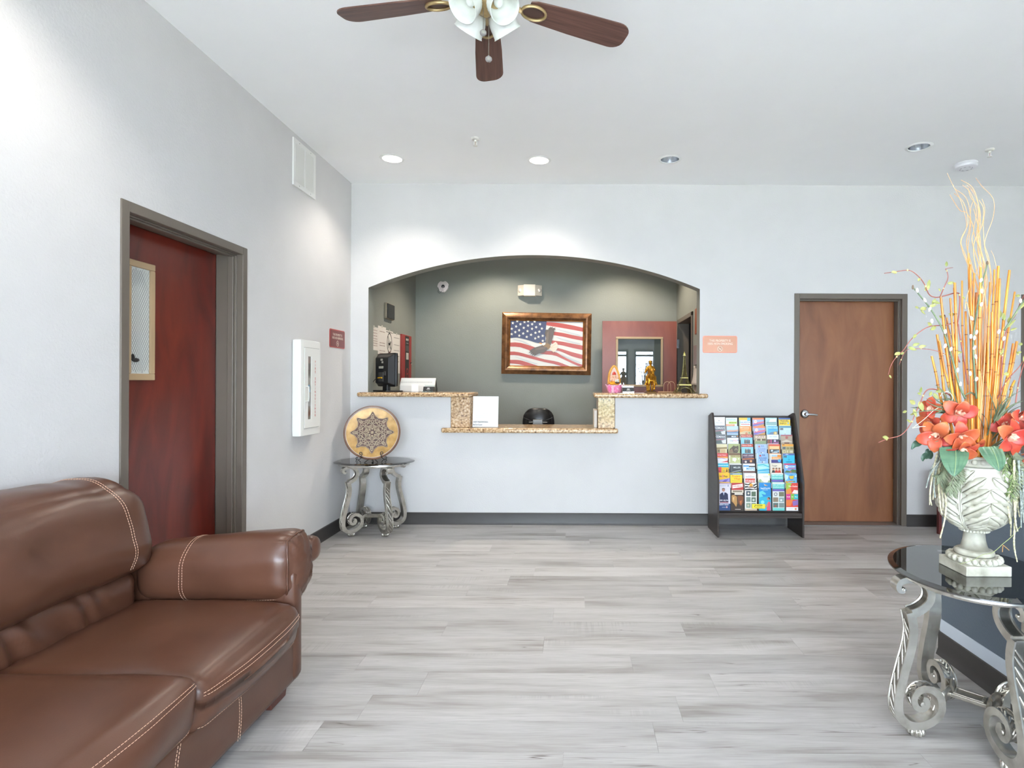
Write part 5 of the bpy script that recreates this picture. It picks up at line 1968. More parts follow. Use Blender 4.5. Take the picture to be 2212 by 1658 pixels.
def leaflet(mb, th0, s0, z0, ang, L, W, sg):
    def f(u, v):
        u = (u - 0.5) * 2
        scal = 0.66 + 0.34 * abs(math.sin(PI * (3.0 * v + 0.25))) ** 0.7
        w = W * (math.sin(PI * (0.10 + 0.86 * v)) ** 0.55) * scal
        if v > 0.999 or v < 0.001:
            w *= 0.25
        al = v * L
        c, s = math.cos(ang), math.sin(ang)
        ds = sg * (al * c - u * w * s * sg * sg)
        dz = al * s + u * w * c
        h = 0.003 + 0.0125 * (1 - abs(u) ** 3.2) * (0.55 + 0.45 * math.sin(PI * min(v * 1.1, 1))) - 0.0075 * math.exp(-(u / 0.13) ** 2) * (1 - 0.6 * v) - 0.009 * (abs(u) > 0.97)
        return onb(s0 * sg + ds, z0 + dz, h, th0)
    mb.grid(f, 15, 19)


for k in range(4):
    th0 = math.radians(-146) + k * PI / 2
    mb = MB()
    for off in (-0.0042, 0.0042):
        mb.tube([onb(off * (0.6 + 0.4 * t), 0.162 + 0.20 * t, 0.004, th0) for t in [i / 16 for i in range(17)]], 0.0038, 6)
    for sg in (1, -1):
        for j, (z0, L, W, an) in enumerate([(0.164, 0.066, 0.017, 0.38), (0.182, 0.090, 0.023, 0.52), (0.220, 0.100, 0.026, 0.60), (0.265, 0.102, 0.026, 0.64), (0.308, 0.092, 0.023, 0.72), (0.345, 0.06, 0.015, 0.95)]):
            leaflet(mb, th0, 0.007, z0, an, L, W, sg)
        mb.ball(onb(sg * 0.018, 0.382, 0.004, th0), (0.014, 0.014, 0.014), 12, 8)
    mb.ball(onb(0, 0.375, 0.005, th0), (0.012, 0.012, 0.018), 12, 8)
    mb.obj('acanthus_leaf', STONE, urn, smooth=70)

# ---------------------------------------------------------------- the arrangement standing in it
arr = thing('flower_arrangement', 'tall arrangement of orange orchids, canes and trailing greenery in the white urn', 'flowers', (UX, UY, UZ + 0.43))
rf = random.Random(12)
c6 = lambda x, y, d=0.0: at(1880 + x * 0.3016, 360 + y * 0.3016, UY + d)
c7 = lambda x, y, d=0.0: at(1880 + x * 0.3016, 800 + y * 0.3016, UY + d)
c3 = lambda x, y, d=0.0: at(1960 + x * 0.1508, 780 + y * 0.1508, UY + d)
BASE = Vector((UX + 0.0, UY, UZ + 0.42))


def wmesh(mb, name, mat, parent, **kw):
    return mb.obj(name, mat, parent, world=True, **kw)


# canes
CANE = noisy('amber_cane', [(0.3, '#a85a17'), (0.48, '#d8871f'), (0.62, '#e6a13a')], 7, (6, 6, 1.2), rough=0.35, coat=0.3)
NODE = pm('#8f571f', 0.5)
CANES = [((440, 1355), (500, 1640)), ((478, 1200), (535, 1640)), ((495, 1245), (580, 1640)), ((505, 935), (590, 1640)), ((605, 830), (625, 1640)), ((573, 940), (640, 1640)), ((657, 815), (680, 1640)),
         ((683, 1035), (700, 1640)), ((703, 620), (735, 1640)), ((743, 760), (728, 1640)), ((790, 720), (775, 1640)), ((722, 1230), (745, 1640)), ((858, 825), (838, 1640)), ((890, 735), (852, 1640)),
         ((918, 710), (872, 1640)), ((928, 800), (885, 1640)), ((872, 1040), (850, 1640)), ((838, 1260), (812, 1640)), ((820, 1345), (792, 1640)), ((997, 740), (905, 1640)), ((1035, 895), (925, 1640)),
         ((945, 1180), (895, 1640)), ((1023, 1265), (948, 1640)), ((1050, 1250), (960, 1640)), ((1035, 1530), (1000, 1650)), ((540, 1300), (600, 1650)), ((600, 865), (615, 1640)), ((715, 700), (722, 1640)),
         ((760, 900), (760, 1640)), ((545, 1080), (605, 1650))]
for i, (a, b) in enumerate(CANES):
    d = rf.uniform(-0.05, 0.06)
    p, q = c6(a[0], a[1], d), c6(b[0], b[1], d * 0.8)
    base = BASE + Vector(((q.x - BASE.x) * 0.55, d * 0.6, 0))
    r = rf.uniform(0.0036, 0.0056)
    bend = Vector((rf.uniform(-0.006, 0.006), 0, 0))
    m = (p + q) / 2 + bend
    pts = chain([base, q, m, p], 5)
    o = wmesh(MB().tube(pts, [r * (1.05 - 0.25 * k / (len(pts) - 1)) for k in range(len(pts))], 8), 'cane', CANE, arr, smooth=50)
    nb = MB()
    for s in (0.35, 0.6, 0.82):
        s += rf.uniform(-0.06, 0.06)
        k = int(s * (len(pts) - 2))
        t_ = (pts[k + 1] - pts[k]).normalized()
        nb.tube([pts[k] - t_ * 0.002, pts[k], pts[k] + t_ * 0.002], [r * 1.01, r * 1.09, r * 1.01], 8, cap=False)
    wmesh(nb, 'cane_nodes', NODE, o, smooth=60)['kind'] = 'stuff'

# wavy straw strands
STRAW = noisy('straw', [(0.3, '#d99a5a'), (0.7, '#efc590')], 9, rough=0.5)
STRAWS = [[(800, 1600), (790, 1300), (740, 900), (690, 660), (650, 540), (690, 420), (650, 250), (590, 130), (550, 45)], [(790, 1600), (800, 1250), (780, 900), (700, 640), (720, 400), (690, 230), (610, 160), (590, 125)],
          [(810, 1600), (790, 1200), (800, 800), (770, 560), (780, 330), (740, 160), (650, 95)], [(820, 1600), (800, 1150), (830, 820), (770, 600), (790, 400), (760, 210), (690, 130)],
          [(800, 1600), (770, 1200), (830, 800), (800, 620), (740, 470), (760, 330), (720, 190), (660, 130)], [(815, 1600), (830, 1100), (870, 860), (850, 660), (820, 540), (880, 360), (880, 230), (800, 140), (755, 80)],
          [(790, 1600), (760, 1100), (720, 780), (660, 600), (650, 520), (700, 400), (670, 260), (600, 190)], [(805, 1600), (830, 1000), (760, 740), (740, 560), (800, 420), (810, 300), (780, 240)],
          [(800, 1600), (820, 1000), (810, 700), (770, 500), (770, 300), (720, 220), (700, 150)], [(820, 1600), (880, 950), (910, 800), (890, 660), (865, 600)],
          [(810, 1600), (850, 1000), (860, 760), (820, 580), (810, 420), (820, 300), (800, 230)], [(795, 1600), (780, 1000), (740, 760), (690, 560), (710, 440), (720, 300), (740, 240)],
          [(805, 1600), (800, 1000), (840, 830), (800, 640), (760, 480), (790, 350), (760, 230), (720, 160)], [(790, 1600), (700, 1000), (680, 1020), (700, 900), (780, 700), (770, 560)],
          [(800, 1600), (790, 1100), (800, 800), (730, 540), (740, 440), (690, 330), (640, 310), (570, 200)], [(810, 1600), (815, 1100), (790, 760), (790, 560), (770, 420), (740, 300)]]
for pts in STRAWS:
    d = rf.uniform(-0.04, 0.05)
    P = chain([c6(x, y, d + rf.uniform(-0.008, 0.008)) for x, y in pts], 6)
    P = [BASE + Vector((0, d * 0.5, 0))] + P
    r = rf.uniform(0.0014, 0.0024)
    wmesh(MB().tube(P, [r * (1 - 0.6 * k / (len(P) - 1)) for k in range(len(P))], 6), 'straw_strand', STRAW, arr, smooth=180)

# leaves and vines
YLEAF = noisy('yellow_green_leaf', [(0.3, '#7f8a45'), (0.7, '#b3ae70')], 20, rough=0.5)
VINE = noisy('red_brown_vine', [(0.3, '#8a4238'), (0.7, '#a8685a')], 12, rough=0.5)
DLEAF = noisy('dark_green_leaf', [(0.3, '#2f4a3e'), (0.7, '#4b6a55')], 20, rough=0.4)


def leaf(mb, p, d, L, W, curl=0.2, roll=0.0):
    """pointed leaf starting at p along d"""
    d = Vector(d).normalized()
    side = d.cross(Vector((0, -1, 0)))
    if side.length < 0.1:
        side = d.cross(Vector((1, 0, 0)))
    side = Matrix.Rotation(roll, 3, d) @ side.normalized()
    up = side.cross(d)

    def f(u, v):
        w = W * math.sin(PI * v ** 0.8) ** 0.9
        s = (u - 0.5) * 2
        return p + d * (L * v) + side * (w * s) + up * (curl * L * (v * v) + 0.25 * W * s * s)
    mb.grid(f, 5, 8)


def vine(pts, leaves, r=0.0023, mat=VINE, name='vine', d=-0.03, conv=c6, taper=0.5, joints=True, lmat=YLEAF, ls=1.0):
    P = chain([conv(x, y, d + rf.uniform(-0.006, 0.006)) for x, y in pts], 6)
    o = wmesh(MB().tube(P, [r * (1 - (1 - taper) * k / (len(P) - 1)) for k in range(len(P))], 7), name, mat, arr, smooth=180)
    for x, y, ang, L in leaves:
        mb = MB()
        a = math.radians(ang)
        leaf(mb, conv(x, y, d), (math.cos(a), -0.25, math.sin(a)), L * 0.00052 * ls, L * 0.00012 * ls, 0.15, rf.uniform(-0.6, 0.6))
        wmesh(mb, 'vine_leaf', lmat, o, smooth=180)
    if joints:
        mb = MB()
        for k in range(5, len(P) - 3, 14):
            mb.ball(P[k], (r * 1.35, r * 1.35, r * 1.7), 7, 5)
        wmesh(mb, 'vine_buds', pm('#cdbf86', 0.5), o, smooth=180)['kind'] = 'stuff'
    return o


vine([(640, 1400), (600, 1260), (632, 1080), (640, 930), (615, 903), (540, 922), (470, 935), (420, 912), (390, 845), (345, 785), (280, 742), (190, 750), (100, 763)],
     [(390, 890, 60, 60), (415, 860, 95, 55), (190, 755, 190, 60), (355, 795, 240, 40), (660, 925, 290, 30)], 0.0027)
vine([(500, 930), (530, 860), (555, 800), (550, 750), (540, 730), (592, 722)], [(550, 835, 5, 50), (545, 715, 100, 40), (505, 890, 150, 35)], 0.0020)
vine([(700, 1560), (640, 1200), (620, 1118), (540, 1135), (430, 1142), (350, 1185), (285, 1245), (240, 1310), (180, 1370), (145, 1430), (128, 1490)],
     [(440, 1140, 150, 55), (470, 1145, 200, 70), (330, 1200, 215, 55), (215, 1330, 205, 65), (270, 1290, 330, 60), (300, 1280, 20, 50), (345, 1290, 10, 50), (600, 1060, 170, 60), (135, 1490, 290, 30)], 0.0024)
vine([(590, 1370), (520, 1335), (460, 1315), (380, 1304), (280, 1304), (240, 1340), (205, 1420)], [(590, 1335, 10, 60), (240, 1330, 200, 40)], 0.0016)
vine([(610, 1640), (560, 1300), (530, 1060), (570, 1180), (600, 1290)], [(520, 1080, 160, 45)], 0.0016, pm('#5a3530', 0.5))
vine([(480, 960), (440, 985), (390, 1010), (330, 1010)], [(440, 980, 60, 45), (420, 1000, 10, 50), (400, 1010, 200, 70), (440, 960, 330, 60), (360, 1025, 300, 45), (345, 1010, 175, 40)], 0.0014, pm('#7a8a4a', 0.5))
vine([(560, 330), (600, 250), (585, 190), (520, 150), (440, 132), (395, 150), (362, 220), (330, 290), (290, 380), (222, 460), (130, 487), (60, 515)],
     [(360, 160, 100, 50), (365, 170, 170, 45), (450, 160, 300, 60), (465, 150, 10, 55), (440, 150, 230, 50), (350, 220, 280, 80), (320, 240, 150, 70), (310, 270, 270, 70), (325, 300, 190, 60),
      (290, 370, 160, 50), (130, 483, 175, 65), (260, 290, 190, 45)], 0.0028, conv=c7)
TEND = pm('#c9c4b0', 0.5)
for pts in [[(640, 330), (560, 250), (470, 275), (390, 345), (300, 415)], [(500, 185), (520, 160), (560, 152), (590, 190), (580, 225)], [(300, 410), (400, 400), (480, 430)], [(470, 430), (500, 370), (505, 330)]]:
    vine(pts, [], 0.0016, TEND, 'tendril', -0.07, c7, 0.6, False)
vine([(930, 1640), (950, 1300), (985, 1150), (1040, 1060), (1080, 960), (1120, 890)],
     [(1060, 1020, 60, 80), (980, 1150, 60, 75), (960, 1100, 120, 70), (930, 1080, 110, 60), (1070, 925, 175, 50), (1000, 1170, 25, 45), (945, 1300, 240, 65), (985, 1120, 90, 55)], 0.0026, conv=c6)
vine([(910, 1660), (980, 1530), (1060, 1440), (1110, 1370), (1180, 1290)], [(990, 1480, 190, 60), (1080, 1330, 170, 45), (1100, 1400, 120, 55), (1060, 1350, 140, 45)], 0.0022)
vine([(1040, 1700), (1060, 1560), (1090, 1440), (1130, 1330)], [(1090, 1270, 180, 50)], 0.0026)

# pussy willow
WGREEN = noisy('willow_stem', [(0.3, '#54654b'), (0.7, '#7a8a68')], 14, rough=0.5)
CATKIN = noisy('catkin_fur', [(0.3, '#b9b6aa'), (0.7, '#e6e3da')], 90, rough=0.8)
for pts, cats in [([(680, 1660), (635, 1560), (590, 1385), (530, 1190), (440, 1030), (370, 940), (305, 862)],
                   [(335, 885), (390, 955), (425, 1020), (440, 1105), (535, 1180), (535, 1282), (577, 1305), (625, 1455), (645, 1555)]),
                  ([(760, 1660), (742, 1400), (738, 1250), (755, 1080), (790, 880), (825, 745), (838, 690)], [(793, 812), (797, 890), (795, 985), (725, 1085), (760, 1185), (720, 1215), (745, 1225), (745, 1295), (755, 1360),
                                                                                                     (715, 1480), (760, 1520)]),
                  ([(960, 1170), (1020, 1080), (1090, 970), (1130, 920)], [(955, 1230), (1075, 960), (920, 1180)])]:
    d = -0.045
    P = chain([c6(x, y, d) for x, y in pts], 6)
    o = wmesh(MB().tube(P, [0.0037 * (1 - 0.35 * k / (len(P) - 1)) for k in range(len(P))], 8), 'willow_stem', WGREEN, arr, smooth=180)
    for x, y in cats:
        c = c6(x, y, d - 0.005)
        wmesh(MB().ball(c, (0.0055, 0.0055, 0.0095), 9, 7, M=Matrix.Rotation(rf.uniform(-0.5, 0.5), 3, 'Y')), 'catkin', CATKIN, o, smooth=180)
    wmesh(MB().ball(P[-1], (0.0042, 0.0042, 0.009), 8, 6), 'bud', pm('#6e5a48', 0.5), o, smooth=180)


# orchids
def petal_mat():
    m, nt, b = newmat('orchid_petal')
    L = nt.links.new
    tc = nd(nt, 'ShaderNodeTexCoord')
    sp = nd(nt, 'ShaderNodeSeparateXYZ')
    L(tc.outputs['Object'], sp.inputs[0])
    oi = nd(nt, 'ShaderNodeObjectInfo')
    mp = nd(nt, 'ShaderNodeMapping')
    mp.inputs['Scale'].default_value = (9, 1.2, 1)
    L(tc.outputs['Object'], mp.inputs['Vector'])
    n = nd(nt, 'ShaderNodeTexNoise')
    n.inputs['Scale'].default_value = 3
    L(mp.outputs[0], n.inputs['Vector'])
    ma = nd(nt, 'ShaderNodeMath', operation='MULTIPLY_ADD')
    ma.inputs[1].default_value = 0.30
    L(n.outputs['Fac'], ma.inputs[0])
    L(sp.outputs[1], ma.inputs[2])
    r = ramp(nt, [(0.12, '#d07a5c'), (0.45, '#cd4f2c'), (0.78, '#cf572a'), (1.12, '#e28c3c')])
    mr = nd(nt, 'ShaderNodeMapRange')
    mr.inputs[1].default_value = 0.0
    mr.inputs[2].default_value = 1.25
    L(ma.outputs[0], mr.inputs[0])
    L(mr.outputs[0], r.inputs[0])
    r.color_ramp.elements[3].position = 1.0
    hs = nd(nt, 'ShaderNodeHueSaturation')
    m2 = nd(nt, 'ShaderNodeMapRange')
    m2.inputs[3].default_value = 0.485
    m2.inputs[4].default_value = 0.51
    L(oi.outputs['Random'], m2.inputs[0])
    L(m2.outputs[0], hs.inputs['Hue'])
    hs.inputs['Saturation'].default_value = 0.97
    hs.inputs['Value'].default_value = 0.76
    L(r.outputs[0], hs.inputs['Color'])
    L(hs.outputs[0], b.inputs['Base Color'])
    b.inputs['Roughness'].default_value = 0.45
    b.inputs['Subsurface Weight'].default_value = 0.0
    return m


PETAL = petal_mat()
LIP = noisy('orchid_lip', [(0.35, '#c98a78'), (0.5, '#eac9ae'), (0.65, '#e0a08c')], 40, rough=0.5)


def petal_shape(u, v):
    s = (u - 0.5) * 2
    w = 0.37 * math.sin(PI * (0.05 + 0.91 * v ** 1.05)) ** 0.66
    if v > 0.999:
        w *= 0.2
    return (w * s, v, 0.22 * math.sin(PI * v * 0.9) * (1 - 0.25 * s * s) - 0.10 * v * v + 0.16 * s * s * w / 0.37 * (1 - 0.4 * v))


pmesh = MB().grid(petal_shape, 9, 11).obj('petal', PETAL, smooth=180)
sm_ = pmesh.modifiers.new('solid', 'SOLIDIFY')
sm_.thickness = 0.012
lm = MB()
lm.grid(lambda u, v: ((0.10 + 0.14 * v) * math.cos(2 * PI * u) * (1 + 0.12 * math.sin(14 * PI * u) * v), 0.05 + 0.20 * v - 0.06 + (0.10 + 0.12 * v) * 0.7 * math.sin(2 * PI * u) - 0.12, 0.34 * v ** 0.8 + 0.05 * math.sin(10 * PI * u) * v),
        22, 6, cu=True)
lm.ball((0, 0.02, 0.16), (0.07, 0.08, 0.17), 9, 7)
lipmesh = lm.obj('lip', LIP, smooth=180)
first_petal, first_lip = pmesh, lipmesh
used = [False]


def orchid(c, size, yaw, pitch, roll, missing=()):
    e = bpy.data.objects.new('orchid', None)
    e.empty_display_size = 0.02
    COL.objects.link(e)
    put(e, arr)
    e.matrix_parent_inverse = wm(arr).inverted()
    # flower looks along local +z; face the room (-y), then yaw and pitch
    Mx = Matrix.Rotation(yaw, 4, 'Z') @ Matrix.Rotation(PI / 2 - pitch, 4, 'X') @ Matrix.Rotation(roll, 4, 'Z')
    e.matrix_basis = Matrix.Translation(c) @ Mx
    for k, a in enumerate([0, 68, 142, 218, 292]):
        if k in missing:
            continue
        if not used[0]:
            p = first_petal
        else:
            p = first_petal.copy()
            COL.objects.link(p)
        sc = size * (1.12 if k in (0, 2, 3) else 1.22)
        p.parent = e
        p.matrix_basis = Matrix.Rotation(math.radians(a + rf.uniform(-10, 10)), 4, 'Z') @ Matrix.Rotation(math.radians(rf.uniform(0, 40)), 4, 'X') @ Matrix.Diagonal((sc, sc, sc, 1))
        if not used[0]:
            lp = first_lip
        used[0] = True
    lp = first_lip if not first_lip.parent else first_lip.copy()
    if first_lip.parent:
        COL.objects.link(lp)
    lp.parent = e
    lp.matrix_basis = Matrix.Diagonal((size * 1.3, size * 1.3, size * 1.25, 1))
    wmesh(MB().tube(chain([Vector(c), Vector(c) + Vector((0, 0.03, -0.015)), BASE + Vector((0.02, 0, 0.02))], 4), 0.003, 6), 'orchid_stalk', WGREEN, e, smooth=180)


R_ = math.radians
for x, y, d, s, yaw, pitch, roll in [(715, 730, -0.085, 0.056, -15, -10, -20), (740, 1075, -0.115, 0.056, -5, -18, 10), (415, 1065, -0.075, 0.058, -40, -10, 30), (1420, 1090, -0.10, 0.066, 15, -5, -12),
                                     (1560, 800, -0.05, 0.054, 30, 5, 5), (1370, 930, -0.045, 0.046, -10, 15, 40), (1640, 1000, -0.09, 0.055, 45, -5, 25), (360, 690, -0.03, 0.042, -55, 5, 60),
                                     (770, 1225, -0.125, 0.052, 5, -45, 175), (350, 900, -0.02, 0.046, -60, -5, 0), (1730, 1180, -0.10, 0.050, 40, -35, 60), (1660, 1400, -0.10, 0.036, 30, -60, 170),
                                     (930, 1180, -0.085, 0.040, 20, -30, 80)]:
    orchid(c3(x, y, d), s, R_(yaw), R_(pitch), R_(roll))


# broad leaves over the rim
def broad(name, outline_top, tip, d, mat, fold=0.012):
    """leaf given by its upper edge (left, right) and its hanging tip"""
    a, b, t = c3(*outline_top[0], d), c3(*outline_top[1], d), c3(*tip, d - 0.02)

    def f(u, v):
        s = (u - 0.5) * 2
        wf = (math.sin(PI * (0.5 * v + 0.5)) ** 0.62 if v < 0.999 else 0.0) * (1 + 0.12 * math.sin(PI * v))
        c = a.lerp(b, 0.5).lerp(t, v) + (b - a) * (s * 0.5 * wf)
        return c + Vector((0, -0.035 * math.sin(PI * 0.5 * v) + fold * abs(s) * (1 - v) + 0.003 * math.sin(u * 30), 0.012 * math.sin(PI * v) * (1 - s * s) * 0.5))
    o = wmesh(MB().grid(f, 15, 13), name, mat, arr, smooth=180)
    rib = MB()
    rib.tube([f(0.5, k / 12) + Vector((0, -0.0012, 0)) for k in range(13)], 0.0012, 5)
    wmesh(rib, 'midrib', pm('#93a878', 0.5), o, smooth=180)


GL = noisy('glossy_leaf', [(0.3, '#42634c'), (0.7, '#628566')], 9, (1, 1, 7), rough=0.35)
broad('broad_leaf', [(490, 1240), (885, 1200)], (575, 1625), -0.128, GL)
broad('broad_leaf', [(1035, 1230), (1350, 1215)], (1210, 1550), -0.135, GL)
for pts in [[(230, 1160), (170, 1170), (110, 1200), (60, 1275)], [(350, 1290), (300, 1340), (240, 1380), (228, 1440)], [(330, 1400), (335, 1340), (300, 1290), (310, 1250)]]:
    P = chain([c3(x, y, -0.03) for x, y in pts], 5)

    def f(u, v, P=P):
        i = min(int(v * (len(P) - 1)), len(P) - 2)
        s = (u - 0.5) * 2
        w = 0.012 * math.sin(PI * (0.1 + 0.88 * v)) + 0.001
        t_ = (P[i + 1] - P[i]).normalized()
        return P[i] + t_.cross(Vector((0, -1, 0))) * w * s + Vector((0, 0.004 * s * s, 0))
    wmesh(MB().grid(f, 5, 14), 'dark_leaf', DLEAF, arr, smooth=180)

# grass blades
GR = noisy('grass_blade_green', [(0.3, '#4c5742'), (0.7, '#6d7658')], 8, rough=0.5)
BL = [((640, 850), (560, 560), (380, 560)), ((620, 760), (420, 700), (40, 740)), ((600, 760), (350, 680), (10, 660)), ((620, 700), (440, 620), (250, 520)), ((640, 700), (520, 450), (390, 330)),
      ((560, 640), (420, 560), (340, 470)), ((700, 640), (600, 540), (500, 560)), ((640, 690), (470, 720), (330, 790)), ((1150, 1040), (1110, 800), (980, 700)), ((1110, 1080), (1080, 900), (990, 740)),
      ((1160, 1040), (1140, 860), (1110, 780)), ((1240, 900), (1260, 700), (1120, 320)), ((1230, 880), (1320, 640), (1480, 480)), ((1240, 860), (1400, 580), (1670, 390)), ((1260, 850), (1380, 620), (1560, 430)),
      ((1250, 900), (1440, 700), (1671, 520)), ((1270, 860), (1480, 640), (1690, 560)), ((1200, 820), (1200, 640), (1230, 440)), ((1230, 840), (1290, 660), (1290, 520)), ((1260, 830), (1340, 640), (1360, 470)),
      ((1300, 800), (1470, 540), (1560, 250)), ((1320, 760), (1420, 560), (1430, 400)), ((700, 640), (650, 520), (560, 330)), ((680, 640), (610, 420), (590, 280)), ((730, 680), (700, 560), (660, 430)),
      ((620, 730), (300, 720), (100, 640)), ((660, 700), (400, 640), (250, 560)), ((1190, 1050), (1300, 940), (1370, 850)), ((1140, 1060), (1190, 860), (1180, 740)), ((560, 700), (540, 540), (480, 420)),
      ((540, 1140), (480, 1130), (380, 1160)), ((530, 1150), (470, 1100), (440, 1100)), ((960, 480), (900, 450), (800, 500)), ((1000, 560), (960, 480), (900, 460)), ((1290, 880), (1400, 780), (1560, 690)),
      ((1300, 860), (1500, 700), (1680, 620))]
for a, b, c in BL:
    d = rf.uniform(-0.09, 0.0)
    P = chain([c3(*a, d), c3(*b, d - 0.01), c3(*c, d - 0.02)], 7)
    w0 = rf.uniform(0.0022, 0.0048)

    def f(u, v, P=P, w0=w0):
        i = min(int(v * (len(P) - 1)), len(P) - 2)
        s = (u - 0.5) * 2
        t_ = (P[i + 1] - P[i]).normalized()
        w = w0 * (1 - v) ** 0.6 + 0.0003
        sd = t_.cross(Vector((0.3, -0.95, 0))).normalized()
        return P[i] + sd * (w * s) + Vector((0, -0.3 * w * s * s, 0))
    wmesh(MB().grid(f, 3, 14), 'grass_blade', GR, arr, smooth=180)

# hanging amaranth tassels
AM = [noisy('amaranth_cream', [(0.35, '#9c9678'), (0.6, '#d5cfae')], 110, rough=0.8), noisy('amaranth_grey', [(0.35, '#6f7873'), (0.6, '#a3aaa2')], 110, rough=0.8)]
TAS = [((505, 560), (470, 640), (440, 760), (430, 900), (440, 965), 0), ((480, 590), (455, 700), (430, 850), (425, 960), None, 0), ((495, 575), (480, 700), (455, 850), (448, 925), None, 0), ((520, 560), (500, 640), (430, 740), (400, 840), None, 1),
       ((510, 570), (470, 650), (440, 700), (420, 760), None, 1), ((500, 600), (490, 800), (500, 960), (515, 1030), None, 0), ((530, 620), (520, 760), (540, 900), (535, 1050), (500, 1200), 0), ((520, 640), (505, 780), (520, 930), (518, 1000), None, 0),
       ((525, 600), (480, 680), (455, 800), (465, 910), None, 1), ((1010, 640), (1000, 800), (985, 920), (1000, 1100), None, 0), ((1020, 650), (1010, 850), (1010, 1000), (1005, 1185), None, 0),
       ((1040, 660), (1045, 800), (1045, 950), (1030, 1060), None, 0), ((1030, 640), (1030, 900), (1040, 1080), (1055, 1150), None, 0), ((1060, 640), (1070, 800), (1080, 950), (1080, 1125), None, 1),
       ((1045, 900), (1035, 1100), (1030, 1250), (1052, 1370), None, 0), ((1085, 700), (1095, 850), (1090, 960), (1100, 1090), None, 1), ((1000, 860), (985, 960), (1000, 1060), (1010, 1110), None, 0),
       ((1020, 700), (1060, 850), (1055, 960), (1070, 1050), None, 0), ((1005, 700), (1010, 880), (985, 940), (960, 1000), None, 0)]
for q in TAS:
    pts = [p for p in q[:5] if p]
    d = rf.uniform(-0.11, -0.05) - (0.03 if pts[0][0] > 900 else 0)
    P = chain([c7(x, y, d) for x, y in pts], 14)
    r = rf.uniform(0.0036, 0.0048)
    rs = [r * (1 + 0.28 * rf.uniform(-1, 1)) * (1 - 0.45 * k / (len(P) - 1)) for k in range(len(P))]
    wmesh(MB().tube(P, rs, 7), 'amaranth_tassel', AM[q[5]], arr, smooth=60)

# ferny sprigs hanging over the rim
FERN = [noisy('fern_grey_green', [(0.3, '#5c6650'), (0.7, '#838a6c')], 20, rough=0.55), noisy('fern_green', [(0.3, '#5a6b3f'), (0.7, '#7f8f58')], 20, rough=0.5)]
SPR = [((540, 600), (560, 700), (500, 800), 0), ((560, 620), (600, 740), (560, 860), 0), ((590, 640), (640, 740), (600, 850), 0), ((520, 610), (520, 720), (480, 760), 0), ((610, 680), (650, 760), (590, 880), 0), ((570, 640), (530, 780), (550, 860), 0),
       ((960, 560), (1000, 700), (950, 830), 0), ((980, 580), (990, 750), (940, 900), 1), ((1010, 600), (1020, 760), (990, 880), 1), ((1030, 580), (1060, 760), (1020, 900), 0), ((1050, 600), (1080, 780), (1070, 920), 0),
       ((1000, 600), (960, 700), (1010, 900), 1), ((1070, 600), (1095, 760), (1090, 960), 0), ((990, 560), (1050, 640), (1080, 740), 0)]
for a, b, c, mi in SPR:
    d = rf.uniform(-0.13, -0.07)
    P = chain([c7(*a, d + 0.02), c7(*b, d), c7(*c, d)], 8)
    mb = MB().tube(P, 0.0009, 5)
    for k in range(1, len(P)):
        t_ = (P[k] - P[k - 1]).normalized()
        for sg in (1, -1):
            sd = t_.cross(Vector((0, -1, 0))) * sg
            leaf(mb, P[k], t_ * 0.75 + sd * 0.8 + Vector((0, -0.2 + rf.uniform(-0.3, 0.3), -0.15)), rf.uniform(0.018, 0.030), rf.uniform(0.0022, 0.0036), 0.2)
    wmesh(mb, 'fern_sprig', FERN[mi], arr, smooth=180)
# a thin twig trailing down to the plinth
vine([(1080, 1110), (1010, 1190), (950, 1240), (880, 1300), (800, 1320), (740, 1355), (640, 1385)], [], 0.0013, pm('#98a06a', 0.6), 'twig', -0.115, c7, 0.6, False)
vine([(950, 1248), (945, 1300)], [], 0.0016, pm('#a57a48', 0.6), 'twig', -0.115, c7, 0.9, False)
vine([(950, 1248), (995, 1288)], [], 0.0014, pm('#a57a48', 0.6), 'twig', -0.115, c7, 0.9, False)
# ---------------------------------------------------------------- brochure rack
DARKW = noisy('espresso_laminate', [(0.3, '#2e2521'), (0.7, '#3b302b')], 5, (1, 1, 6), rough=0.4)
RX0, RX1 = 1.241, 2.000
rack = thing('brochure_rack', 'dark wooden tiered brochure rack beside the brown door', 'rack', ((RX0 + RX1) / 2, 5.24, 0))
side = [(5.05, 0.0), (5.05, 0.47), (5.055, 0.50), (5.255, 1.045), (5.275, 1.078), (5.30, 1.078), (5.415, 1.045), (5.415, 0.0)]
for x in (RX0, RX1 - 0.016):
    MB().prism(side, 'x', x, x + 0.016).obj('side_panel', DARKW, rack, smooth=0, bevel=0.002, world=True)
X0, X1 = RX0 + 0.016, RX1 - 0.016
MB().box(X0, X1, 5.385, 5.40, 0.22, 1.045).obj('back_panel', DARKW, rack, smooth=0, world=True)
MB().box(X0, X1, 5.058, 5.40, 0.188, 0.214).obj('bottom_shelf', DARKW, rack, smooth=0, bevel=0.003, world=True)
MB().box(X0, X1, 5.060, 5.068, 0.170, 0.188).obj('front_rail', DARKW, rack, smooth=0, world=True)
ROWY = [5.300 - 0.0285 * k for k in range(8)]
TOPS = [901, 919.5, 938.5, 958.5, 979, 1001, 1021.5, 1042]
ROWZ = [H - (t - 824 - ROLL * -0 - 1.5) * y / F for t, y in zip(TOPS, ROWY)]
BW, BHH = 0.1045, 0.244
for k in range(7):
    zb = ROWZ[k] - BHH
    MB().box(X0, X1, ROWY[k] - 0.004, ROWY[k] + 0.032, zb - 0.010, zb - 0.0005).obj('tier_shelf', DARKW, rack, smooth=0, world=True)
    MB().box(X0, X1, ROWY[k] + 0.022, ROWY[k] + 0.027, zb, ROWZ[k] - 0.05).obj('tier_back', DARKW, rack, smooth=0, world=True)
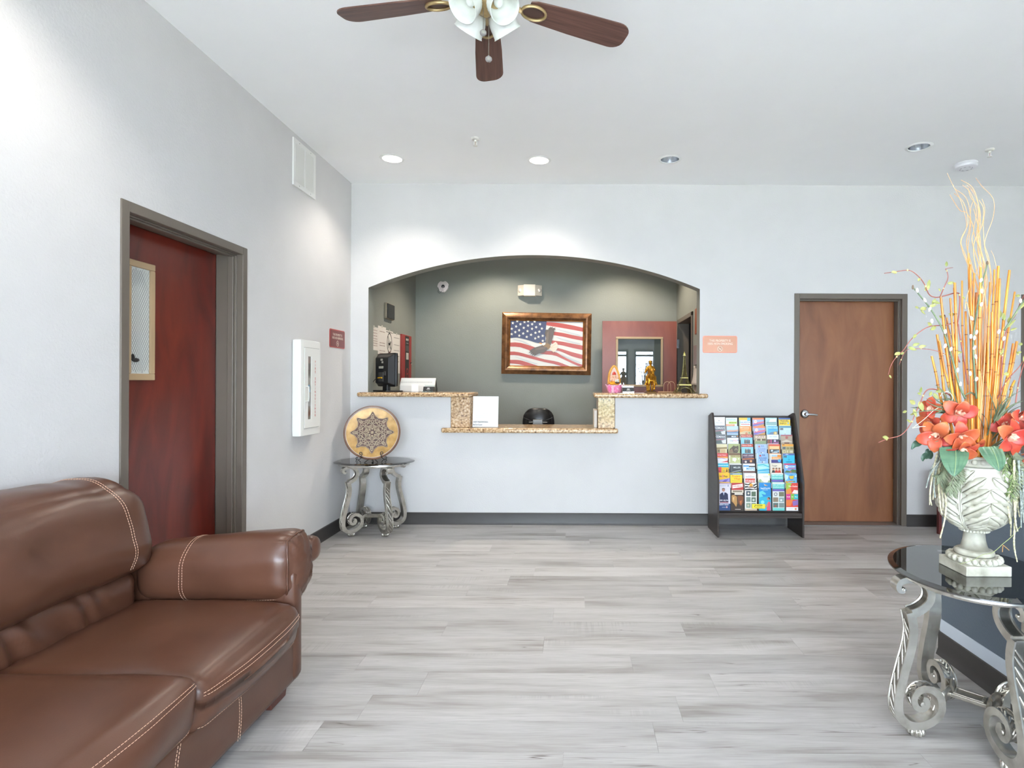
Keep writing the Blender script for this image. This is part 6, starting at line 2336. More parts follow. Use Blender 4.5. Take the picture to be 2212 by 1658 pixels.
MB().box(X0, X1, ROWY[7] + 0.0205, ROWY[7] + 0.0255, 0.214, ROWZ[7] - 0.05).obj('tier_back', DARKW, rack, smooth=0, world=True)
COLX = [1.314, 1.4275, 1.549, 1.674, 1.790, 1.912]

# covers: measured in centimetres from the top left corner; r rectangle, t text, c disc, p polygon, o ring
SKYP = [('r', 0, 0, 10.4, 2.6, '#b8412f'), ('t', 'Visitors Guide', 4.6, 1.3, 1.5, '#f0dcd2'), ('r', 0, 2.6, 10.4, 8, '#8cc8e0')] + [q for i in range(4) for q in [
    ('c', 3.6 + i * 1.3, 4.6 + (i % 2) * 0.4, 0.42, '#8a5a45'), ('p', [(3.1 + i * 1.3, 5.0), (4.1 + i * 1.3, 5.0), (4.2 + i * 1.3, 8), (3.0 + i * 1.3, 8)], ['#4b4038', '#77583f', '#3c4a52', '#6b4b3f'][i])]]
SWIRL = [('r', 0, 0, 10.4, 1.5, '#ea8b5c'), ('p', [(0, 2.2), (10.4, 1.6), (10.4, 3.2), (0, 4.4)], '#9fb4dd'), ('p', [(2, 4.4), (10.4, 3.0), (10.4, 4.4), (3, 6.2), (0, 6.4)], '#d9788c'),
         ('p', [(0, 6.2), (10.4, 4.6), (10.4, 5.6), (0, 7.6)], '#7d78c0'), ('p', [(3, 8), (10.4, 5.4), (10.4, 8)], '#cfa25c'), ('c', 2.6, 3.4, 1.5, '#efe3e0'), ('t', 'TX', 2.6, 3.4, 1.6, '#d98872')]
KEM = [('r', 0, 0, 10.4, 8, '#8d8f93'), ('p', [(0.4, 0.8), (9.4, 0.2), (9.4, 3.4), (0.8, 4.2)], '#5c6068'), ('t', 'KEMAH', 5.0, 2.2, 2.7, '#e9e9ea'), ('p', [(0, 4.9), (8.5, 3.9), (8.5, 4.4), (0, 5.3)], '#b54a55'),
       ('p', [(0.6, 5.6), (6, 5.0), (6.6, 8), (1.2, 8)], '#5f6a68'), ('p', [(6.2, 5.6), (10.4, 4.4), (10.4, 8), (7.4, 8)], '#d8d5d4')]
RR = lambda a, b: [('r', 0, 0, 1.2, 8, '#b6cdea'), ('t', 'RR', 6.4, 1.9, 2.3, a), ('p', [(3.2, 1.0), (3.7, 1.7), (4.7, 1.7), (4.0, 2.3), (4.3, 3.2), (3.3, 2.7), (2.5, 3.2), (2.8, 2.3), (2.0, 1.7), (2.9, 1.7)], b),
                   ('t', 'ROUND', 5.8, 4.4, 1.9, a), ('t', 'ROCK', 5.8, 6.1, 1.9, a), ('c', 5.2, 7.8, 0.6, '#8a7f7a'), ('c', 6.6, 7.7, 0.6, '#e6e9ee')]
COUP = lambda y: [('r', 0, 0, 10.4, 1.1, '#f1f1ee'), ('t', 'SAN ANTONIO', 5.2, 2.2, 1.35, '#e6f7f4'), ('t', 'COUPON BOOK', 5.2, 4.1, 1.35, '#e6f7f4'), ('r', 0, 5.6, 10.4, 7.6, '#6250a5'),
                  ('r', 1, 6.3, 9.4, 6.7, '#8f7fc4')]
COVERS = [
    [('#e9e7e6', [('c', 5, 3.2, 0.5, '#a8a5a5'), ('t', 'Victoria', 5.2, 5.2, 1.9, '#b9b4b3')], 'white brochure with faint grey script, far left of top row'),
     ('#dfe9e2', [('t', 'HOUSTON', 5, 1.9, 1.7, '#58a6a8'), ('r', 2.8, 3.6, 10, 5.4, '#b9d24a'), ('t', 'MUSEUM', 6.4, 4.5, 1.5, '#6f8a2a'), ('r', 0.3, 5.8, 8, 8, '#e08a5c'), ('t', 'DISTRICT', 4.2, 6.8, 1.5, '#f3d9c6')],
      'pale brochure lettered HOUSTON MUSEUM DISTRICT in teal, green and orange'),
     ('#e9eef2', [('r', 0, 0, 7.5, 2.2, '#e6bf3c'), ('r', 7.5, 0, 10.4, 3, '#6db9d6'), ('r', 0, 2.2, 1.2, 8, '#a9c3a2'), ('t', 'GALVESTON', 5.8, 4.3, 1.75, '#2f5aa8'), ('r', 1.8, 5.7, 9.8, 6.3, '#c65a55')], 'white brochure lettered GALVESTON in blue, top row'),
     ('#c4a6cf', SWIRL, 'orange topped brochure with purple swirls in the top row'),
     ('#a9cdd0', [('r', 0, 0, 10.4, 1.6, '#b9dcdd'), ('p', [(3.2, 3.9), (4.2, 1.2), (9.6, 0.9), (9.8, 3.7)], '#eef2f2'), ('r', 0.8, 3.9, 9.6, 4.5, '#6f9299'), ('r', 0.8, 4.9, 9.8, 6.3, '#8fb0ae'), ('t', 'ADVENTURE', 5.4, 7.5, 1.7, '#eef5f3')],
      'teal brochure with white boat, fifth in the top row'),
     ('#f0cf3c', [('r', 0, 0, 10.4, 1.4, '#4a66a5'), ('t', 'TRAVEL', 5.0, 2.8, 2.4, '#3a3834'), ('t', 'INFO', 3.8, 5.0, 2.4, '#3a3834'), ('c', 8.6, 4.8, 0.8, '#8db7c4'), ('r', 0, 6.8, 10.4, 8, '#c5dbe6')], 'yellow brochure lettered TRAVEL INFO at right of top row')],
    [('#8d8f93', KEM, 'grey KEMAH brochure at left of the second row'),
     ('#a9c6dc', [('r', 0, 0, 10.4, 3, '#b9cfe0'), ('p', [(0, 4), (3, 3.4), (6, 3.6), (10.4, 3), (10.4, 4.6), (0, 4.8)], '#d6a58e'), ('r', 0, 4.8, 10.4, 6, '#5f82ab'), ('p', [(1, 5), (9, 4.4), (9.5, 5), (1, 5.4)], '#b07a72'), ('r', 0, 6.6, 10.4, 7.0, '#9a8aa5')],
      'pale blue brochure with a skyline over water'),
     ('#e8954a', [('t', 'Hill Country', 4.4, 1.5, 1.6, '#f6e4d2'), ('r', 1, 3.0, 8, 3.4, '#f0c49a'), ('p', [(0, 5.6), (5, 4.2), (10.4, 5.0), (10.4, 8), (0, 8)], '#c9b48c'), ('c', 6.0, 6.6, 1.1, '#c77d5a'), ('c', 8.6, 6.0, 0.8, '#8f9a6a')], 'orange brochure with white script, second row'),
     ('#c4a6cf', SWIRL, 'purple swirl brochure with white disc in the second row'),
     ('#5fb3dd', [('r', 0, 0, 1.1, 8, '#9fd4ea'), ('t', 'Visitors Guide', 5.6, 1.4, 1.5, '#eaf6fb'), ('r', 2.4, 2.6, 8.5, 3.6, '#3f9fd6'), ('p', [(1, 8), (4, 5.2), (10.4, 4.4), (10.4, 8)], '#6d84a5'), ('c', 8, 6.4, 1.7, '#c9a55a'), ('c', 8.3, 6.2, 1.0, '#e0cd95')],
      'sky blue brochure with a golden globe'),
     ('#c4dcec', [('r', 0, 0, 10.4, 1.6, '#5a93ab'), ('r', 0.6, 1.8, 3.4, 3.6, '#6b6f70'), ('r', 5.0, 4, 5.2, 7.6, '#e9f1f6'), ('c', 5, 7.2, 0.35, '#a55a66')], 'pale map brochure with teal top, right of second row')],
    [('#8d8f93', KEM, 'grey KEMAH brochure at left of the third row'),
     ('#e7e8ea', [('r', 0, 0, 10.4, 2.4, '#4c4f58'), ('t', 'MILES', 6, 1.3, 1.7, '#eceff2'), ('c', 9.4, 1, 0.6, '#d98a3c'), ('t', 'City', 3.9, 5.0, 1.9, '#8b8f96'), ('t', 'PASS', 7.2, 5.0, 1.9, '#d08494'), ('c', 9.8, 4.6, 0.5, '#6d86b5')], 'white CityPASS brochure under a dark band'),
     ('#8cc8e0', SKYP, 'red banded brochure with people on blue, third row'),
     ('#b8a888', [('r', 0, 0, 10.4, 0.5, '#6f3d30'), ('r', 1, 0.9, 9.4, 3.0, '#e6d9c9'), ('t', "GRUENE", 5.2, 1.9, 1.9, '#8a3f38'), ('r', 0.6, 3.6, 10, 5.2, '#6e5f4a'), ('r', 1, 3.8, 2.2, 5.2, '#cfc3ae'), ('r', 5.4, 3.6, 6.4, 5.2, '#d9cfba'),
                   ('p', [(0.4, 6), (10.4, 5.4), (10.4, 8), (0.4, 8)], '#8fa07c')], 'brown lettered brochure of old storefronts'),
     ('#e6ebef', [('t', 'VISIT TEXAS', 5.4, 1.9, 1.3, '#94a9c9'), ('r', 0, 4.2, 10.4, 8, '#3a2f45'), ('r', 0.6, 4.6, 2.4, 8, '#8a4a32'), ('r', 3.2, 4.4, 4.0, 8, '#d24a86'), ('c', 7, 5.6, 1.0, '#cdb9dc'), ('p', [(5, 7), (10.4, 6.2), (10.4, 8), (5, 8)], '#8a4a78')],
      'white topped brochure with a neon night photo'),
     ('#b3a18e', [('r', 0, 0, 10.4, 1.0, '#b0606a'), ('o', 5.2, 2.4, 1.3, '#b04a4a'), ('c', 5.2, 2.4, 0.6, '#b04a4a'), ('p', [(0.5, 6), (5, 4.2), (9.8, 6), (9.8, 6.6), (0.5, 6.6)], '#d3c6b6'), ('r', 3, 6.6, 7.5, 8, '#8d6a5a')], 'tan brochure with a round red emblem')],
    [('#d9cda8', [('r', 0, 0, 10.4, 2.4, '#ded3ae'), ('p', [(0, 3.2), (10.4, 2.6), (10.4, 4.2), (0, 4.6)], '#8f7a52'), ('r', 1, 4.6, 4.2, 8, '#a58a68'), ('r', 4.6, 4.8, 9, 8, '#c7ab80'), ('c', 3, 6, 0.8, '#6b5a48')], 'cream brochure with a tan street photo, left of fourth row'),
     ('#9aa86a', [('r', 0, 0, 10.4, 8, '#a3a874'), ('p', [(0.4, 8), (1.4, 4.6), (4, 2.2), (5, 1.4), (5.6, 2.2), (7.6, 2.2), (8.6, 1.4), (9.2, 2.6), (9, 6), (8, 8)], '#54453a'), ('p', [(0.4, 8), (1.6, 5.4), (3.4, 4.0), (4.6, 8)], '#8a7058'), ('c', 6.9, 5.2, 1.5, '#8a7763'), ('c', 6.9, 5.8, 0.6, '#2c2724'), ('c', 5.9, 4.2, 0.25, '#1f1b19'), ('c', 7.8, 4.2, 0.25, '#1f1b19')],
      'brochure with a brown bear on green'),
     ('#8cc8e0', SKYP, 'red banded brochure with people on blue, fourth row'),
     ('#a8c0e2', RR('#7f8cbf', '#c97a7a'), 'pale ROUND ROCK brochure in the fourth row'),
     ('#e5934c', [('r', 0, 0, 10.4, 1.5, '#d9604c'), ('r', 1, 1.8, 9.5, 4.4, '#e9c58f'), ('r', 0.8, 4.6, 9.8, 8, '#4a5058'), ('r', 2.2, 5.0, 4, 6.6, '#c8d0d4'), ('p', [(4.6, 6.4), (9.6, 5.2), (9.6, 7.2), (4.6, 7.4)], '#8fa8b8'), ('r', 3, 7.4, 8, 7.9, '#e6e2dc')],
      'orange sunset brochure with a dark lower half'),
     ('#b3a77c', [('r', 0, 0, 10.4, 1.9, '#e6a13c'), ('r', 0.6, 0.5, 2.2, 1.0, '#4a453c'), ('r', 0.6, 2.4, 3.2, 4.6, '#5d6468'), ('r', 4, 2.8, 6.6, 4.6, '#8a8258'), ('r', 7.2, 2.8, 9.8, 4.6, '#85794f'), ('o', 2, 6.8, 1.5, '#d2caa8'), ('r', 4.4, 5.6, 5.2, 7.6, '#d8cfae'), ('r', 7, 5.8, 9.6, 7.6, '#cfc9b4')],
      'khaki photo grid brochure with an orange top')],
    [('#e8e6ea', [('r', 0, 0, 10.4, 3.2, '#d24a4c'), ('t', 'WINE TRAIL', 5, 1.8, 1.4, '#f0c9c6'), ('p', [(0, 3.2), (10.4, 3.2), (10.4, 4.6), (0, 3.8)], '#eda24a'), ('p', [(4, 8), (10.4, 6.4), (10.4, 8)], '#d24a4c'), ('p', [(0, 4.4), (6, 4.0), (10.4, 5.6), (10.4, 5.9), (5, 4.6), (0, 4.8)], '#b98fc0')],
      'red topped brochure with an orange ribbon, left of fifth row'),
     ('#b9bd84', [('r', 0, 0, 10.4, 1.9, '#73553c'), ('r', 0, 1.9, 1.2, 8, '#dcd6c0'), ('t', 'TEXAS WINE', 5.9, 2.9, 1.6, '#8a4032'), ('p', [(3.2, 4.4), (5.8, 4.2), (7, 5), (6.6, 6), (5.4, 8), (4.2, 6.8), (3.2, 6.8)], '#eeece2'), ('r', 8, 4.6, 9.4, 5.6, '#dfe0cb')], 'green TEXAS WINE brochure with a white state outline'),
     ('#4f3446', [('t', 'LOST CREEK', 5.4, 1.6, 1.65, '#d9c9d2'), ('r', 2, 2.8, 9, 3.1, '#b8a2b0'), ('p', [(0, 4.6), (10.4, 3.8), (10.4, 4.6), (0, 5.2)], '#d97a3c'), ('p', [(0.4, 8), (4, 5.8), (6, 7), (10, 5.6), (10.4, 8)], '#2b1f2c'), ('c', 3, 7.2, 1.0, '#d9cfc9'), ('c', 7.6, 6.6, 1.1, '#d99a62')], 'dark purple brochure with orange streaks'),
     ('#94b9e4', RR('#33488f', '#c9423c'), 'blue ROUND ROCK brochure with a red star'),
     ('#e6e3de', [('r', 0, 0.6, 1.4, 8, '#cfcbc3'), ('r', 2, 1.2, 6.8, 2.2, '#8fc0dc'), ('r', 7, 0.8, 10.4, 3, '#e2913c'), ('r', 2, 2.6, 10, 4.8, '#e2913c'), ('t', 'Adventure', 6, 3.7, 1.5, '#f6e6d0'), ('r', 1.6, 5.2, 10.4, 8, '#433f7c'), ('c', 8.8, 6.0, 1.4, '#4fa8d8')], 'orange, white and navy brochure with a blue disc'),
     ('#3fbbdd', [('r', 0, 0, 10.4, 1.6, '#5a6fae'), ('t', '- FREE -', 3.4, 0.8, 1.1, '#dfe6f2'), ('r', 0.6, 2, 3.4, 3.6, '#4a6f80'), ('r', 5.1, 2.2, 5.3, 7, '#2a7d99'), ('p', [(4.2, 5.2), (6.4, 5.2), (6.4, 5.5), (4.2, 5.5)], '#2a7d99'), ('p', [(2.4, 7.2), (8.2, 7.2), (7.6, 7.7), (3, 7.7)], '#22627c')], 'bright cyan brochure with a boat mast')],
    [('#e6b22e', [('r', 0, 0, 10.4, 3.4, '#36b3cc'), ('t', 'LIVINGSTON,TX', 5.2, 1.8, 1.35, '#e9f7f8'), ('p', [(0, 3.4), (4, 3.0), (4, 8), (0, 8)], '#d84f58'), ('p', [(8, 7.4), (9, 3.8), (9.6, 7.4)], '#5a3a22'), ('c', 6.2, 6.6, 0.7, '#8fae4a'), ('r', 1, 6.2, 3.2, 7.6, '#b53a46')], 'cyan, red and yellow brochure lettered LIVINGSTON'),
     ('#3a3f44', [('r', 0, 0, 10.4, 0.8, '#e6e6e4'), ('r', 1.4, 1.4, 1.8, 8, '#6d747a'), ('t', 'MILLER', 6.2, 3.3, 2.0, '#dde0e0'), ('p', [(2, 7.0), (6, 6.0), (10, 5.4), (10, 6.0), (6, 6.8), (2, 7.6)], '#9aa3a4'), ('p', [(4, 8), (8, 7.2), (9.6, 8)], '#7fae3f')], 'black MILLER brochure in the sixth row'),
     ('#dfe8ee', [('r', 0, 0, 10.4, 1.4, '#eeece8'), ('r', 0.2, 1.4, 5, 2.6, '#3f8fd0'), ('r', 5, 1.8, 10.4, 3.0, '#4a4644'), ('t', 'MAPS', 6.2, 4.5, 2.9, '#3592d2'), ('r', 0, 6.4, 10.4, 8, '#6b4238')], 'white brochure with MAPS in big blue letters'),
     ('#9fdbe0', [('p', [(0, 1), (5, 0.4), (10.4, 2.4), (10.4, 3.2), (5, 1.2), (0, 1.8)], '#37b3c4'), ('r', 1, 3.2, 8, 4.0, '#c9dfdf'), ('p', [(0, 5.6), (6, 4.8), (10.4, 4.4), (10.4, 8), (0, 8)], '#45a8cf'), ('p', [(0, 7), (6, 6.6), (10.4, 6.2), (10.4, 6.6), (0, 7.6)], '#d2eef2')], 'aqua brochure of waves in the sixth row'),
     ('#e3d9c8', [('t', 'Tanger', 3.8, 1.9, 1.7, '#4d4642')] + [q for x, h in [(2.8, '#2e2c30'), (5.4, '#c93a2e'), (8, '#c93a2e')] for q in [('p', [(x - 1.5, 8), (x - 1.0, 5.9), (x + 1.0, 5.9), (x + 1.5, 8)], h), ('c', x, 4.9, 0.95, '#c9936f'), ('p', [(x - 1.0, 4.9), (x - 0.8, 3.7), (x + 0.8, 3.7), (x + 1.0, 4.9), (x + 0.5, 4.3), (x - 0.5, 4.3)], '#3a2a22')]], 'cream brochure with three people in red and black'),
     ('#6fa5dc', [('r', 0, 0, 10.4, 1.2, '#c93a66'), ('c', 2.2, 2.8, 1.4, '#e6e8f0'), ('t', 'TX', 2.2, 2.8, 1.4, '#b04a5a'), ('t', 'TEXOMA', 6.6, 2.8, 1.5, '#e4edf6'), ('p', [(3, 4.6), (10, 3.6), (10, 4.2), (3, 5.2)], '#d04a72'), ('p', [(0, 8), (2, 6), (5, 6.6), (7, 5), (10.4, 5.6), (10.4, 8)], '#5d7a4c'), ('c', 5.6, 7.2, 0.9, '#b0714e')], 'blue landscape brochure with a white disc, right of sixth row')],
    [('#eab62c', [('t', 'Six', 2.4, 3.0, 1.9, '#4a4030'), ('t', 'Flags', 6.8, 3.0, 1.9, '#4a4030'), ('p', [(4.0, 1.6), (4.8, 1.6), (4.6, 4.0), (3.9, 4.0)], '#d86a8a'), ('p', [(0, 6.4), (10.4, 4.6), (10.4, 8), (0, 8)], '#9a8cc9'), ('p', [(3.4, 8), (6, 6), (9.4, 5.4), (7, 8)], '#6a5aa8')], 'yellow Six Flags brochure at left of seventh row'),
     ('#efd23a', [('r', 0, 0.3, 10.4, 1.5, '#3f79b8'), ('r', 2, 0.7, 9, 1.1, '#a8c6e2'), ('t', 'Traders', 5.0, 3.0, 2.3, '#d9682c'), ('t', 'Village', 6.0, 5.0, 2.3, '#d9682c'), ('r', 1, 6.8, 9.5, 7.1, '#b09a4a')], 'yellow Traders Village brochure with orange letters'),
     ('#ebe9ea', [('c', 4.2, 1.9, 0.35, '#8a8fb0'), ('c', 5.8, 1.9, 0.35, '#c06a6a'), ('r', 1, 3.0, 9, 3.5, '#8f8f9a'), ('r', 0.8, 4.6, 9.4, 8, '#c8402f'), ('t', 'STAND', 5.1, 6.8, 2.5, '#f3eeea')], 'white brochure with STAND on a red block'),
     ('#e9e7e0', [('p', [(0, 8), (0.6, 5.4), (2.2, 4.6), (3.4, 6.4), (3, 8)], '#9db084'), ('p', [(2, 8), (3, 6), (4.6, 6.8), (5, 8)], '#c2cda8'), ('p', [(8, 8), (9, 6), (10.4, 5.8), (10.4, 8)], '#a5b58c'), ('r', 4.4, 2.2, 9, 2.6, '#b9bdb8'), ('r', 5, 3.2, 8.6, 3.5, '#c5c8c2'), ('p', [(8.6, 0.6), (10.4, 0.2), (10.4, 1.4), (9, 1.4)], '#e6da5c')], 'white floral brochure in the seventh row'),
     ('#5cc3bb', COUP(0), 'mint and purple coupon book, short, in the seventh row'),
     ('#69b2e0', [('p', [(0, 0.5), (4, 2), (2, 5), (0, 6)], '#b9def0'), ('c', 5.6, 3.2, 2.6, '#3f8fd0'), ('p', [(3.6, 2), (8, 1.6), (7.4, 4.4), (4.4, 4.6)], '#e0c03c'), ('p', [(0, 8), (1, 6), (3, 7), (3, 8)], '#d9a04a'), ('r', 3, 6.2, 7, 7.2, '#d98a2c'), ('r', 7, 6.2, 9, 7.2, '#5aa05a'), ('c', 9.4, 2, 0.7, '#d9eef8')], 'blue splash brochure with a yellow logo')],
    [('#d9d3dc', [('r', 0, 0, 10.4, 1.0, '#b79bb0'), ('t', 'SECRETS', 4, 2.4, 1.6, '#a9b6c9'), ('r', 8.2, 1.4, 8.8, 3.2, '#3f5f8f'), ('c', 4.4, 6.2, 1.35, '#b98a78'), ('p', [(3.0, 6.0), (3.1, 4.7), (4.4, 4.3), (5.7, 4.8), (5.8, 5.8), (5.2, 5.2), (3.6, 5.2)], '#6b5a54'), ('p', [(1.2, 17), (1.0, 10), (2.6, 8.6), (4.4, 8.0), (6.6, 8.4), (8.2, 9.6), (8.8, 17)], '#2c3150'),
                  ('p', [(3.8, 8.0), (5.4, 8.0), (4.6, 11)], '#c4cbe0'), ('r', 0, 18, 10.4, 24.4, '#2f4a7c'), ('t', 'SEE LBJ IN', 4.8, 15.2, 1.7, '#eceef2'), ('t', 'A WHOLE', 4.8, 17.0, 1.6, '#b03a3a'), ('t', 'NEW WAY', 4.8, 19.0, 1.7, '#eceef2'), ('r', 3, 21, 6, 21.3, '#c3cbdc'), ('c', 7.2, 21, 0.8, '#d6a5ae')],
      'brochure with a man in dark suit, left of bottom row'),
     ('#3f2f28', [('r', 0, 0, 10.4, 6.2, '#b93a36'), ('p', [(0.8, 2.0), (9.8, 0.8), (9.8, 3.6), (0.8, 4.9)], '#f0e4dc'), ('t', 'CAVERNS', 5.3, 2.9, 1.9, '#b93a36'), ('r', 0, 6.2, 10.4, 8.6, '#dcd2bd'), ('r', 1, 6.8, 9.4, 7.8, '#6b5442'), ('r', 2.6, 8.8, 9.8, 10.4, '#d9cdc2'), ('p', [(0, 11), (2, 10.4), (4.6, 12), (5, 18), (4, 21), (2, 18), (0, 16)], '#b98a52'), ('p', [(1, 13), (2.4, 12), (2, 17)], '#e0bd84'),
                  ('p', [(5, 11.5), (8, 11), (10.4, 12), (10.4, 17), (8, 20), (6, 18)], '#7d4a2c'), ('p', [(7, 16), (9, 15), (8.4, 20)], '#c2703a'), ('r', 3, 22.8, 8, 23.3, '#c9bfb4')], 'red topped brochure of brown cave rocks'),
     ('#e6e4de', [('p', [(0, 0.6), (3, 1.2), (5, 0), (6, 0), (3.4, 2.2), (0, 1.8)], '#2c2a2a'), ('p', [(0, 3), (2.4, 2.8), (3.4, 4), (0, 4.4)], '#2c2a2a'), ('p', [(7, 1.8), (10.4, 0.4), (10.4, 1.4), (7.6, 3)], '#2c2a2a'), ('p', [(7.8, 4), (10.4, 2.6), (10.4, 3.8), (8, 5.2)], '#2c2a2a'), ('p', [(0, 5.4), (4, 5), (8, 5.6), (10.4, 5), (10.4, 6), (5, 6.4), (0, 6.6)], '#2c2a2a'), ('c', 5.4, 2.0, 1.5, '#e0a03c'), ('r', 3, 3.2, 8.2, 4.4, '#8a6a5a')] +
      [('r', a, b, a + 3.9, b + 4.2, h) for a, b, h in [(1, 7.2, '#4a5560'), (5.6, 7.6, '#5d6f58'), (1, 12.4, '#7a8a82'), (5.6, 12.6, '#66786a'), (1, 17.6, '#8a9a86'), (5.6, 17.6, '#707f74')]] + [('c', 3, 9.2, 0.9, '#d2c8b8'), ('c', 7.4, 15, 1.0, '#c8cfc4'), ('c', 2.8, 19.8, 0.9, '#c9b9a0'), ('r', 0, 22.6, 10.4, 24.4, '#c9b39a')],
      'zebra striped brochure with small animal photos'),
     ('#1f86c8', [('p', [(4.4, 1.2), (7.8, 2.6), (4.8, 2.6)], '#e2a545'), ('p', [(3.8, 0.8), (4.6, 1.2), (5.4, 2.4)], '#bfe0f2'), ('t', 'SeaWorld', 5.3, 4.9, 2.0, '#eef6fb'), ('r', 3, 6.1, 7.6, 6.5, '#a8d3ec'), ('p', [(0, 8), (3, 7), (6, 9.4), (5.4, 10.6), (2, 9.8), (3.6, 12), (0, 13)], '#63c8cf'), ('p', [(0, 13), (10.4, 11.6), (10.4, 24.4), (0, 24.4)], '#2ea9c9'), ('c', 3, 17, 1.6, '#7fd6df'), ('c', 8.1, 14.0, 1.2, '#b9806a'), ('p', [(7.4, 13.0), (8.8, 12.4), (9.8, 13.6), (9.6, 15.2), (8.8, 14.0)], '#4a2f28'),
                  ('p', [(6.6, 24.4), (6.8, 18.4), (8, 16.4), (9.8, 17), (10.0, 24.4)], '#d2506a'), ('p', [(7.0, 18.4), (8.2, 16), (7.6, 20.6), (4.9, 21.8), (4.6, 21.0)], '#c08a6c')], 'blue SeaWorld brochure with a woman in pink'),
     ('#5cc3bb', COUP(0) + [('r', 0, 7.6, 10.4, 24.4, '#dfe3df')] + [('r', a, b, a + 4.6, b + 4.0, h) for a, b, h in [(0.3, 8.2, '#d9d9d4'), (5.5, 8.2, '#7a7a60'), (0.3, 13, '#8a7a66'), (5.5, 13, '#8fa3a5'), (0.3, 17.8, '#5f7069'), (5.5, 17.8, '#7d8a86')]] + [('o', 2.6, 10.2, 1.5, '#3a4560'), ('c', 7.4, 15.4, 0.9, '#e3e6e8'), ('c', 2.4, 20.4, 0.9, '#a5584a'), ('r', 0, 22.2, 10.4, 24.4, '#6cc9c4')],
      'mint coupon book over a photo grid, bottom row'),
     ('#d94a3f', [('p', [(0, 0), (5, 0), (3, 5), (0, 8)], '#9dbb45'), ('p', [(0, 6), (4, 4), (5, 9), (0, 10)], '#e08a3c'), ('t', 'The Outlet', 6.0, 2.9, 1.8, '#f3e6e2'), ('p', [(5, 9), (7, 6), (10.4, 6.4), (10.4, 9.4)], '#f0dcd8'), ('r', 0, 9.6, 4, 14.4, '#d23a86'), ('r', 4, 9.6, 7, 14.4, '#7fbb4a'), ('r', 7, 9.6, 10.4, 14.4, '#36b0bd'), ('t', 'Ready', 2.0, 12, 1.2, '#f3e6ee'), ('t', 'Set', 5.5, 12, 1.2, '#eef6e6'), ('t', 'Shop', 8.7, 12, 1.2, '#e6f4f6'),
                  ('p', [(0, 15), (6, 14.4), (4, 20), (0, 20)], '#e07a3c'), ('p', [(5.4, 16), (10.4, 14.6), (10.4, 19), (6, 20)], '#8a6ab0'), ('r', 0, 21, 10.4, 24.4, '#eceaea'), ('c', 8.2, 22.6, 0.9, '#d98a5c'), ('r', 1.6, 22.3, 6, 22.7, '#c9cfd6')], 'red and multicoloured outlet brochure, right of bottom row')],
]
PLAIN = pm('#e4e1dc', 0.6)
rb_ = random.Random(5)
for k in range(8):
    for c in range(6):
        bg, ops, label = COVERS[k][c]
        tilt = rb_.uniform(-0.02, 0.02)
        dz = rb_.uniform(-0.004, 0.003)
        hgt = BHH + dz
        root = Vector((COLX[c] + rb_.uniform(-0.002, 0.002), ROWY[k], ROWZ[k] - BHH))
        visible = hgt if k == 7 else 0.085
        th = rb_.uniform(0.006, 0.016)
        mb = MB()
        lean = Matrix.Rotation(-0.02, 4, 'X')
        mb.box(-BW / 2, BW / 2, 0, th, 0, hgt, M=lean)
        o = mb.obj('brochure', PLAIN, smooth=0)
        o.location = root
        o.rotation_euler = (0, tilt * 0.0, rb_.uniform(-0.02, 0.02))
        tag(o, label, 'brochure', 'travel brochures in the dark rack')
        M = lean @ Matrix.Translation((-BW / 2, -0.0003, hgt)) @ Matrix.Rotation(PI / 2, 4, 'X')
        pr = Print(M)
        s = BW / 10.4
        lim = visible + (0.0 if k == 7 else 0.004)
        pr.rect(0, -(hgt if k == 7 else lim), BW, 0, bg)
        for op in ops:
            if op[0] == 'r':
                y1_ = min(op[4] * s, lim)
                pr.rect(op[1] * s, -y1_, op[3] * s, -op[2] * s, op[5])
            elif op[0] == 'c':
                pr.circ(op[1] * s, -op[2] * s, op[3] * s, op[4], 14)
            elif op[0] == 'o':
                pr.ring(op[1] * s, -op[2] * s, op[3] * s, op[3] * s * 0.3, op[4], 16)
            elif op[0] == 'p':
                pr.poly([(min(max(a * s, 0), BW), -min(max(b * s, 0), lim)) for a, b in op[1]], op[2])
            elif op[0] == 't':
                vs, _ = text_mesh(op[1], op[4] * s)
                wdt = max(v[0] for v in vs) - min(v[0] for v in vs)
                f_ = min(1.0, 0.92 * BW / wdt)
                pr.text(op[1], op[2] * s, -op[3] * s, op[4] * s, op[5], sx=f_, bold=0.0003)
        pr.done('cover', o, 0.3)
# yellow label across the bottom row
t = thing('yellow_label', 'small yellow label lying across two brochures of the bottom row', 'label', (1.6115, ROWY[7] - 0.012, 0.247))
MB().box(-0.058, 0.058, -0.001, 0.0, 0.0, 0.040).obj('card', pm('#ead83c', 0.4), t, smooth=0)
pr = Print(Matrix.Translation((0, -0.001, 0.02)) @ Matrix.Rotation(PI / 2, 4, 'X'))
pr.rect(-0.038, -0.002, -0.031, 0.005, '#3a382c')
pr.rect(-0.030, 0.006, -0.023, 0.013, '#3a382c')
pr.text('CERTIFIED', 0.008, 0.008, 0.0115, '#3a382c', bold=0.0003)
pr.text('FOLDER DISPLAY', 0.006, -0.002, 0.006, '#5a5638')
pr.text('brochures@certified', 0.0, -0.013, 0.0075, '#6b673c')
pr.done('lettering', t)
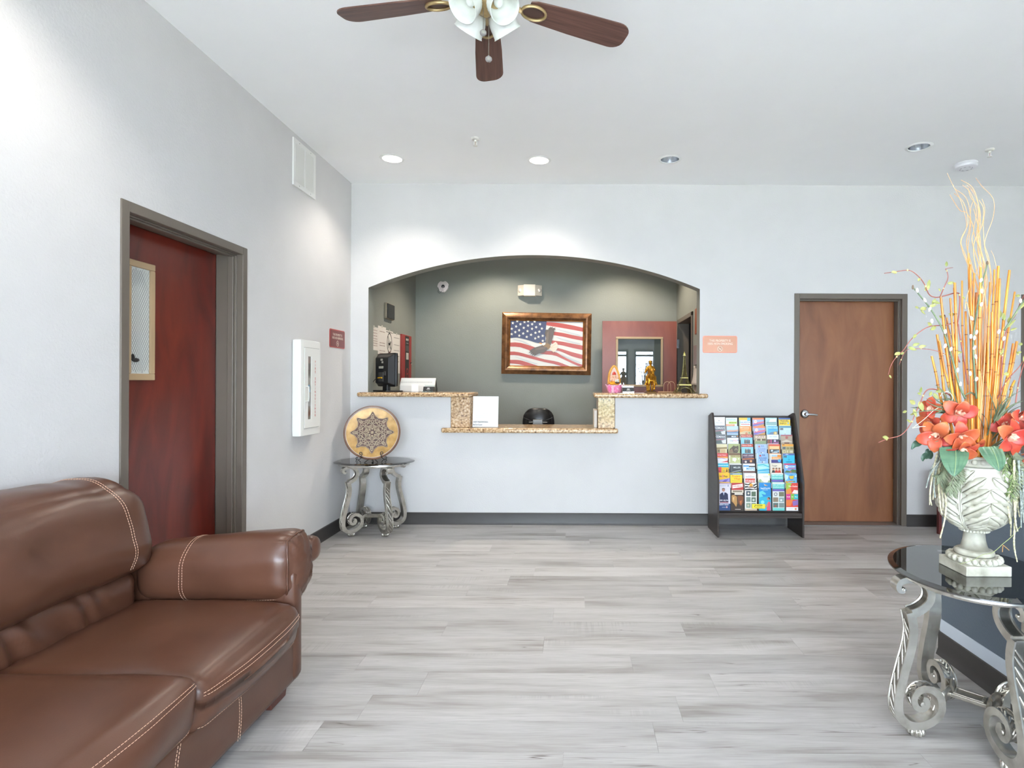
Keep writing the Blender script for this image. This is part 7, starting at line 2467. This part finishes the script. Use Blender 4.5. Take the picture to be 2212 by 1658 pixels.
# ---------------------------------------------------------------- ceiling fan
FC = Vector((-0.388, 2.45, 0))
BZ = 2.978
fan = thing('ceiling_fan', 'five blade ceiling fan with brown wood blades and frosted glass shades', 'fan', (FC.x, FC.y, BZ))
FWOOD = noisy('fan_blade_walnut', [(0.3, '#4a3029'), (0.5, '#5d3f36'), (0.7, '#6b4a40')], 6, (0.6, 14, 1), rough=0.4, detail=5)
BRASS = noisy('antique_brass', [(0.3, '#a08a62'), (0.7, '#c4ab7c')], 12, rough=0.35, metal=0.6)
MB().lathe([(0.075, ZC - BZ), (0.08, 0.20), (0.05, 0.17), (0.06, 0.13), (0.115, 0.115), (0.125, 0.07), (0.12, 0.02), (0.085, 0.0), (0.07, -0.012)], 40).obj('motor_housing', BRASS, fan, smooth=40)
blade0 = None
for k in range(5):
    a = math.radians(97.0 + 72 * k)
    if blade0 is None:
        out = []
        r0, r1 = 0.19, 0.678
        # outline: rounded tip, gently waisted root
        pts = [(r0, -0.045), (r0 + 0.03, -0.055), (0.40, -0.066), (0.615, -0.072)]
        pts += [(0.615 + 0.063 * math.sin(t), -0.072 + 0.050 * (1 - math.cos(t))) for t in [PI / 2 * i / 6 for i in range(1, 7)]]
        pts += [(q[0], -q[1]) for q in reversed(pts)]
        mb = MB().prism(pts, 'z', -0.0035, 0.0035, M=Matrix.Rotation(math.radians(-12), 4, 'X'))
        blade0 = mb.obj('blade', FWOOD, fan, smooth=0, bevel=0.0015)
        ir = MB()
        ir.tube([(0.10, 0, -0.004), (0.16, 0, -0.012)], [0.016, 0.013], 8, flat=0.5)
        Mi = Matrix.Rotation(math.radians(-12), 4, 'X')
        ir.tube([Mi @ Vector((0.215 + 0.055 * math.cos(2 * PI * j / 28), 0.036 * math.sin(2 * PI * j / 28), -0.009)) for j in range(28)], 0.0075, 8, closed=True, flat=0.8)
        io = ir.obj('blade_iron', BRASS, blade0, smooth=50)
        pl = MB().prism([(0.165, -0.022), (0.235, -0.026), (0.258, 0.0), (0.235, 0.026), (0.165, 0.022)], 'z', -0.0065, -0.0036, M=Mi)
        pl.obj('iron_plate', pm('#4a342c', 0.4), blade0, smooth=0)
        L = blade0
    else:
        L = copy_tree(blade0, fan)
    L.rotation_euler = (0, 0, a)
MB().lathe([(0.072, -0.010), (0.070, -0.03), (0.052, -0.055), (0.022, -0.066), (0.010, -0.078)], 32).obj('light_kit', BRASS, fan, smooth=40)
FROST = noisy('frosted_glass', [(0.3, '#d9dcd6'), (0.7, '#e4e7e1')], 30, rough=0.35)
sh0 = None
for k in range(4):
    a = math.radians(45 + 90 * k + 3)
    if sh0 is None:
        tilt = math.radians(42)
        # axis leans outwards along +x
        Ms = Matrix.Translation((0.050, 0, -0.018)) @ Matrix.Rotation(-tilt, 4, 'Y') @ Matrix.Rotation(PI, 4, 'X')
        prof = chain([(0.026, 0.0, 0), (0.030, 0.014, 0), (0.046, 0.03, 0), (0.057, 0.055, 0), (0.060, 0.085, 0), (0.062, 0.10, 0), (0.066, 0.108, 0)], 4)
        vs, fs, n = [], [], 64
        ring = [(p.x, p.y) for p in prof]
        inner = [(r - 0.003, z) for r, z in reversed(ring)]
        full = ring + inner
        for r, z in full:
            for j in range(n):
                th = 2 * PI * j / n
                rr = r * (1 + 0.012 * math.cos(32 * th) * (0.02 < z < 0.098))
                vs.append(Ms @ Vector((rr * math.cos(th), rr * math.sin(th), z)))
        for i in range(len(full) - 1):
            for j in range(n):
                j2 = (j + 1) % n
                fs.append((i * n + j, i * n + j2, (i + 1) * n + j2, (i + 1) * n + j))
        sh0 = MB().add(vs, fs).obj('glass_shade', FROST, fan, smooth=180)
        MB().lathe([(0.022, -0.025), (0.030, -0.018), (0.031, 0.010), (0.027, 0.014)], 24, M=Ms).obj('shade_holder', BRASS, sh0, smooth=40)
        MB().ball((Ms @ Vector((0, 0, 0.045))), (0.02, 0.02, 0.024), 12, 8).obj('bulb', pm('#e9ebe6', 0.3), sh0, smooth=180)
        L = sh0
    else:
        L = copy_tree(sh0, fan)
    L.rotation_euler = (0, 0, a)
CRYS = pm('#8a8684', 0.08, 0.0, coat=1.0)
for dx, dy, z1 in [(-0.006, -0.03, 2.811), (0.008, 0.03, 2.735)]:
    mb = MB()
    z = BZ - 0.05
    while z > z1 + 0.014:
        mb.ball((dx, dy, z - BZ), 0.0019, 5, 4)
        z -= 0.0042
    c = mb.obj('pull_chain', pm('#8f8a80', 0.3, 0.8), fan, smooth=180)
    c['kind'] = 'stuff'
    MB().ball((dx, dy, z1 - BZ), (0.0145, 0.0145, 0.0125), 14, 9).ball((dx, dy, z1 - BZ + 0.012), (0.004, 0.004, 0.004), 8, 5).obj('crystal_ball', CRYS, c, smooth=0)

# ---------------------------------------------------------------- recessed lights
for i, (x, y) in enumerate([(-1.555, 4.87), (-0.319, 4.89)]):
    t = thing('recessed_light', ['lit recessed ceiling light nearest the left wall', 'lit recessed ceiling light above the middle of the arch'][i], 'light', (x, y, ZC), group='recessed ceiling lights')
    MB().lathe([(0.078, 0.0), (0.080, -0.006), (0.096, -0.004), (0.100, 0.0)], 44, cap=False).obj('trim_ring', pm('#e6e6e4', 0.4), t, smooth=40)
    MB().lathe([(0.001, -0.003), (0.079, -0.003)], 36, cap=False).obj('lens', pm('#fff6e6', 0.4, emit=7.0), t, smooth=0)
MIRR = pm('#e3e6ea', 0.2, 1.0)
for i, p in enumerate(OFFCAN):
    t = thing('recessed_light', ['unlit recessed ceiling light with chrome reflector right of arch', 'unlit recessed ceiling light with chrome reflector near smoke detector'][i], 'light', (p.x, p.y, ZC),
              group='recessed ceiling lights')
    MB().lathe([(0.076, 0.001), (0.078, -0.006), (0.096, -0.004), (0.100, 0.0)], 44, cap=False).obj('trim_ring', pm('#e6e6e4', 0.4), t, smooth=40)
    MB().lathe([(0.077, 0.0), (0.074, 0.03), (0.066, 0.07), (0.052, 0.105), (0.045, 0.11)], 40, cap=False).obj('reflector', MIRR, t, smooth=60)
    MB().lathe([(0.001, 0.112), (0.050, 0.112), (0.050, 0.109)], 30, cap=False).obj('socket_plate', pm('#8d8f92', 0.4), t)
    for k in range(2):
        a = 0.7 + k * PI
        MB().tube([(0.02 * math.cos(a), 0.02 * math.sin(a), 0.11), (0.02 * math.cos(a), 0.02 * math.sin(a), 0.03)], 0.007, 8).obj('tube_lamp', pm('#eef1f2', 0.3), t, smooth=60)

# ---------------------------------------------------------------- sprinklers, smoke detector
for (px, py), lab in [((1027, 298), 'small ceiling sprinkler head between the fan and lit lights'), ((2138, 322), 'small ceiling sprinkler head near the smoke detector')]:
    p = onz(px, py, ZC)
    t = thing('sprinkler', lab, 'sprinkler', (p.x, p.y, ZC), group='ceiling sprinklers')
    WS = pm('#dcd9d2', 0.4)
    MB().lathe([(0.032, 0.0), (0.032, -0.010), (0.026, -0.015), (0.011, -0.017), (0.010, -0.03)], 28).obj('escutcheon', WS, t)
    MB().tube([(0.009, 0, -0.028), (0.010, 0, -0.05), (0, 0, -0.058)], 0.0025, 6).tube([(-0.009, 0, -0.028), (-0.010, 0, -0.05), (0, 0, -0.058)], 0.0025, 6).obj('frame_arms', WS, t)
    MB().tube([(0, 0, -0.03), (0, 0, -0.055)], 0.003, 6).obj('bulb', pm('#b39a92', 0.2), t)
    MB().lathe([(0.001, -0.058), (0.018, -0.060), (0.018, -0.062), (0.001, -0.062)], 20).obj('deflector', WS, t)
p = onz(2087, 353, ZC)
t = thing('smoke_detector', 'round white smoke detector on the ceiling at right', 'detector', (p.x, p.y, ZC))
MB().lathe([(0.084, 0.0), (0.085, -0.010), (0.082, -0.014)], 44).obj('base', pm('#e2e0e4', 0.4), t)
MB().lathe([(0.080, -0.014), (0.080, -0.018), (0.084, -0.020), (0.080, -0.036), (0.066, -0.044), (0.02, -0.046)], 44).obj('cover', pm('#e4e2e6', 0.4), t)
mb = MB()
for k in range(8):
    a = 2 * PI * k / 8
    mb.box(-0.008, 0.008, -0.003, 0.003, -0.0008, 0.0004, M=Matrix.Translation((0.045 * math.cos(a), 0.045 * math.sin(a), -0.0455)) @ Matrix.Rotation(a + PI / 2, 4, 'Z'))
mb.obj('cover_slots', pm('#9c9aa0', 0.5), t, smooth=0)['kind'] = 'stuff'
